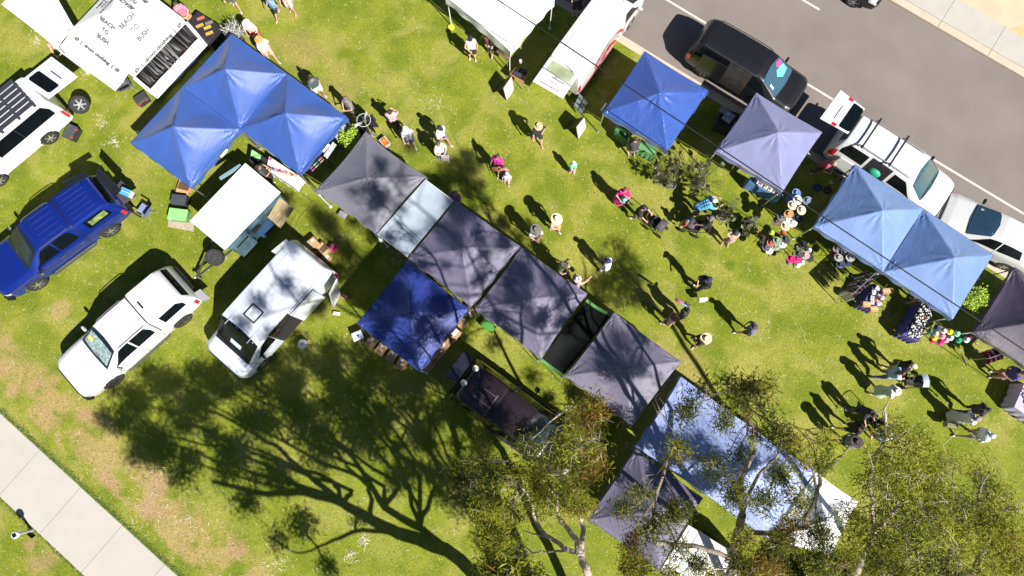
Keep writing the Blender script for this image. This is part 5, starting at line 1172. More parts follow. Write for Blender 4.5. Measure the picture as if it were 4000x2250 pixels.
for nm, f0, f1, r0, r1, c in (("canopy_panel", .15, .55, .028, .045, (.15, .30, .75)), ("canopy_panel", .5, .8, .045, .055, (.40, .15, .60)), ("canopy_panel", .75, 1.05, .055, .05, (.72, .05, .30))):
    mb = MB(); mb.tube([d0.lerp(d1, f0), d0.lerp(d1, (f0 + f1) / 2), d0.lerp(d1, f1)], [r0, (r0 + r1) / 2, r1], 10); mb.build(nm, M(c, .6), u, True)
person((2755, 1324), -140, "person under a very wide straw hat with a small green bag", (.04, .035, .03), (.05, .045, .04), 'shorts', hat=('wide', (.72, .58, .34), (.5, .38, .2)), stride=.3, hands=('down', 'front'), h=1.66)
person((2946, 1279), 165, "person in slate blue tee and dark cap walking with long strides", (.14, .16, .24), (.14, .09, .07), 'shorts', hat=('cap', (.07, .07, .09)), stride=.5, hands=('down', 'front'), lean=.15)
person((3563, 1429), -30, "person in black top, beige cap and pale shorts leading the pram group", (.02, .02, .02), (.58, .48, .38), 'shorts', hat=('cap', (.55, .47, .34)), stride=.55, hands=('front', 'down'), lean=.12)
person((3522, 1458), 0, "dark haired person in light blue shirt pushing the grey-hooded pram", (.38, .52, .66), (.10, .12, .18), 'pants', hair=(BRN, 'long'), stride=.55, hands=('push', 'push'), lean=.15)
person((3497, 1528), -10, "person in white sun hat and pale green dress walking behind the pram group", (.62, .68, .58), (.58, .66, .52), 'dress', hat=('brim', (.76, .72, .62), (.5, .5, .4)), stride=.4, hands=('front', 'down'))
person((3855, 1600), -10, "dark haired person in dark top walking nearest the plum canopy", (.05, .035, .05), (.04, .04, .05), 'pants', skin='tan', hair=(BLK_, 'tail'), stride=.5, hands=('front', 'down'))
t_, i_ = person((3811, 1636), 10, "person in grey cap and striped pale dress carrying a brown tote", (.62, .62, .60), (.55, .56, .55), 'long', skin='tan', hat=('cap', (.30, .25, .24)), stride=.45, hands=('front', 'down'))
bag("olive brown tote hanging beside the striped dress", P(3722, 1662, .62), (.22, .19, .09), (.42, .2, .34), -.2)
person((3868, 1702), 175, "person in white tee and pale grey cap walking at the right edge", (.74, .78, .80), (.28, .30, .27), 'shorts', hat=('cap', (.50, .56, .58)), stride=.6, hands=('front', 'front'), turn=0)
mb = MB(); mb.ball((0, 0, 0), .085, 10, None, 0, (1, .7, .5)); mb.tube([(0, 0, 0), (.25, -.05, .1), (.5, -.12, .25)], .008, 5)
o = mb.build("reel_lead", M((.75, .16, .02), .5), None, True); o.location = P(3788, 1684, .9); tag(o, "bright orange flyer held out by the walker in the pale grey cap", "flyer")
person((3343, 1726), 155, "person in large dark felt hat and slate blue tee under the twigs", (.12, .19, .27), (.03, .04, .06), 'shorts', hat=('wide', (.055, .035, .04), (.02, .02, .02)), stride=.5, hands=('down', 'front'))
person((3366, 1674), 165, "person in black top with fair arms beside the large dark hat", (.015, .015, .015), (.04, .03, .03), 'shorts', hair=(BLK_, 'long'), stride=.5, hands=('down', 'down'))
person((3476, 1700), 120, "person in white and blue crouching by the dark stroller at the tree edge", (.62, .66, .72), (.12, .25, .5), 'shorts', hat=('bucket', (.70, .70, .72)), stride=.1, crouch=.3, lean=.3, hands=('front', 'front'))
person((3410, 1622), -60, "person in red neckerchief bending over the dark stroller", (.03, .03, .035), (.10, .10, .09), 'pants', hair=(BLK_, 'short'), stride=.2, lean=.35, hands=('push', 'push'))
person((3990, 1458), 180, "person in purple floral top at the right edge under the plum canopy", (.10, .07, .30), (.35, .2, .2), 'skirt', hair=(BRN, 'long'), stride=.1, hands=('front', 'front'))
person((3258, 640), -60, "person with pink-blonde hair leaning at the open white wagon", (.30, .06, .10), (.08, .06, .06), 'pants', hair=((.50, .28, .18), 'long'), lean=.4, stride=.1, hands=('front', 'front'))
person((1777, 757), -120, "person in violet patterned top at the edge of the slate grey canopy", (.20, .10, .26), (.05, .04, .06), 'pants', hair=(BLK_, 'long'), stride=.1, hands=('front', 'front'))
person((2482, 545), 110, "person with tanned arms in grey seated behind the green tables", (.05, .05, .05), (.3, .2, .15), 'shorts', hair=(BRN, 'short'), crouch=.35, lean=.3, stride=.1, hands=('front', 'front'))
person((1010, 655), 20, "dark haired person browsing between the trailer and the sunglasses table", (.06, .06, .05), (.03, .03, .03), 'pants', skin='tan', hair=(BLK_, 'short'), stride=.1, hands=('front', 'front'))
person((3625, 1145), 160, "person in white leaning out from the soft toys stall", (.55, .52, .52), (.10, .10, .16), 'shorts', hair=(BRN, 'short'), lean=.4, stride=.1, hands=('front', 'front'))
# ---------------------------------------------------------------- prams
def pram(px, face, label, hood, child=False):
    q = P(px[0], px[1], .6); t = thing("pram", label, "pram", (q.x, q.y, 0), R(face)); bk = M((.02, .02, .022), .6)
    mb = MB()
    for s in (1, -1): mb.tube([(-.55, s * .22, 1.02), (-.30, s * .25, .75), (.10, s * .26, .42), (.34, s * .22, .16)], .016, 6); mb.tube([(.1, s * .26, .42), (-.28, s * .27, .16)], .016, 6)
    mb.tube([(-.55, .22, 1.02), (-.58, 0, 1.04), (-.55, -.22, 1.02)], .02, 6); mb.tube([(.34, .22, .16), (.34, -.22, .16)], .014, 6); mb.tube([(-.28, .27, .16), (-.28, -.27, .16)], .014, 6)
    mb.build("frame", M((.12, .10, .08), .4, .5), t, True)
    mb = MB(); mb.grid(lambda u, v: (-.26 + .58 * u, (v - .5) * .42, .50 + .16 * abs(v - .5) * 2 + .16 * (1 - u) ** 3), 8, 6); mb.build("seat", bk, t, True)
    mb = MB(); mb.grid(lambda u, v: (.02 + .30 * math.sin(u * 2.0), (v - .5) * .50, .60 + .36 * math.cos(u * 1.7 - .25) * math.cos((v - .5) * 1.6)), 8, 8); mb.build("hood", hood, t, True)
    mb = MB(); mb.box((-.1, 0, .26), (.42, .34, .14)); mb.build("basket", bk, t, False, False, .02)
    for x, y in ((.34, .24), (.34, -.24), (-.28, .29), (-.28, -.29)):
        mb = MB(); mb.lathe([(.06, -.02), (.13, -.022), (.14, 0), (.13, .022), (.06, .02)], 16, Matrix.Translation((x, y, .14)) @ Matrix.Rotation(math.pi / 2, 4, 'X')); mb.build("wheel", TYRE, t, True)
    return t
pram((2570, 874), -40, "black pram with a dark grey hood pushed by the person in black tee", M((.06, .055, .06), .7))
pram((2712, 880), 160, "dark pram with a grey hood and a child in a blue cap sitting in it", M((.085, .08, .09), .7))
person((2690, 860), 160, "child in blue cap and red top sitting in the grey hooded pram", (.4, .06, .05), (.3, .2, .15), 'shorts', h=.9, hz=.98, z0=.30, crouch=.25, hat=('cap', (.10, .28, .42)), stride=.05)
pram((3585, 1488), 0, "pram with a pale blue-grey hood in the walking group at the right", M((.34, .42, .50), .6))
pram((3440, 1660), -55, "dark green-grey stroller parked under the twigs at the tree edge", M((.10, .11, .10), .7))
# ================================================================ STALLS AND LOOSE THINGS
def ctr_of(C): return sum(C, Vector()) / len(C)
def table(label, px, z, cloth, top=None, skirt=True, name="table", cat="table"):
    C = [P(u, v, z) for u, v in px]; c = ctr_of(C); t = thing(name, label, cat, (c.x, c.y, 0), math.atan2((C[1] - C[0]).y, (C[1] - C[0]).x))
    mb = MB(); mb.slab(*[q - Vector((0, 0, .03)) for q in C], .03); mb.build("table_top", top or WOOD, t, False, True)
    for q in C:
        g = q + (c - q) * .12; mb = MB(); mb.tube([(g.x, g.y, 0), (g.x, g.y, z - .03)], .016, 6); mb.build("leg", GREYP, t, True, True)
    if cloth:
        cm = M(cloth, .8, var=.12, scale=5, bump=.01, bscale=9); mb = MB()
        mb.grid(lambda s, r: (C[0] * (1 - s) + C[1] * s) * (1 - r) + (C[3] * (1 - s) + C[2] * s) * r + Vector((0, 0, .006 + .004 * math.sin(9 * s + 5 * r))), 10, 10)
        if skirt:
            for k in range(4):
                a, b = C[k], C[(k + 1) % 4]; o = ((a + b) / 2 - c); o.z = 0; o.normalize()
                mb.grid(lambda s, r, a=a, b=b, o=o: a.lerp(b, s) + o * (.012 + r * (.03 + .025 * math.sin(s * 22))) + Vector((0, 0, .004 - r * (z * .82 + .03 * math.sin(s * 9)))), 22, 4)
        mb.build("table_cloth", cm, t, True, True)
    def at(s, r, h=.012): return (C[0] * (1 - s) + C[1] * s) * (1 - r) + (C[3] * (1 - s) + C[2] * s) * r + Vector((0, 0, h))
    return t, at, math.atan2((C[1] - C[0]).y, (C[1] - C[0]).x)
def carton(label, px, size=(.42, .32, .32), rz=.6, z0=0.0, color=None, open_=False, lab=(.2, .1), group=None, name="carton"):
    q = P(px[0], px[1], z0 + size[2]); t = thing(name, label, "box", (q.x, q.y, z0), rz, group); cm = color or CARD; x, y, h = size
    mb = MB(); mb.box((0, 0, h / 2), (x, y, h)); mb.build("box_body", cm, t, False, False, .008)
    mb = MB()
    if open_:
        mb.slab((-x / 2, -y / 2, h), (x / 2, -y / 2, h), (x / 2, -y / 2 - y * .4, h - .05), (-x / 2, -y / 2 - y * .4, h - .05), .006); mb.slab((-x / 2, y / 2, h), (x / 2, y / 2, h), (x / 2, y / 2 + y * .4, h + .02), (-x / 2, y / 2 + y * .4, h + .02), .006)
        mb.build("flaps", cm, t); mb = MB(); mb.box((0, 0, h + .003), (x * .86, y * .86, .006)); mb.build("opening", M((.10, .06, .03), .9), t)
    else:
        mb.box((0, 0, h + .0015), (x * .98, .045, .003)); mb.build("tape", M((.55, .42, .26), .4), t)
        if lab: mb = MB(); mb.box((x * lab[0], y * lab[1] * 2, h + .004), (.11, .09, .003)); mb.build("paper_label", PAPER, t)
    return t
def tub(label, px, color, lid, size=(.55, .42, .32), rz=0.0, z0=0, name="tub", clips=None):
    q = P(px[0], px[1], z0 + size[2]); t = thing(name, label, "tub", (q.x, q.y, z0), rz); x, y, h = size
    mb = MB(); mb.box((0, 0, h / 2), (x * .9, y * .9, h), taper=1.08); mb.build("tub_body", color, t, False, False, .02)
    mb = MB(); mb.box((0, 0, h + .01), (x, y, .035)); mb.box((0, 0, h + .03), (x * .84, y * .82, .02)); 
    if clips:
        for k in (-1, 0, 1): mb.box((k * x * .22, 0, h + .045), (.03, y * .6, .015))
    mb.build("lid", lid, t, False, False, .012)
    if clips:
        for s in (1, -1): mb = MB(); mb.box((x * .3 * s, -y / 2 - .005, h - .01), (.07, .03, .07)); mb.build("clip", clips, t)
    return t
# food table, top left
t, at, a_ = table("black clothed food table with orange and yellow packets, right of the printed marquee", [(771, 44), (862, 101), (813, 166), (732, 93)], .8, (.016, .014, .020))
for k, (s, r, c, w) in enumerate(((.28, .25, (.60, .16, .10), "red-orange"), (.42, .62, (.62, .42, .06), "mustard"), (.68, .45, (.66, .46, .05), "bright yellow"), (.86, .62, (.64, .40, .08), "orange-yellow"), (.62, .2, (.25, .22, .2), "brown"))):
    q = at(s, r); o = thing("snack_tray", w + " snack packets in a short row on the black food table", "tray", q, a_ + 1.0)
    mb = MB(); mb.box((0, 0, .01), (.34, .15, .012)); mb.build("tray_base", M((.08, .06, .05), .6), o)
    for i in range(5): mb = MB(); mb.box((-.13 + i * .065, 0, .04), (.045, .12, .04), rx=.2); mb.build("packet", M(c, .4, var=.2, scale=30), o, False, False, .006)
def leafy(label, px, z, r, mats, n, name="potted_plant", size=.09, w=.045, pot=(.06, .05, .05), h=None, up=.3, seed=5):
    q = P(px[0], px[1], z); t = thing(name, label, "plant", (q.x, q.y, 0)); mb = MB()
    mb.lathe([(.10, 0), (.15, .25), (.16, .28), (.13, .28), (.12, .22), (.01, .22)], 16); mb.build("pot", M(pot, .6), t, True)
    mb = MB(); rs = random.Random(seed)
    tips = []
    for k in range(7):
        a = rs.uniform(0, 6.28); d = r * rs.uniform(.3, .9); e = Vector((math.cos(a) * d, math.sin(a) * d, z - rs.uniform(0, .3))); mb.tube([(0, 0, .2), (e.x * .3, e.y * .3, z * .5), e], [.016, .012, .006], 5); tips.append((e, r * .42))
    tips.append((Vector((0, 0, z)), r * .5)); mb.build("stem", M((.18, .13, .08), .8), t, True)
    rg = np.random.default_rng(seed); V = []; ci = rg.integers(0, len(tips), n); C = np.array([tuple(c) for c, _ in tips])[ci]; S = np.array([s for _, s in tips])[ci]
    pos = C + rg.normal(0, .55, (n, 3)) * S[:, None]; a = rg.uniform(0, 6.28, n); el = rg.normal(up - .2, .5, n)
    d = np.stack([np.cos(a) * np.cos(el), np.sin(a) * np.cos(el), np.sin(el)], 1); qv = np.cross(d, rg.normal(0, .5, (n, 3)) + np.array([0, 0, 1])); qv /= np.linalg.norm(qv, axis=1)[:, None]
    ln = size * rg.uniform(.6, 1.3, n)[:, None]; W = w / 2 * qv * rg.uniform(.7, 1.2, n)[:, None]
    V = np.stack([pos, pos + d * ln * .5 + W, pos + d * ln, pos + d * ln * .5 - W], 1).reshape(-1, 3); F_ = np.arange(n)[:, None] * 4 + np.array([[0, 1, 2, 3]])
    npmesh("foliage", V, F_, mats, rg.integers(0, len(mats), n), t); return t
LIME = [M((.30, .42, .03), .5), M((.42, .55, .05), .5), M((.20, .32, .02), .5)]
leafy("silvery white pampas plumes standing at the tip of the top blue canopy", (905, 108), 1.3, .35, [M((.62, .60, .58), .8), M((.4, .38, .38), .8), M((.12, .11, .11), .8)], 420, size=.22, w=.03, up=.6)
leafy("bright lime green shrub in a pot between the blue and slate grey canopies", (1368, 548), 1.6, .42, LIME, 1500, seed=8)
leafy("bright lime green bush squeezed between the sky blue and plum canopies", (3822, 1165), 1.9, .48, LIME, 1700, seed=9)
CR = M((.03, .03, .035), .5)
tub("black storage crate with a red clip at the foot of the printed marquee wall", (550, 384), CR, M((.05, .05, .055), .5), (.55, .42, .3), ang((500, 380), (560, 340)), clips=M((.6, .03, .03), .4))
tub("black storage crate with red clips beside the camper van's wheel", (272, 515), CR, M((.05, .05, .055), .5), (.62, .42, .42), ang((230, 560), (290, 500)) + .3, clips=M((.65, .04, .04), .4))
tub("black tub with a dusty lid between the wooden crate and the green-lidded tub", (697, 780), CR, M((.06, .07, .08), .35), (.62, .44, .42), -.12)
tub("tub with a pale green lid standing on flattened cardboard", (694, 838), M((.10, .28, .08), .5), M((.26, .60, .20), .5), (.78, .50, .40), -.12)
tub("bright green tub with the lid on, behind the violet-grey canopy row", (1906, 1273), M((.04, .18, .03), .5), M((.07, .26, .04), .5), (.62, .34, .28), ang((1870, 1250), (1940, 1300)))
tub("small grey plastic tub poking out below the slate grey canopy", (1338, 838), M((.22, .20, .22), .5), M((.28, .26, .28), .5), (.36, .26, .2), ang((1325, 822), (1375, 852)))
mb = MB(); mb.slab(P(660, 850, .03), P(760, 858, .03), P(756, 905, .03), P(655, 885, .03), .012); o = mb.build("cardboard_sheet", M((.40, .33, .25), .9, var=.2), None); tag(o, "flattened cardboard lying under the green-lidded tub", "cardboard")
carton("open wooden fruit crate poking out below the left blue canopy", (718, 727), (.55, .36, .25), -.25, color=M((.50, .26, .12), .7), open_=True, name="wooden_crate")
# camp chair by the blue ute, cooler on its tailgate
def camp_chair(label, px, rz, c, z=.42):
    q = P(px[0], px[1], z); t = thing("camp_chair", label, "chair", (q.x, q.y, 0), rz)
    cm = M(c, .8, var=.25, scale=8)
    mb = MB(); mb.grid(lambda u, v: ((u - .5) * .50, (v - .5) * .45, .42 - .07 * math.sin(math.pi * u)), 6, 6); mb.build("seat", cm, t, True)
    mb = MB(); mb.grid(lambda u, v: (-.25 - .14 * v, (u - .5) * .48 , .42 + .42 * v), 6, 6); mb.build("backrest", cm, t, True)
    for s in (1, -1):
        for e in (1, -1): mb = MB(); mb.tube([(s * .27, e * .26, 0), (-s * .20 * .2 + s * .02, -e * .23, .42)], .012, 5); mb.build("leg", GREYP, t, True)
        mb = MB(); mb.box((0, s * .28, .62), (.42, .06, .02)); mb.build("armrest", BLACK, t)
camp_chair("blue-grey folding camp chair behind the blue ute", (562, 822), 2.6, (.16, .20, .32))
camp_chair("folded grey folding stool under the corner of the printed marquee", (484, 330), .5, (.10, .10, .11), .45)
t = thing("cooler", "white and light blue cooler box on the blue ute's tailgate", "cooler", P(505, 758, .85), -.4)
mb = MB(); mb.box((0, 0, .14), (.42, .28, .26)); mb.build("cooler_body", M((.6, .64, .66), .4), t, False, False, .02); mb = MB(); mb.box((0, 0, .30), (.44, .30, .05)); mb.build("lid", M((.08, .35, .60), .4), t, False, False, .015)
mb = MB(); mb.tube([(-.2, 0, .34), (-.12, 0, .42), (.12, 0, .42), (.2, 0, .34)], .01, 5); mb.build("handle", WHITE, t, True)
# sunglasses stall
t, at, a_ = table("white table covered with colourful jewellery and sunglasses beside the camper trailer", [(1052, 612), (1172, 690), (1143, 727), (1040, 660)], .78, (.70, .69, .68))
pal = [((.72, .10, .28), "pink"), ((.55, .42, .35), "beige"), ((.08, .35, .33), "teal"), ((.16, .08, .28), "purple"), ((.62, .20, .10), "coral"), ((.03, .03, .04), "black"), ((.68, .60, .20), "gold")]
rs = random.Random(4)
for i in range(16):
    c, w = pal[i % 7]; s, r = .06 + .88 * ((i * .618) % 1), .14 + .72 * ((i * .377) % 1); q = at(s, r); mb = MB()
    if i % 3 == 0: mb.lathe([(.055, 0), (.06, .03), (.045, .04), (.01, .035)], 12)
    else:
        mb.box((0, 0, .012), (.17, .12, .02))
        for k in range(6): mb.ball((-.06 + .06 * (k % 3), -.03 + .06 * (k // 3), .03), .022, 6)
    o = mb.build("jewellery_tray" if i % 3 else "bowl", M(c, .5, var=.5, scale=40), None, True); o.location = q; o.rotation_euler = (0, 0, a_)
    tag(o, w + (" tray of small jewellery" if i % 3 else " round bowl") + " on the white jewellery table", "tray", "trays on the jewellery table")
t, at, a_ = table("black clothed table with a pale green cloth on it behind the trailer", [(985, 585), (1045, 622), (1030, 668), (975, 630)], .76, (.02, .018, .022))
mb = MB(); mb.grid(lambda u, v: at(.0 + .62 * u, .0 + .55 * v, .03 + .02 * math.sin(7 * u + 5 * v)), 8, 8); o = mb.build("folded_cloth", M((.25, .52, .20), .8), None, True); tag(o, "pale green cloth draped on the black table behind the trailer", "cloth")
def board(label, top0, top1, bot0, bot1, z1, z0, mat, name="sign_board", cat="sign", back=True, frame=None):
    C = [P(*top0, z1), P(*top1, z1), P(*bot1, z0), P(*bot0, z0)]; c = ctr_of(C); t = thing(name, label, cat, (c.x, c.y, 0), math.atan2((C[1] - C[0]).y, (C[1] - C[0]).x))
    n = (C[1] - C[0]).cross(C[3] - C[0]).normalized(); n = n if n.z > 0 else -n
    if n.z < .02: n = -n if n.dot(Vector((0, 0, CH)) - c) < 0 else n
    mb = MB(); mb.quad(*C); mb.quad(*[q - n * .018 for q in reversed(C)])
    for k in range(4): a, b = C[k], C[(k + 1) % 4]; mb.quad(a, b, b - n * .018, a - n * .018)
    mb.build("panel", mat, t, False, True)
    mb = MB()
    for k in range(4): mb.tube([C[k] + n * .004, C[(k + 1) % 4] + n * .004], .014, 5)
    mb.build("frame", frame or WOOD, t, False, True)
    if back:
        h = Vector((n.x, n.y, 0)).normalized() * -.55; mb = MB(); mb.slab(C[0] - n * .03, C[1] - n * .03, Vector((C[1].x, C[1].y, .01)) + h, Vector((C[0].x, C[0].y, .01)) + h, .015); mb.build("rear_panel", BLACK, t, False, True)
    def at(s, r, h=.006): return (C[0] * (1 - s) + C[1] * s) * (1 - r) + (C[3] * (1 - s) + C[2] * s) * r + n * h
    return t, at
t, at = board("plain white sandwich board beside the small wooden table", (1998, 298), (1966, 345), (2008, 350), (1979, 393), 1.05, .02, WHITE)
t, at = board("white sandwich board with rows of printed text near the cobalt canopy", (2282, 458), (2251, 497), (2290, 497), (2259, 543), 1.05, .02, WHITE)
mb = MB()
for r, s0, s1 in ((.12, .2, .8), (.24, .15, .85), (.33, .3, .7), (.46, .15, .8), (.54, .15, .85), (.62, .15, .7), (.70, .15, .85), (.82, .3, .7)):
    x = s0
    while x < s1:
        w = rs.uniform(.05, .12); mb.quad(at(x, r), at(min(x + w, s1), r), at(min(x + w, s1), r + .045), at(x, r + .045)); x += w + .03
mb.build("lettering", M((.35, .12, .14), .7), t, False, True)
t, at = board("tilted display board of six mirror-like pictures behind the delivery van", (2264, 362), (2298, 401), (2241, 412), (2274, 450), 1.15, .35, BLACK, "display_board", "display", False, BLACK)
for i in range(6):
    s0, r0 = (i % 2) * .5 + .04, (i // 2) * .333 + .03; mb = MB(); mb.quad(at(s0, r0, .012), at(s0 + .42, r0, .012), at(s0 + .42, r0 + .27, .012), at(s0, r0 + .27, .012)); mb.build("picture", M([(.45, .50, .62), (.35, .38, .48)][i % 2], .25, var=.2), t, False, True)
for s in (.05, .95): mb = MB(); q = at(s, 0); mb.tube([q, (q.x, q.y, .0)], .015, 5); mb.build("leg", BLACK, t, True, True)
t, at, a_ = table("small wooden table with a pink jar and papers behind the white sandwich board", [(2014, 262), (2066, 272), (2044, 326), (1991, 288)], .7, None, M((.34, .17, .08), .5))
o = thing("jar", "pink glass jar with a lid on the small wooden table", "jar", P(2033, 246, .8)); mb = MB(); mb.lathe([(.05, 0), (.07, .06), (.07, .16), (.055, .2), (.01, .2)], 14); mb.build("jar_body", M((.62, .30, .32), .2, coat=.5), o, True); mb = MB(); mb.lathe([(.06, .2), (.06, .225), (.01, .23)], 14); mb.build("lid", M((.6, .55, .55), .4), o, True)
mb = MB(); mb.slab(at(.15, .5, .02), at(.7, .45, .02), at(.7, .78, .02), at(.2, .85, .02), .01); tag(mb.build("papers", M((.6, .6, .66), .7, var=.4, scale=25), None), "printed papers lying on the small wooden table", "papers")
mb = MB(); mb.grid(lambda u, v: at(.35 + .6 * u, .05 + .4 * v, .03 + .03 * math.sin(8 * u + 4 * v)), 8, 8); tag(mb.build("black_cloth", BLACK, None, True), "crumpled black cloth on the small wooden table", "cloth")
t, at, a_ = table("narrow timber table of seedlings under the edge of the white marquee", [(1918, 160), (1990, 208), (1986, 234), (1912, 184)], .75, None, M((.16, .09, .06), .7))
for i in range(9):
    q = at(.1 + .1 * i, .35 + .3 * (i % 2)); o = thing("seedling_pot", "small seedling pot with leaves on the table under the white marquee", "plant", q, 0, "seedlings on the timber table"); mb = MB(); mb.lathe([(.03, 0), (.045, .07), (.01, .07)], 10); mb.build("pot", BLACK, o, True)
    mb = MB()
    for k in range(8): a = k * .8; mb.add([(0, 0, .07), (math.cos(a) * .05 + .01, math.sin(a) * .05, .12), (math.cos(a) * .09, math.sin(a) * .09, .11), (math.cos(a) * .05, math.sin(a) * .05 + .015, .12)], [(0, 1, 2, 3)])
    mb.build("leaves", LIME[i % 3] if i % 2 else M((.05, .12, .02), .6), o)
# racks and boards beside the trio
t, at = board("sloping black rack of coloured sunglasses at the front corner of the blue trio", (1206, 655), (1252, 610), (1218, 672), (1266, 625), 1.25, .95, BLACK, "sunglasses_rack", "display", False, BLACK)
for i in range(14):
    c = pal[(i * 3) % 7][0]; q = at(.08 + .14 * (i % 7), .25 + .5 * (i // 7), .03); o = MB(); o.ball((0, 0, 0), .035, 8, None, 0, (1, .6, .4)); o.ball((.05, 0, 0), .03, 8, None, 0, (1, .6, .4)); o = o.build("sunglasses", M(c if i % 7 != 5 else (.5, .5, .5), .3), None, True); o.location = q; o.rotation_euler = (0, 0, .9)
    tag(o, pal[(i * 3) % 7][1] + " pair of sunglasses on the sloping black rack", "sunglasses", "sunglasses on the rack")
for s in (.02, .98): mb = MB(); q = at(s, .5); mb.tube([q, (q.x, q.y, 0)], .015, 5); mb.build("leg", BLACK, t, True, True)
for k, (a, b) in enumerate((((1300, 552), (1262, 608)), ((1345, 482), (1304, 534)))):
    t, at = board(["white ribbed display shelf nearer the sunglasses rack, under the blue trio", "white ribbed display shelf nearer the lawn, under the blue trio"][k], a, b, (a[0] + 16, a[1] + 14), (b[0] + 16, b[1] + 14), 1.35, 1.1, M((.50, .51, .53), .4), "display_shelf", "shelf", False, BLACK)
    for i in range(4): mb = MB(); mb.tube([at(.03, .2 + .2 * i, .01), at(.97, .2 + .2 * i, .01)], .012, 5); mb.build("shelf_rib", M((.3, .31, .33), .4), t, True, True)
    for s in (.02, .98): mb = MB(); q = at(s, .5); mb.tube([q, (q.x, q.y, 0)], .015, 5); mb.build("leg", BLACK, t, True, True)
# ring rack
q = P(1420, 468, 1.65); t = thing("ring_rack", "round garment rack with white hangers at the tip of the slate grey canopy", "clothes rack", (q.x, q.y, 0))
mb = MB(); pts = [(.28 * math.cos(a), .28 * math.sin(a), 1.62) for a in np.linspace(0, 2 * math.pi, 19)]; mb.tube(pts, .009, 6); mb.build("ring", WHITE, t, True)
mb = MB(); mb.tube([(0, 0, 0), (0, 0, 1.62)], .02, 6); [mb.tube([(0, 0, 1.62), (.28 * math.cos(a), .28 * math.sin(a), 1.62)], .01, 5) for a in (0, 2.1, 4.2)]; mb.box((0, 0, .02), (.5, .06, .03)); mb.box((0, 0, .022), (.06, .5, .03)); mb.build("stand", ALU, t, True)
for k in range(9):
    a = k * .7; mb = MB(); c, s = math.cos(a), math.sin(a); x, y = q.x + .28 * c, q.y + .28 * s
    mb.grid(lambda u, v: (x + (u - .5) * .30 * c * (1 + .3 * v), y + (u - .5) * .30 * s * (1 + .3 * v), 1.55 - .65 * v), 5, 5); mb.grid(lambda u, v: (x - s * .03 + (u - .5) * .30 * c * (1 + .3 * v), y + c * .03 + (u - .5) * .30 * s * (1 + .3 * v), 1.55 - .65 * v), 5, 5)
    tag(mb.build("hanging_garment", M([(.02, .02, .022), (.03, .03, .03), (.6, .6, .58)][k % 3 if k in (2, 5) else 0], .85), None, True), "black garment on the round rack at the tip of the slate grey canopy", "clothes", "garments on the round rack")
t = thing("toy_wagon", "orange toy wagon of goods by the slate grey canopy edge", "wagon", P(1502, 552, .35) - Vector((0, 0, .35)), -.9)
mb = MB(); mb.box((0, 0, .22), (.42, .3, .2), taper=1.1); mb.build("tray", M((.60, .56, .50), .5), t, False, False, .02); mb = MB(); mb.box((.02, 0, .34), (.36, .24, .06)); mb.box((-.05, .02, .38), (.14, .14, .05)); mb.build("load", M((.65, .22, .03), .6, var=.4, scale=12), t, False, False, .02)
for x, y in ((.15, .16), (.15, -.16), (-.15, .16), (-.15, -.16)): mb = MB(); mb.lathe([(.03, -.015), (.07, -.015), (.07, .015), (.03, .015)], 12, Matrix.Translation((x, y, .07)) @ Matrix.Rotation(math.pi / 2, 4, 'X')); mb.build("wheel", TYRE, t, True)
# power cable on the grass
pts = [(1174, 759), (1200, 768), (1216, 786), (1210, 806), (1188, 826), (1168, 850), (1155, 880), (1143, 906)]
mb = MB(); mb.tube([P(u, v, .02) for u, v in pts], .008, 5); mb.tube([P(u, v, .02) for u, v in ((1143, 906), (1130, 890), (1140, 860), (1155, 835), (1150, 830))], .008, 5); tag(mb.build("power_cable", M((.12, .09, .04), .6), None, True), "thin dark power cable looping over the grass right of the trailer", "cable")
# cartons round the cargo van and blue canopy
a1 = ang((1200, 975), (1250, 935))
carton("tall brown carton with a white label behind the cargo van", (1217, 950), (.48, .38, .45), a1)
carton("open brown carton holding a white plate behind the cargo van", (1264, 972), (.34, .28, .30), a1 + .1, open_=True)
carton("open brown carton of pictures nearest the cargo van", (1247, 998), (.34, .28, .26), a1 + .9, open_=True)
carton("shallow brown carton with white papers at the lower end of the carton pile", (1278, 1008), (.30, .24, .2), a1 + .1, lab=(.1, .1))
carton("magenta box at the right end of the carton pile", (1297, 966), (.32, .24, .28), a1 + .5, color=M((.60, .02, .18), .5), lab=None)
carton("magenta box on the grass behind the cargo van's open back door", (1347, 1156), (.28, .16, .18), -.5, color=M((.35, .02, .12), .5), lab=None)
carton("small white flat box on the grass below the cargo van's back door", (1313, 1224), (.28, .14, .12), -.15, color=M((.62, .66, .72), .5), lab=None)
t = thing("stool", "round white folding step stool beside the cargo van's side door", "stool", P(1181, 1344, .3) - Vector((0, 0, .3)), .3)
mb = MB(); mb.lathe([(.14, .26), (.19, .27), (.19, .30), (.02, .305)], 20); mb.build("seat", M((.60, .60, .62), .5), t, True); mb = MB(); mb.box((0, 0, .308), (.12, .03, .006)); mb.build("grip_slot", BLACK, t)
for x, y in ((.12, .1), (-.12, .1), (.12, -.1), (-.12, -.1)): mb = MB(); mb.box((x, y, .13), (.05, .05, .26)); mb.build("leg", M((.6, .6, .62), .5), t)
tub("white lidded bin with a dark blue mark beside the deep blue canopy", (1396, 1312), M((.04, .05, .07), .5), M((.60, .62, .66), .4), (.42, .36, .40), .4)
mb = MB(); q = P(1398, 1311, .48); mb.box((q.x, q.y, .468), (.12, .05, .006), .4); mb.box((q.x + .02, q.y - .03, .469), (.04, .1, .006), .4); tag(mb.build("marker", M((.03, .06, .2), .5), None), "dark blue label sheet lying on the white lidded bin", "label")
ae = ang((1410, 1290), (1600, 1420)) ; ae2 = ang((1650, 1450), (1850, 1200))
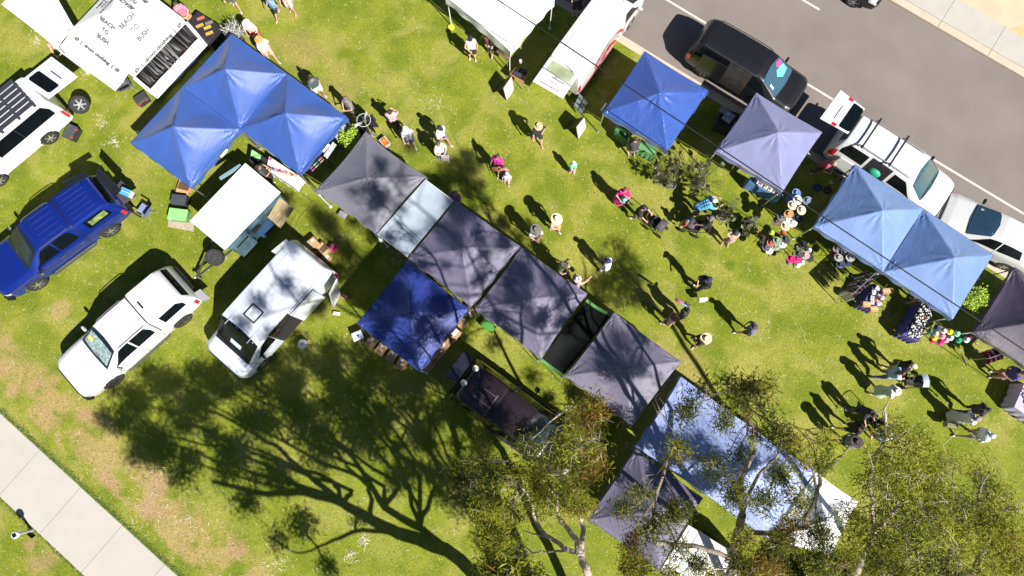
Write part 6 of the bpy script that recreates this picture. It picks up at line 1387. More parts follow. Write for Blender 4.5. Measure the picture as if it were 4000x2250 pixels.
for k, (u, v) in enumerate(((1450, 1336), (1487, 1364), (1528, 1391), (1566, 1421))):
    carton(["brown carton nearest the white bin, first of the row of four along the blue canopy", "second brown carton from the white bin along the blue canopy", "third brown carton from the white bin along the blue canopy", "last brown carton of the row of four, nearest the canopy's bottom corner"][k], (u, v), (.36, .44, .40), ae + .05 * (k - 1.5), lab=(-.1, .15), group="cartons round the deep blue canopy")
rn = ["lowest", "second lowest", "third", "middle", "fifth", "sixth", "second highest", "highest"]
for k, (u, v, s) in enumerate(((1680, 1425, .42), (1700, 1398, .34), (1718, 1374, .34), (1742, 1348, .38), (1762, 1322, .34), (1786, 1300, .40), (1812, 1258, .40), (1848, 1206, .30))):
    carton(rn[k] + " brown carton in the stack along the right side of the deep blue canopy", (u - 8, v + 4), (s, .34, .30 + .1 * (k % 3)), ae2 + .1 * math.sin(k * 2), color=[CARD, M((.30, .16, .07), .8), CARD][k % 3], lab=(.1, .1) if k in (3, 5) else None, group="cartons round the deep blue canopy")
mb = MB(); q = P(1778, 1298, .56); mb.box((q.x, q.y, .52), (.14, .28, .03), ae2 - 1.57); tag(mb.build("white_box", M((.6, .64, .7), .5), None), "flat white box lying on the cartons right of the deep blue canopy", "box")
# green tables
GRN = (.055, .16, .055)
table("green clothed table nearer the sign boards under the cobalt canopy", [(2412, 478), (2464, 512), (2450, 545), (2402, 510)], .75, GRN)
table("green clothed table nearer the garden ornaments under the cobalt canopy", [(2505, 545), (2568, 585), (2555, 606), (2493, 578)], .75, (.10, .28, .10))
# under-canopy counter boxes near black people mover
t, at, a_ = table("dark counter with a white printer under the gap beside the indigo canopy", [(2822, 425), (2890, 445), (2862, 505), (2800, 480)], .8, (.02, .02, .03))
carton("white and grey box on the dark counter beside the indigo canopy", (2849, 452), (.34, .40, .25), .9, .82, M((.30, .34, .42), .5), lab=(.1, .1))
carton("smaller pale box on the counter edge beside the indigo canopy", (2828, 425), (.2, .3, .2), .9, .82, M((.25, .26, .28), .5), lab=None)
# garden ornaments: metal stems with leaf rings
ORN = M((.075, .065, .035), .5, .4, var=.3); ORN2 = M((.12, .13, .06), .5, .3, var=.3)
def ornament(label, px, pot, n, seed, spread=.9):
    q = P(px[0], px[1], .25); t = thing("garden_ornament", label, "garden ornament", (q.x, q.y, 0)); rs = random.Random(seed)
    mb = MB(); mb.lathe([(.13, 0), (.19, .22), (.21, .26), (.17, .27), (.15, .2), (.02, .2)], 18); mb.build("pot", pot, t, True)
    for k in range(n):
        a = rs.uniform(1.2, 4.4) if k % 3 else rs.uniform(0, 6.28); d = rs.uniform(.25, 1) * spread; h = rs.uniform(.8, 1.9); e = Vector((math.cos(a) * d * .6, math.sin(a) * d * .6, h)); mb = MB()
        mb.tube([(0, 0, .2), (e.x * .35, e.y * .35, h * .55), e], [.010, .009, .007], 5)
        for j in range(rs.randint(2, 4)):
            c = Vector((0, 0, .2)).lerp(e, rs.uniform(.55, 1.05)) + Vector((rs.gauss(0, .10), rs.gauss(0, .10), 0)); r1, r2 = rs.uniform(.07, .13), rs.uniform(.05, .08); ax = Vector((rs.gauss(0, 1), rs.gauss(0, 1), rs.gauss(0, .5))).normalized(); bx = ax.orthogonal().normalized() if rs.random() < .5 else ax.cross(Vector((0, 0, 1))).normalized()
            pts = [c + ax * r1 * math.cos(w) + bx * r2 * math.sin(w) for w in np.linspace(0, 6.2832, 11)]; mb.tube(pts, .007, 4, cap=False)
            if rs.random() < .45: mb.add([c + ax * r1 * .85 * math.cos(w) + bx * r2 * .85 * math.sin(w) for w in np.linspace(0, 5.6, 8)], [tuple(range(8))])
            mb.tube([c - ax * r1, Vector((0, 0, .2)).lerp(e, .6)], .005, 4)
        mb.build("stem", ORN if k % 2 else ORN2, t)
ornament("dark wire flower ornament in a grey pot, nearest the cobalt canopy", (2623, 722), M((.16, .15, .17), .6), 26, 3, 1.9)
ornament("wire flower ornament in a sandy stone pot, middle of the three", (2737, 716), M((.38, .33, .28), .7, var=.3), 26, 4, 1.7)
ornament("wire flower ornament in a pale pot beside the printed black tee", (2822, 848), M((.36, .32, .26), .7, var=.3), 14, 6, .8)
ornament("low dark wire ornament beside the hat stands", (2905, 905), M((.05, .06, .04), .7), 12, 7, .8)
t, at, a_ = table("low black wire table with a yellow tag between ornaments and hat stands", [(2905, 855), (2945, 855), (2940, 885), (2895, 885)], .6, None, M((.04, .045, .035), .5))
mb = MB(); mb.ball((0, 0, 0), .03); o = mb.build("yellow_knob", M((.7, .7, .05), .5), None, True); o.location = P(2903, 864, .66); tag(o, "tiny yellow ball on the low black wire table", "ball")
mb = MB(); mb.box((0, 0, 0), (.28, .12, .03)); o = mb.build("orange_tray", M((.42, .14, .07), .6), None); o.location = P(2969, 910, .9); tag(o, "small rust orange tray on the dark hat stand nearest the ornaments", "tray")
# toy cards on the indigo canopy's front table
t, at, a_ = table("blue clothed table of boxed toys along the front edge of the indigo canopy", [(2935, 690), (3060, 762), (3048, 775), (2925, 710)], .8, (.08, .20, .42))
for k, (s, c, w) in enumerate(((.18, (.25, .50, .62), "cyan"), (.32, (.62, .03, .10), "red"), (.48, (.65, .50, .08), "yellow"), (.62, (.35, .28, .24), "brown"), (.76, (.65, .65, .65), "white"), (.9, (.5, .5, .5), "grey"))):
    q = at(s, .5); o = thing("boxed_toy", w + " toy in a card box on the table below the indigo canopy", "toy", q, a_); mb = MB(); mb.box((0, 0, .04), (.17, .16, .07)); mb.build("card_box", M((.55, .55, .56), .6), o, False, False, .01); mb = MB(); mb.ball((0, 0, .09), .055, 10, None, 0, (1, .9, .5)); mb.build("toy", M(c, .5), o, True)
# hats on stands
def hat(px, z, c, band, label, r=.18, tilt=0.0, kind=0, dz=0):
    q = P(px[0], px[1], z); t = thing("hat", label, "hat", q, random.uniform(0, 6.28), "hats on the market stands"); t.rotation_euler[0] = tilt * .6; t.rotation_euler[1] = tilt
    m_ = M(c, .85, var=.06, scale=20); mb = MB()
    if kind == 0: mb.lathe([(r, .004), (r * 1.0, .018), (r * .62, .008), (r * .56, .03), (r * .50, .085), (r * .40, .11), (r * .15, .092), (.004, .088)], 22, sx=1.06, sy=.94)
    else: mb.lathe([(r * .86, -.05), (r * .84, -.04), (r * .60, .0), (r * .56, .05), (r * .44, .08), (.004, .085)], 20)
    mb.build("felt", m_, t, True)
    if band: mb = MB(); mb.lathe([(r * .605, .012), (r * .58, .034)], 22, sx=1.06, sy=.94, cap=False); mb.build("hat_band", M(band, .7), t, True)
def stand(px, h, label):
    q = P(px[0], px[1], h * .6); t = thing("hat_stand", label, "hat stand", (q.x, q.y, 0)); mb = MB(); mb.tube([(0, 0, 0), (0, 0, h)], .022, 8); mb.build("pole", BLACK, t, True)
    mb = MB()
    for k in range(4): a = k * math.pi / 2; mb.tube([(0, 0, .05), (math.cos(a) * .32, math.sin(a) * .32, .015)], .016, 6)
    mb.build("base", BLACK, t, True)
    for lv in range(4):
        for k in range(3):
            a = k * 2.1 + lv; z = h - lv * .3; mb = MB(); mb.tube([(0, 0, z), (math.cos(a) * .22, math.sin(a) * .22, z - .05), (math.cos(a) * .30, math.sin(a) * .30, z + .02)], .009, 5); mb.build("arm", BLACK, t, True)
stand((3095, 830), 1.5, "tall hat stand loaded with cream and tan hats, nearest the indigo canopy")
stand((3030, 955), 1.3, "hat stand with sage green and lime hats beside the ornaments")
stand((3130, 1000), 1.3, "hat stand with magenta and black hats on the open lawn")
stand((3295, 1010), 1.3, "hat stand with grey and navy hats under the sky blue canopy edge")
stand((3680, 1300), 1.2, "hat stand of bright coloured hats beside the plush toys table")
stand((3790, 1325), 1.2, "small hat stand with white and plum hats by the plum canopy corner")
B_, W__, CRM = (.14, .22, .45), (.78, .77, .75), (.66, .56, .42)
H1 = [(680, 340, 1.45, B_, 0, "denim blue hat, the uppermost on the tall stand"), (597, 425, 1.25, B_, 0, "denim blue hat half hidden left of the white one on the tall stand"), (697, 425, 1.6, W__, (.25, .32, .6), "white hat with a blue crown band high on the tall stand"), (820, 435, 1.45, (.18, .23, .30), (.05, .06, .08), "slate blue hat standing apart on the right of the tall stand"),
      (627, 492, 1.55, CRM, (.4, .33, .22), "cream hat below the blue ones on the tall stand"), (742, 553, 1.6, CRM, (.75, .7, .6), "cream hat on the right of the tall stand"), (583, 600, 1.7, (.50, .25, .10), None, "tan leather hat in the middle of the tall stand"), (492, 640, 1.4, (.12, .12, .13), (.7, .7, .7), "charcoal hat with white underside on the left of the tall stand"),
      (697, 650, 1.35, (.05, .055, .065), (.15, .15, .15), "black felt hat low on the right of the tall stand"), (560, 678, 1.3, W__, None, "white hat just below the tan leather hat"), (632, 712, 1.3, W__, (.6, .5, .4), "white hat lowest on the tall stand's front"), (432, 692, 1.2, (.13, .09, .07), (.4, .33, .25), "dark brown hat at the far left of the tall stand"),
      (540, 757, 1.1, (.62, .46, .34), None, "pale peach hat at the bottom of the tall stand"), (940, 265, 1.2, (.035, .05, .09), None, "dark navy hat in shade behind the tall stand"), (1072, 300, 1.2, (.06, .045, .04), (.14, .10, .08), "large dark brown hat in shade near the sky blue canopy")]
for x, y, z, c, b, l in H1: hat((2900 + x / 3.22, 650 + y / 3.22), z, c, b, l, .185)
H2 = [(372, 828, 1.3, (.50, .60, .06), None, "lime yellow bucket hat on the sage hat stand", 1), (515, 835, 1.2, (.62, .10, .04), None, "small orange-red cap on the sage hat stand", 1), (258, 922, 1.2, (.03, .025, .025), (.3, .3, .3), "black hat at the left of the sage hat stand", 0), (440, 940, 1.45, (.24, .32, .20), (.1, .14, .08), "sage green hat on top of its stand", 0), (362, 962, 1.3, (.42, .12, .10), None, "rusty red hat tucked under the sage green one", 0),
      (545, 920, 1.3, (.06, .06, .07), (.02, .02, .02), "charcoal hat at the right of the sage hat stand", 0), (298, 1015, 1.2, (.10, .10, .12), None, "dark grey hat low on the left of the sage hat stand", 0), (338, 1052, 1.05, (.70, .69, .70), None, "white hat lowest on the sage hat stand", 0), (418, 1012, 1.15, (.26, .35, .23), None, "second sage green hat below the top one", 0), (505, 978, 1.1, (.66, .64, .60), None, "off-white hat under the charcoal one on the sage stand", 0)]
H2 += [(765, 990, 1.35, (.012, .012, .014), (.3, .3, .3), "black hat topmost on the magenta hat stand", 0), (690, 1020, 1.2, (.14, .14, .08), None, "olive hat left of the topmost black one", 0), (842, 1050, 1.2, (.70, .66, .64), None, "white cap right of the topmost black hat", 1), (710, 1105, 1.4, (.07, .065, .08), (.02, .02, .02), "charcoal hat with a round crown in the middle of the magenta stand", 0), (790, 1120, 1.35, (.50, .34, .30), (.12, .08, .08), "dusty pink hat on the magenta stand", 0),
       (845, 1150, 1.2, (.035, .035, .05), None, "navy hat under the dusty pink one", 0), (615, 1165, 1.15, (.60, .01, .15), None, "magenta hat at the left of its stand", 0), (690, 1172, 1.1, (.60, .02, .18), (.7, .6, .65), "magenta hat with a pale band under the charcoal one", 0), (588, 1205, 1.0, (.14, .16, .22), None, "slate bucket hat low on the left of the magenta stand", 1), (700, 1235, .95, (.64, .68, .62), None, "white and green bucket hat lowest on the magenta stand", 1), (755, 1200, 1.0, (.42, .50, .58), None, "pale blue bucket hat low on the magenta stand", 1)]
H2 += [(1165, 1110, 1.1, (.30, .05, .03), None, "dark red hat at the left under the sky blue canopy edge", 0), (1210, 1150, 1.35, (.30, .29, .29), (.6, .6, .6), "grey hat with a pale band under the sky blue canopy edge", 0), (1357, 1150, 1.35, (.38, .38, .36), (.1, .1, .1), "light grey hat on the right of the shaded stand", 0), (1232, 1240, 1.1, (.03, .04, .09), (.7, .7, .72), "navy hat with a white rim lowest on the shaded stand", 0), (1290, 1062, 1.2, (.60, .58, .55), (.03, .03, .03), "white hat with a black top at the canopy edge", 0), (1193, 1040, 1.1, (.22, .22, .26), None, "blue-grey hat topmost on the shaded stand", 0), (1322, 1205, 1.1, (.03, .035, .08), None, "plain navy hat right of the white rimmed one", 0)]
for x, y, z, c, b, l, k in H2: hat((2900 + x / 3.22, 650 + y / 3.22), z, c, b, l, .17 if k == 0 else .14, 0, k)
H3 = [(1330, 1062, 1.2, (.03, .05, .16), "navy bucket hat at the top left of the bright stand"), (1412, 1100, 1.3, (.62, .50, .48), "pale pink bucket hat near the top of the bright stand"), (1490, 1112, 1.3, (.70, .66, .02), "bright yellow bucket hat at the top of the bright stand"), (1580, 1135, 1.3, (.22, .55, .36), "mint green bucket hat at the right of the bright stand"), (1312, 1135, 1.2, (.60, .52, .50), "cream pink bucket hat on the left of the bright stand"), (1297, 1182, 1.1, (.68, .62, .04), "yellow bucket hat low on the left of the bright stand"),
      (1395, 1170, 1.15, (.66, .26, .40), "rose pink bucket hat in the middle of the bright stand"), (1245, 1112, 1.1, (.06, .22, .12), "dark green bucket hat at the far left of the bright stand"), (1268, 1218, .95, (.60, .02, .05), "red bucket hat at the lower left of the bright stand"), (1372, 1245, .9, (.66, .03, .24), "magenta bucket hat lowest on the bright stand"), (1442, 1215, 1.0, (.68, .30, .44), "pink bucket hat beside the magenta one"), (1500, 1185, 1.05, (.34, .52, .46), "pale mint bucket hat right of the pink ones"), (1602, 1217, 1.0, (.02, .30, .14), "emerald bucket hat low on the right of the bright stand"),
      (1700, 1212, 1.1, (.64, .63, .64), "white bucket hat on the small stand by the plum canopy"), (1757, 1165, 1.15, (.22, .03, .09), "plum bucket hat on the small stand by the plum canopy")]
for x, y, z, c, l in H3: hat((3250 + x / 3.22, 950 + y / 3.22), z, c, None, l, .15, 0, 1)
# straight clothes rack
def rack(label, p0, p1, z, n, tones, glabel, group, ln=(.6, .85)):
    a, b = P(*p0, z), P(*p1, z); c = (a + b) / 2; t = thing("clothes_rack", label, "clothes rack", (c.x, c.y, 0), math.atan2((b - a).y, (b - a).x)); ux = (b - a).normalized(); sd = Vector((-ux.y, ux.x, 0)); mb = MB()
    mb.tube([a, b], .016, 6); [mb.tube([q, Vector((q.x, q.y, .03))], .016, 6) for q in (a, b)]; [mb.tube([Vector((q.x, q.y, .03)) - sd * .25, Vector((q.x, q.y, .03)) + sd * .25], .016, 6) for q in (a, b)]; mb.build("rack_frame", ALU, t, True, True)
    for i in range(n):
        q = a.lerp(b, (i + .5) / n); w = random.uniform(.34, .44); l_ = random.uniform(*ln); sl = random.uniform(-.04, .04); mb = MB()
        for e in (0, .03): mb.grid(lambda u, v: q + sd * ((u - .5) * w * (1 + .15 * v)) + ux * (e + sl * v + .02 * math.sin(u * 9 + i)) + Vector((0, 0, -.06 - abs(u - .5) * .16 * (1 - v) - l_ * v)), 6, 4)
        tag(mb.build("hanging_garment", M(tones[i % len(tones)], .85, var=.3, scale=12), None, True), glabel, "clothes", group)
rack("silver clothes rack crammed with grey tops between the two toy and gift tables", (3418, 1068), (3330, 1150), 1.5, 20, [(.30, .31, .30), (.05, .05, .06), (.45, .42, .42), (.16, .19, .18), (.50, .12, .18), (.55, .55, .54), (.08, .09, .10)], "thin top hanging on the silver rack of grey clothes", "garments on the silver rack")
rack("clothes rack of maroon and white tops at the edge of the plum canopy", (3925, 1380), (3862, 1400), 1.4, 14, [(.20, .05, .08), (.06, .05, .06), (.5, .45, .45), (.45, .04, .08)], "maroon or white top hanging at the edge of the plum canopy", "garments on the maroon rack", (.4, .6))
NAVY = (.055, .045, .22)
t, at, a_ = table("violet-blue clothed gift table with cartons at its lower end", [(3415, 1108), (3468, 1138), (3424, 1212), (3368, 1190)], .8, NAVY)
for k, (s, r, c, w) in enumerate(((.3, .12, (.62, .60, .62), "white"), (.7, .15, (.45, .08, .14), "crimson"), (.2, .35, (.64, .62, .64), "off-white"), (.6, .38, (.10, .08, .09), "black"), (.85, .42, (.60, .40, .34), "blush"), (.3, .6, (.66, .60, .62), "pale pink"), (.65, .62, (.38, .10, .10), "brick red"), (.88, .7, (.60, .50, .56), "lilac"), (.45, .80, (.62, .64, .70), "pale blue"))):
    q = at(s, r); o = thing("gift_parcel", w + " wrapped gift on the violet-blue gift table", "gift", q, a_ + k); mb = MB(); mb.box((0, 0, .05), (.20, .16, .09)); mb.build("wrapping", M(c, .5, var=.35, scale=18), o, False, False, .015); mb = MB(); mb.ball((0, 0, .11), .035, 8, None, 0, (1, .6, .5)); mb.ball((.05, .01, .11), .03, 8, None, 0, (1, .6, .5)); mb.build("bow", PAPER, o, True)
for k, (u, v, l) in enumerate(((3387, 1188, "brown carton with a yellow note at the left end of the gift table"), (3416, 1206, "brown carton with a yellow note nearest the lawn on the gift table"), (3464, 1136, "brown carton at the right end of the gift table"))):
    o = carton(l, (u, v), (.30, .22, .20), ang((3380, 1195), (3420, 1200)) + .1 * k, .82, lab=None); mb = MB(); mb.box((.03, .0, .205), (.09, .07, .004)); mb.build("yellow_note", M((.7, .6, .1), .6), o) if k < 2 else None
t, at, a_ = table("blue clothed table heaped with black and white plush toys", [(3597, 1188), (3642, 1215), (3588, 1334), (3528, 1305)], .8, (.06, .055, .26))
for k in range(34):
    s, r = .12 + .76 * ((k * .618) % 1), .03 + .92 * ((k + .5) / 34); q = at(s, r, .02); ph = random.random(); main = (.70, .68, .66) if k % 2 else (.02, .02, .022); sec = (.02, .02, .022) if k % 2 else (.66, .66, .66)
    if k in (9, 12): main = (.34, .15, .06)
    o = thing("plush_toy", ("black" if k % 2 == 0 else "white") + " plush animal lying in the heap on the blue table", "plush toy", q, ph * 6.28, "plush toys on the blue table")
    if k in (9, 12): o["label"] = "ginger and white plush animal in the heap on the blue table"
    mb = MB(); mb.ball((0, 0, .06), .075, 8, None, 0, (1.2, .9, .8)); mb.ball((.09, 0, .09), .05, 8); [mb.ball((x * .06, y * .07, .03), .028, 6) for x in (1, -1) for y in (1, -1)]; mb.build("toy_body", M(main, .9), o, True)
    mb = MB(); [mb.ball((.09, y * .035, .135), .02, 6) for y in (1, -1)]; mb.ball((-.02, 0, .115), .04, 8, None, 0, (1, 1, .5)); mb.build("markings", M(sec, .9), o, True)
t, at, a_ = table("white and lilac clothed stall table at the right edge with pink goods", [(4000, 1500), (4120, 1560), (4060, 1660), (3962, 1590)], .8, (.45, .42, .62))
for k in range(6):
    q = at(.04 + .08 * k, .25 + .12 * k); o = thing("gift_parcel", "small pastel packet on the lilac table at the right edge", "packet", q, k, "packets on the lilac table"); mb = MB(); mb.box((0, 0, .03), (.16, .12, .05)); mb.build("wrapping", M([(.6, .4, .42), (.4, .5, .5), (.6, .6, .62)][k % 3], .6, var=.4, scale=20), o, False, False, .01); mb = MB(); mb.ball((0, 0, .06), .03); mb.build("bow", PAPER, o, True)
# overhead wire between two poles far outside the picture
a, b = P(1690, -175, 7.0), P(4260, 1535, 7.0); d = b - a
mb = MB(); n = 30; mb.tube([a + d * (-.6 + 2.2 * i / n) + Vector((0, 0, -.10 + .0009 * (i - 15) ** 2)) for i in range(n + 1)], .020, 6)
tag(mb.build("overhead_wire", BLACK, None, True), "black overhead wire running from the white marquee to the plum canopy", "wire")
# ropes with pegs
for l, p0, z0, p1 in (("guy rope pegged beyond the shade mesh", (2118, 1403), 2.0, (2192, 1498)), ("guy rope pegged behind the left violet-grey canopy", (2045, 1360), 1.8, (2105, 1428)), ("guy rope of the sky blue canopy crossing the clothes rack", (3447, 1066), 2.0, (3290, 1180)), ("guy rope from the cobalt canopy's left corner", (2358, 444), 1.9, (2270, 440)), ("dark strap from the slate grey canopy to the blue trio", (1235, 752), 2.1, (1180, 690))):
    q = P(*p1, .02); t = thing("guy_rope", l, "rope", q); mb = MB(); mb.tube([P(*p0, z0) - q, (0, 0, 0)], .010, 5); mb.build("rope", M((.05, .05, .05), .7), t, True); mb = MB(); mb.tube([(0, 0, .05), (.02, .02, -.02)], .014, 6); mb.build("peg", ALU, t, True)
# solar path light
base = P(124, 2072, .02); top = P(56, 2093, .93)
t = thing("path_light", "small grey path light with a square dark solar panel on top", "light", (base.x, base.y, 0)); h = 0.92
mb = MB(); mb.lathe([(.085, 0), (.085, .02), (.05, .03)], 16); mb.build("base_plate", ALU, t, True)
mb = MB(); mb.lathe([(.05, .02), (.05, h - .14)], 16); mb.build("pole", M((.34, .34, .35), .5), t, True)
mb = MB(); mb.lathe([(.05, h - .14), (.12, h - .13), (.135, h - .10), (.135, h), (.12, h + .02), (.01, h + .02)], 24); mb.build("head", M((.60, .66, .60), .4), t, True)
mb = MB(); mb.box((0, 0, h + .028), (.15, .15, .012), .5); mb.build("solar_panel", M((.012, .015, .02), .2, coat=.6), t)
# ================================================================ GUM TREES
BARK = M((.40, .32, .27), .7, var=.35, scale=3, bump=.01, bscale=8); BARK_D = M((.20, .16, .13), .8, var=.3, scale=3, bump=.01)
LEAFM = [M((.11, .13, .012), .6, var=.3, scale=2, spec=.25), M((.24, .255, .02), .6, var=.3, scale=2, spec=.25), M((.05, .07, .010), .6, var=.3, scale=2, spec=.25), M((.26, .14, .025), .6, var=.3, scale=2, spec=.25), M((.38, .38, .035), .6, var=.2, scale=2, spec=.25)]
for m_ in LEAFM:      # thin leaves let some light through
    nt_ = m_.node_tree; pb = nt_.nodes["Principled BSDF"]; tr_ = nt_.nodes.new("ShaderNodeBsdfTranslucent"); mx = nt_.nodes.new("ShaderNodeMixShader"); mx.inputs[0].default_value = .45
    src = pb.inputs["Base Color"].links[0].from_socket; nt_.links.new(src, tr_.inputs[0]); nt_.links.new(pb.outputs[0], mx.inputs[1]); nt_.links.new(tr_.outputs[0], mx.inputs[2])
    nt_.links.new(mx.outputs[0], [n for n in nt_.nodes if n.type == 'OUTPUT_MATERIAL'][0].inputs[0])
def shadow_pt(u, v, h):
    """world point at height h whose shadow falls on lawn pixel (u, v)"""
    p = P(u, v); return Vector((p.x - SHX * h, p.y - SHY * h, h))
def bez(a, b, wob, rs, n=5):
    pts = []
    d = (b - a); L = d.length; o1 = Vector((rs.uniform(-1, 1), rs.uniform(-1, 1), rs.uniform(-.3, .8))) * wob * L
    for i in range(n + 1):
        q = i / n; pts.append(a.lerp(b, q) + o1 * math.sin(math.pi * q) + Vector((rs.gauss(0, 1), rs.gauss(0, 1), rs.gauss(0, 1))) * L * .018 * (0 < i < n))
    return pts
def leaves(centers, n, size, w, rad, seed, cols, name, parent, droop=.3):
    r = np.random.default_rng(seed); C = np.array([c[0][:] for c in centers]); S = np.array([c[1] for c in centers]); wt = S ** 2; wt = wt / wt.sum()
    # sub clumps
    nc = max(8, n // 34); ci = r.choice(len(C), nc, p=wt); off = r.normal(0, 1, (nc, 3)); off /= np.linalg.norm(off, axis=1)[:, None]; off *= (r.uniform(0, 1, nc) ** .45)[:, None]; off[:, 2] *= .55
    cc = C[ci] + off * S[ci][:, None]; li = r.integers(0, nc, n); pos = cc[li] + r.normal(0, rad, (n, 3)) * np.array([1, 1, .8])
    a = r.uniform(0, 2 * np.pi, n) ; el = r.normal(-.25, .45, n) - droop * .5; d = np.stack([np.cos(a) * np.cos(el), np.sin(a) * np.cos(el), np.sin(el)], 1)
    ln = size * r.uniform(.6, 1.3, n); q = np.cross(d, r.normal(0, 1, (n, 3)) * np.array([.6, .6, 1.0]) + np.array([0, 0, .6])); q /= np.linalg.norm(q, axis=1)[:, None] + 1e-9
    W = (w * r.uniform(.7, 1.2, n) / 2)[:, None] * q; bend = np.cross(d, q) * (ln * r.uniform(-.18, .18, n))[:, None]
    p0 = pos; p1 = pos + d * (ln * .5)[:, None] + bend; p2 = pos + d * ln[:, None]
    V = np.stack([p0 - W * .25, p0 + W * .25, p1 + W, p1 - W, p2 + W * .12, p2 - W * .12], 1).reshape(-1, 3); b = np.arange(n)[:, None] * 6
    Fc = np.concatenate([b + np.array([[0, 1, 2, 3]]), b + np.array([[3, 2, 4, 5]])], 1).reshape(-1, 4)
    cm = r.choice(len(cols), nc, p=np.array(cols) / sum(cols)); big = r.choice(len(cols), len(C), p=np.array(cols) / sum(cols)); kk = r.uniform(0, 1, nc) < .5; cm[kk] = big[ci][kk]; lm = cm[li]; sw = r.uniform(0, 1, n) < .10; lm[sw] = r.choice(len(cols), sw.sum(), p=np.array(cols) / sum(cols))
    return npmesh(name, V, Fc, LEAFM, np.repeat(lm, 2), parent)
def tree(label, base, limbs, clumps, nleaf, seed, cols, size=.13, w=.020, rad=.16, bark=None, twigs=3, name="gum_tree", twr=1.0, fork=None, brk=1.0):
    """limbs: list of (points, r0, r1) main wood in world space; clumps: (centre, radius) foliage"""
    rs = random.Random(seed); t = thing(name, label, "tree", (base.x, base.y, 0)); mb = MB(); nodes = []
    for pts, r0, r1 in limbs:
        pp = [pts[0]]
        for i in range(len(pts) - 1):
            seg = bez(pts[i], pts[i + 1], .03, rs, 4); pp += seg[1:]
        n = len(pp); rr = [r0 + (r1 - r0) * i / (n - 1) for i in range(n)]; mb.tube(pp, rr, 9)
        nodes += [(p, rr[i]) for i, p in enumerate(pp) if i > 1]
    tw = MB()
    for c, r in clumps:
        near = min(nodes, key=lambda q: (q[0] - c).length + (0.6 if q[1] > .12 else 0) + max(0, q[0].z - c.z) * .5)
        br = bez(near[0], c, .10, rs, 5); r0 = min(near[1] * .7, .035 + .02 * r) * brk; mb.tube(br, [r0 + (.014 * brk - r0) * i / 5 for i in range(6)], 6)
        for k in range(int(twigs * (1 + r * 2))):
            st = br[rs.randint(2, 5)]; en = c + Vector((rs.gauss(0, 1), rs.gauss(0, 1), rs.gauss(0, .6))).normalized() * r * rs.uniform(.5, 1.05)
            tp_ = bez(st, en, .16, rs, 4); mb.tube(tp_, [.014 * twr, .012 * twr, .010 * twr, .007 * twr, .004], 5)
            for j in range(2):
                a = tp_[rs.randint(2, 4)]; e2 = a + Vector((rs.gauss(0, 1), rs.gauss(0, 1), rs.gauss(0, .6))).normalized() * rs.uniform(.15, .4); mb.tube(bez(a, e2, .15, rs, 2), [.007 * twr, .005, .003], 4)
    trunk = mb.build("trunk", bark or BARK, t, True, True)
    im = np.array(rootmat(t).inverted())
    o = leaves([(Vector((im @ np.array([c.x, c.y, c.z, 1]))[:3]), r) for c, r in clumps], nleaf, size, w, rad, seed, cols, "crown", t)
    return t
def C_(u, v, z, r): return (P(u, v, z), r)
# --- tree 1: off the bottom edge, its shadow fills the lawn
S_ = shadow_pt
b1 = P(2020, 2560)
mainA = [b1, S_(1960, 2330, 2.6), S_(1800, 2190, 3.8), S_(1560, 2085, 5.2)]
l1 = [S_(1560, 2085, 5.2), S_(1450, 2030, 5.8), S_(1330, 1960, 6.6), S_(1200, 1925, 7.4), S_(1050, 1930, 8.2), S_(830, 1880, 8.8)]
l2 = [S_(1800, 2190, 3.8), S_(1640, 2060, 5.4), S_(1500, 1980, 6.4), S_(1440, 1880, 7.4), S_(1380, 1790, 8.4), S_(1250, 1650, 9.2)]
l3 = [S_(1330, 1960, 6.6), S_(1200, 1850, 7.8), S_(1080, 1740, 8.6), S_(900, 1640, 9.4), S_(700, 1560, 10)]
l4 = [S_(1560, 2085, 5.2), S_(1420, 2070, 6), S_(1300, 2110, 6.6), S_(1180, 2160, 7.2)]
l5 = [S_(1960, 2330, 2.6), S_(1900, 2020, 6), S_(1760, 1880, 7.6), S_(1680, 1760, 8.6), S_(1600, 1560, 9.8)]
l6 = [S_(1900, 2020, 6), S_(1800, 1800, 7.6), S_(1760, 1640, 8.8), S_(1745, 1500, 9.6), S_(1735, 1400, 10.2)]
l7 = [S_(1760, 1880, 7.6), S_(1560, 1780, 8.6), S_(1450, 1620, 9.6), S_(1330, 1480, 10.4)]
sh_cl = [(1480, 1760, 8.8, .45), (1620, 1820, 8.4, .4), (1780, 1800, 8.4, .4), (1720, 1930, 7.6, .35), (1560, 1730, 9, .4), (1860, 1980, 7.4, .4), (1900, 2100, 6.8, .35), (520, 1560, 9.6, .7), (470, 1620, 9.4, .5), (640, 1490, 9.8, .7), (760, 1580, 9.4, .8), (560, 1690, 9.4, .7), (640, 1760, 9, .6), (700, 1850, 8.8, .5), (850, 1500, 9.8, .8), (900, 1780, 8.8, .9), (1000, 1650, 9.2, .9), (980, 1450, 10, .7),
         (1120, 1520, 10, .9), (1180, 1640, 9.4, .9), (1080, 1850, 8.6, .7), (1250, 1760, 9, .8), (1330, 1560, 9.8, .8), (1400, 1700, 9, .8), (1420, 1480, 10.2, .7), (1500, 1620, 9.6, .7), (1560, 1500, 10, .6), (1640, 1700, 9, .7), (1700, 1850, 8.4, .6),
         (1180, 2040, 7.6, .55), (1080, 2110, 7.4, .45), (1560, 1860, 8.6, .6), (1780, 1960, 7.6, .5), (960, 1960, 8.2, .5), (1700, 1600, 9.6, .45), (1880, 1900, 7.6, .5), (1260, 1410, 10.4, .6), (1130, 1370, 10.6, .5), (960, 1330, 10.8, .4), (1280, 2200, 6.8, .35), (1400, 2010, 7, .35), (440, 1520, 9.6, .35)]
cl1 = [(S_(u, v, z), r * .85) for u, v, z, r in sh_cl]
fan = []; fr_ = random.Random(77)
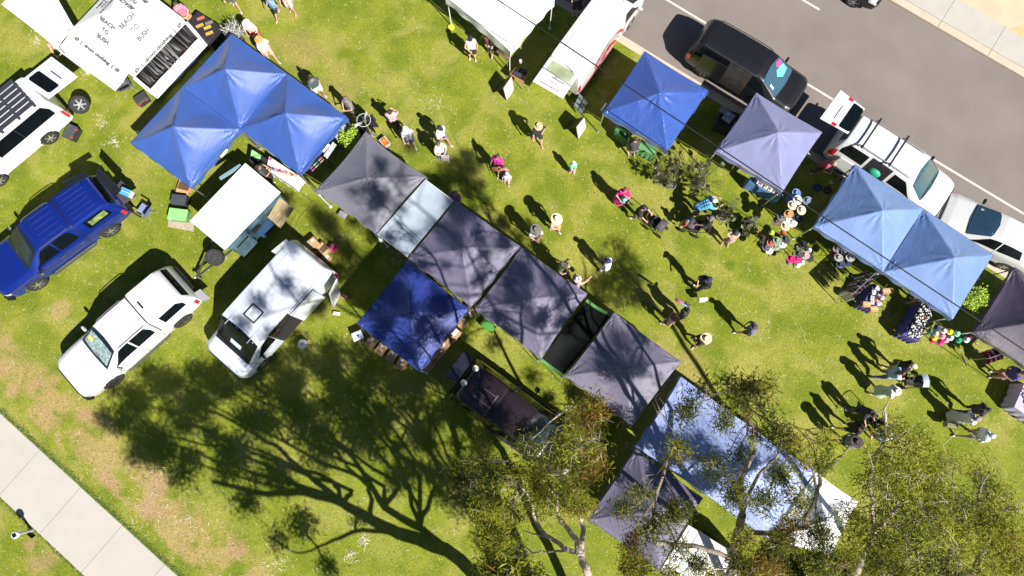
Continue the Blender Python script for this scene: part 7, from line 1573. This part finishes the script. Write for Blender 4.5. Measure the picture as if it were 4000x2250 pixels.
for k, ((u1, v1), (u0, v0)) in enumerate((((1735, 1380), (1930, 2080)), ((1660, 1360), (1900, 2010)), ((1590, 1420), (1870, 1960)), ((1520, 1400), (1830, 1960)), ((1440, 1380), (1800, 1960)), ((1350, 1370), (1760, 1930)), ((1260, 1380), (1700, 1900)), ((1150, 1350), (1640, 1860)), ((1040, 1380), (1600, 1900)), ((920, 1420), (1560, 1900)), ((780, 1450), (1500, 1900)), ((620, 1470), (1440, 1880)), ((480, 1530), (1380, 1920)), ((430, 1640), (1320, 1940)), ((560, 1750), (1330, 1960)), ((1820, 1500), (1950, 2100)), ((1340, 1500), (1640, 2000)), ((1100, 1520), (1500, 1960)), ((700, 1640), (1300, 1880)))):
    bx, by = fr_.uniform(-40, 40), fr_.uniform(-30, 30); z1 = 10.6 + fr_.uniform(-.6, .6)
    q = [(u0, v0, 6.0), (u0 * .68 + u1 * .32 + bx, v0 * .68 + v1 * .32 + by, 7.8), (u0 * .33 + u1 * .67 + bx * .6, v0 * .33 + v1 * .67 + by * .6, 9.4), (u1, v1, z1)]
    qq = [S_(*w) for w in q]; near = min([w for L_ in (mainA, l1, l2, l3, l5, l6, l7) for w in L_ if w.z < 8], key=lambda w: (w - qq[0]).length)
    fan.append(([near] + qq, .09, .022))
    for f_, r_ in ((.45, .22), (.62, .32), (.8, .38), (.93, .40), (1.03, .34)):
        cl1.append((S_(u0 + (u1 - u0) * f_ + fr_.uniform(-28, 28), v0 + (v1 - v0) * f_ + fr_.uniform(-22, 22), 6 + (z1 - 6) * f_), r_ * fr_.uniform(.75, 1.2)))
tree("spreading gum tree below the bottom edge whose shadow covers the lawn beside the cargo van", b1, [(mainA, .30, .22), (l1, .22, .07), (l2, .17, .06), (l3, .12, .04), (l4, .09, .03), (l5, .22, .05), (l6, .13, .05), (l7, .11, .04), ([S_(1380, 1790, 8.4), S_(1250, 1700, 9), S_(1100, 1600, 9.6), S_(900, 1500, 10.2)], .08, .03), ([S_(1450, 1620, 9.6), S_(1400, 1500, 10.2), S_(1300, 1400, 10.6)], .07, .03), ([S_(1200, 1925, 7.4), S_(1050, 1820, 8.2), S_(850, 1740, 8.8), S_(640, 1700, 9.2)], .09, .03), ([S_(1680, 1760, 8.6), S_(1560, 1650, 9.2), S_(1480, 1500, 10)], .09, .03)] + fan, cl1, 72000, 11, [4, 4, 4, 1, 2], size=.17, w=.042, rad=.19, brk=1.6, twigs=2)
# --- tree 2: visible crown left of the pale marquee, pinkish limbs
b2 = P(2290, 2420)
t2m = [b2, P(2285, 2330, 2.5), P(2290, 2230, 4.2), P(2272, 2165, 5.2)]
a2 = [P(2272, 2165, 5.2), P(2255, 2110, 6.0), P(2215, 2060, 6.6), P(2190, 2040, 7.0), P(2170, 1930, 8.0), P(2120, 1830, 8.6)]
a3 = [P(2272, 2165, 5.2), P(2200, 2140, 5.8), P(2130, 2090, 6.4), P(2100, 2050, 6.9), P(2080, 1960, 7.6), P(2020, 1880, 8.2)]
a4 = [P(2215, 2145, 5.8), P(2150, 2155, 6.2), P(2080, 2160, 6.6), P(2030, 2120, 7.0)]
a5 = [P(2130, 2095, 6.4), P(2080, 2085, 6.7), P(2040, 2070, 7.0)]
a6 = [P(2290, 2230, 4.2), P(2260, 2000, 6.8), P(2250, 1850, 8.0), P(2270, 1700, 9.0), P(2240, 1580, 9.6)]
RAW2 = [(1830, 1860, 8.2, .55), (1900, 1960, 8, .5), (1960, 1860, 8.4, .5), (2080, 1850, 8.6, .6), (2180, 1790, 8.8, .55), (2260, 1870, 8.4, .55), (2310, 1800, 8.8, .45), (2110, 1950, 8, .5), (2000, 2000, 7.6, .5), (1930, 2090, 7.4, .55), (1980, 2180, 7.0, .6),
       (2210, 1960, 8, .5), (2280, 1990, 7.8, .35), (2260, 1660, 9.4, .45), (2300, 1600, 9.6, .4), (2210, 1740, 9, .4), (2340, 1720, 9.2, .35), (1870, 1780, 8.4, .35), (2060, 1760, 8.8, .35), (1930, 2240, 6.8, .5), (2080, 2260, 6.4, .4)]
cl2 = [(C_(u, v, z + 1.0 + 3.0 * min(max((1880 - v) / 260, 0), 1), r * .86)) for u, v, z, r in RAW2]
tree("gum tree left of the violet-grey canopy with pinkish bare limbs and orange-tipped leaves", b2, [(t2m, .17, .11), (a2, .10, .03), (a3, .085, .025), (a4, .04, .012), (a5, .03, .01), (a6, .09, .03)], cl2, 17500, 21, [4, 6, 3, 1.8, 4], size=.13, w=.025, rad=.13)
# --- tree 3: over the pale marquee
b3 = P(2800, 2330)
m3 = [b3, P(2870, 2190, 3.2), P(2880, 2080, 5.0), P(2900, 2010, 5.8)]
c1 = [P(2900, 2010, 5.8), P(2890, 1880, 7.2), P(2950, 1760, 8.2), P(2945, 1670, 9.0), P(2905, 1610, 9.5), P(2870, 1520, 10)]
c2 = [P(2870, 2190, 3.2), P(2560, 2120, 6.0), P(2555, 1960, 7.6), P(2600, 1820, 8.4), P(2640, 1700, 9.2)]
c3 = [P(2880, 2080, 5.0), P(3150, 2060, 6.6), P(3190, 1930, 7.8), P(3200, 1850, 8.4), P(3290, 1780, 9), P(3320, 1740, 9.3)]
c4 = [P(3190, 1930, 7.8), P(3175, 1830, 8.4), P(3150, 1760, 8.9)]
c5 = [P(2900, 2010, 5.8), P(2960, 1860, 7.6), P(3030, 1790, 8.4), P(3080, 1650, 9.4)]
cl3 = [C_(u, v, z + 1.6, r * .8) for u, v, z, r in [(2680, 1600, 9.4, .36), (2830, 1640, 9.2, .38), (2900, 1560, 9.8, .42), (2980, 1600, 9.6, .36), (2650, 1770, 8.8, .42), (2780, 1830, 8.6, .42), (2870, 1920, 8, .5), (2960, 1700, 9, .32), (3050, 1700, 9.2, .42), (3120, 1760, 9, .42),
       (3060, 1860, 8.4, .42), (2980, 1960, 7.8, .42), (3120, 1950, 8, .45), (3200, 1800, 8.8, .35), (2500, 1920, 7.8, .35), (2450, 1990, 7.6, .45), (2560, 2060, 7.2, .5), (2650, 2000, 7.6, .35), (2640, 2150, 6.6, .42), (2480, 2130, 6.8, .40), (2740, 1520, 9.8, .25), (2850, 1500, 10, .34),
       (2930, 1510, 10, .34), (3080, 2080, 7, .5), (3200, 2080, 7.2, .45), (2880, 1780, 8.8, .28), (3240, 1720, 9.2, .35), (2990, 1520, 9.9, .3), (2560, 1560, 9.4, .15)]]
tree("open-crowned gum tree spread over the long pale blue marquee", b3, [(m3, .17, .12), (c1, .085, .02), (c2, .09, .02), (c3, .085, .018), (c4, .04, .012), (c5, .06, .015)], cl3, 15000, 31, [5, 4, 6, 1.2, 2], size=.13, w=.024, rad=.12, bark=BARK_D)
# --- tree 4: dense, yellow green, right
b4 = P(2980, 2420)
ZH = lambda v: 14.8 + (v - 1900) / 600
m4 = [b4, P(3160, 2380, 5), P(3330, 2260, 9.5), P(3420, 2060, 13.0), P(3500, 1990, 13.6)]
d1 = [P(3500, 1990, 13.6), P(3530, 1960, 14), P(3570, 1940, 14.2)]
d2 = [P(3500, 1990, 13.6), P(3510, 1940, 14), P(3495, 1910, 14.3)]
d3 = [P(3420, 2060, 13), P(3560, 2040, 13.6), P(3625, 2010, 14)]
d4 = [P(3420, 2060, 13), P(3400, 1850, 13.8), P(3460, 1700, 14.3), P(3455, 1600, 14.6), P(3470, 1565, 14.8)]
cl4 = [C_(u, v, ZH(v), r * .78) for u, v, z, r in [(3690, 1960, 7, .3), (3700, 2060, 7, .4), (3340, 2060, 7, .35), (3300, 2000, 7, .22), (3500, 1850, 8, .6), (3600, 1790, 8.2, .55), (3460, 1950, 7.6, .5), (3560, 1900, 7.8, .45), (3640, 1900, 7.8, .5), (3520, 1720, 8.8, .40), (3450, 1780, 8.4, .36), (3490, 1660, 9, .25), (3430, 2080, 7, .5), (3560, 2080, 7.0, .55), (3640, 2010, 7.4, .35),
       (3380, 2150, 6.8, .5), (3480, 2190, 6.6, .5), (3600, 2200, 6.4, .55), (3700, 1810, 8, .25), (3420, 1890, 7.8, .36)]]
tree("tall yellow-green gum tree in the lower right with short silver limbs", b4, [(m4, .14, .05), (d1, .03, .01), (d2, .025, .009), (d3, .028, .009), (d4, .045, .010)], cl4, 9500, 41, [3, 7, 2.5, .3, 7], size=.10, w=.018, rad=.12, twr=.65, brk=.7)
b5 = P(3500, 2480)
m5 = [b5, P(3640, 2400, 4), P(3800, 2230, 8), P(3850, 2080, 9.8), P(3820, 1960, 10.6)]
e2 = [P(3850, 2080, 9.8), P(3740, 2040, 10.3), P(3720, 1910, 10.8)]
e3 = [P(3820, 1960, 10.6), P(3860, 1850, 11)]
cl5 = [C_(u, v, 10.6, r * .86) for u, v, z, r in [(3960, 2230, 7, .45), (3700, 2250, 7, .4), (3660, 2110, 7, .35), (3830, 1840, 8, .35), (3870, 1920, 7.8, .5), (3790, 1990, 7.4, .5), (3880, 2040, 7, .55), (3780, 2110, 6.8, .6), (3900, 2160, 6.6, .55), (3720, 2180, 6.6, .5), (3960, 1990, 7.4, .3), (3720, 1960, 7.6, .35), (3960, 2110, 6.8, .35), (3830, 2230, 6.2, .5), (3735, 1815, 8, .18), (3740, 2060, 7, .4)]]
tree("gum tree at the lower right corner with brownish outer leaves", b5, [(m5, .14, .05), (e2, .04, .015), (e3, .03, .012)], cl5, 9000, 51, [4, 6, 3, 1.0, 5], size=.125, w=.021, rad=.15, bark=BARK_D, twr=.8)
b6 = P(3050, 2480)
m6 = [b6, P(3060, 2330, 3.5), P(3050, 2240, 5.5)]
f1 = [P(3050, 2240, 5.5), P(2900, 2220, 6.2), P(2720, 2240, 6.4)]
f2 = [P(3050, 2240, 5.5), P(3220, 2200, 6.4)]
cl6 = [C_(u, v, z, r * .95) for u, v, z, r in [(3400, 2200, 6.2, .4), (2720, 2200, 6.4, .25), (3520, 2250, 6, .4), (2480, 2210, 6.6, .45), (2620, 2260, 6.2, .3), (2900, 2200, 6.6, .38), (3000, 2180, 6.6, .5), (3100, 2210, 6.4, .55), (3220, 2190, 6.4, .55), (3320, 2230, 6.2, .5), (2980, 2270, 5.8, .5), (2790, 2270, 5.8, .3), (3180, 2280, 5.8, .5), (2900, 2110, 6.8, .3), (3050, 2120, 7, .4)]]
tree("low spreading gum tree along the bottom edge with a few orange-brown leaves", b6, [(m6, .14, .08), (f1, .05, .015), (f2, .06, .02)], cl6, 23000, 61, [5, 5, 4, 1.6, 3], size=.13, w=.026, rad=.13)
# --- shadow casters on the row of canopies: unseen limbs and clumps added to a gum beyond the bottom edge
def SZ(u, v, h, z=2.4):
    """crown point at height h shading canopy point seen at (u, v, z)"""
    p = P(u, v, z); return Vector((p.x - SHX * (h - z), p.y - SHY * (h - z), h))
b7 = P(2330, 2700)
hz7 = 12.5
can = [(1480, 640, .35), (1560, 700, .4), (1480, 760, .4), (1380, 740, .3), (1440, 860, .3), (1560, 820, .25), (1700, 880, .22), (1620, 930, .22), (1800, 840, .4), (1760, 920, .35), (1880, 980, .4), (1720, 1020, .35), (1860, 1090, .3), (1960, 960, .25), (1700, 1120, .3), (1560, 1170, .55), (1640, 1230, .5), (1500, 1260, .4), (1620, 1360, .3), (1740, 1200, .35),
       (2030, 1060, .4), (2000, 1160, .4), (2140, 1080, .35), (2080, 1240, .35), (2180, 1180, .25), (1960, 1240, .3), (2140, 1330, .25), (2430, 1330, .4), (2480, 1420, .35), (2380, 1450, .35), (2560, 1480, .2), (2250, 1300, .3), (1700, 640, .25), (1620, 620, .2), (1850, 790, .25)]
van = [(1000, 1150, .3), (1100, 1080, .3), (1180, 1130, .3), (930, 1240, .3), (1050, 1280, .35), (880, 820, .3), (960, 900, .2), (800, 870, .2), (1150, 850, .35), (1120, 930, .3), (1330, 950, .5), (1400, 1050, .5), (1340, 1150, .45), (1280, 900, .3), (1010, 1380, .3), (1280, 1280, .5), (720, 900, .18), (700, 730, .14)]
k8 = P(2250, 2750)
van2 = [(u, v, r) for u, v, r in van]
m8 = [k8, S_(2060, 2260, 5.0), S_(1905, 1860, 8.5), S_(1750, 1500, 11.0)]
g5 = [S_(1750, 1500, 11.0), S_(1560, 1330, 13.4), S_(1300, 1180, 14.8), S_(1120, 1080, 15.2), S_(960, 880, 15.6)]
g6 = [S_(1560, 1330, 13.4), S_(1400, 1100, 14.8), S_(1300, 900, 15.4)]
g7 = [S_(1905, 1860, 8.5), S_(1840, 1700, 10), S_(1800, 1560, 11)]
cl8 = [(SZ(u, v, 15.0 + (i % 4) * .3, 1.6), r * .85) for i, (u, v, r) in enumerate(van) if (u, v) not in ((880, 820), (720, 900), (700, 730), (800, 870))]
hc_ = lambda v: 16 if v > 1000 else (17.5 if v > 850 else 19.5)
cl8 += [(SZ(u, v, hc_(v) + (i % 3) * .3, 2.3), r * .72) for i, (u, v, r) in enumerate(can)]  # unseen leaf clumps added high up to dapple the canopies
g8 = [S_(1750, 1500, 11.0), SZ(1950, 1230, 15.6), SZ(1800, 950, 17.2), SZ(1520, 700, 19.2)]
g9 = [SZ(1950, 1230, 15.6), SZ(2200, 1320, 16), SZ(2480, 1450, 16.2)]
cl8 += [(S_(u, v, z), r) for u, v, z, r in ((1780, 1620, 11, .4), (1680, 1420, 12, .4), (1830, 1480, 11, .35), (2000, 1540, 11, .3), (1900, 1700, 10, .4), (2080, 1470, 11.5, .25))]
tree("very tall gum tree beyond the bottom edge that dapples the cargo van and trailer", k8, [(m8, .22, .13), (g5, .09, .03), (g6, .06, .02), (g7, .06, .02), (g8, .08, .03), (g9, .06, .02)], cl8, 24000, 81, [4, 4, 4, 1, 2], size=.16, w=.034, rad=.17, twigs=2)
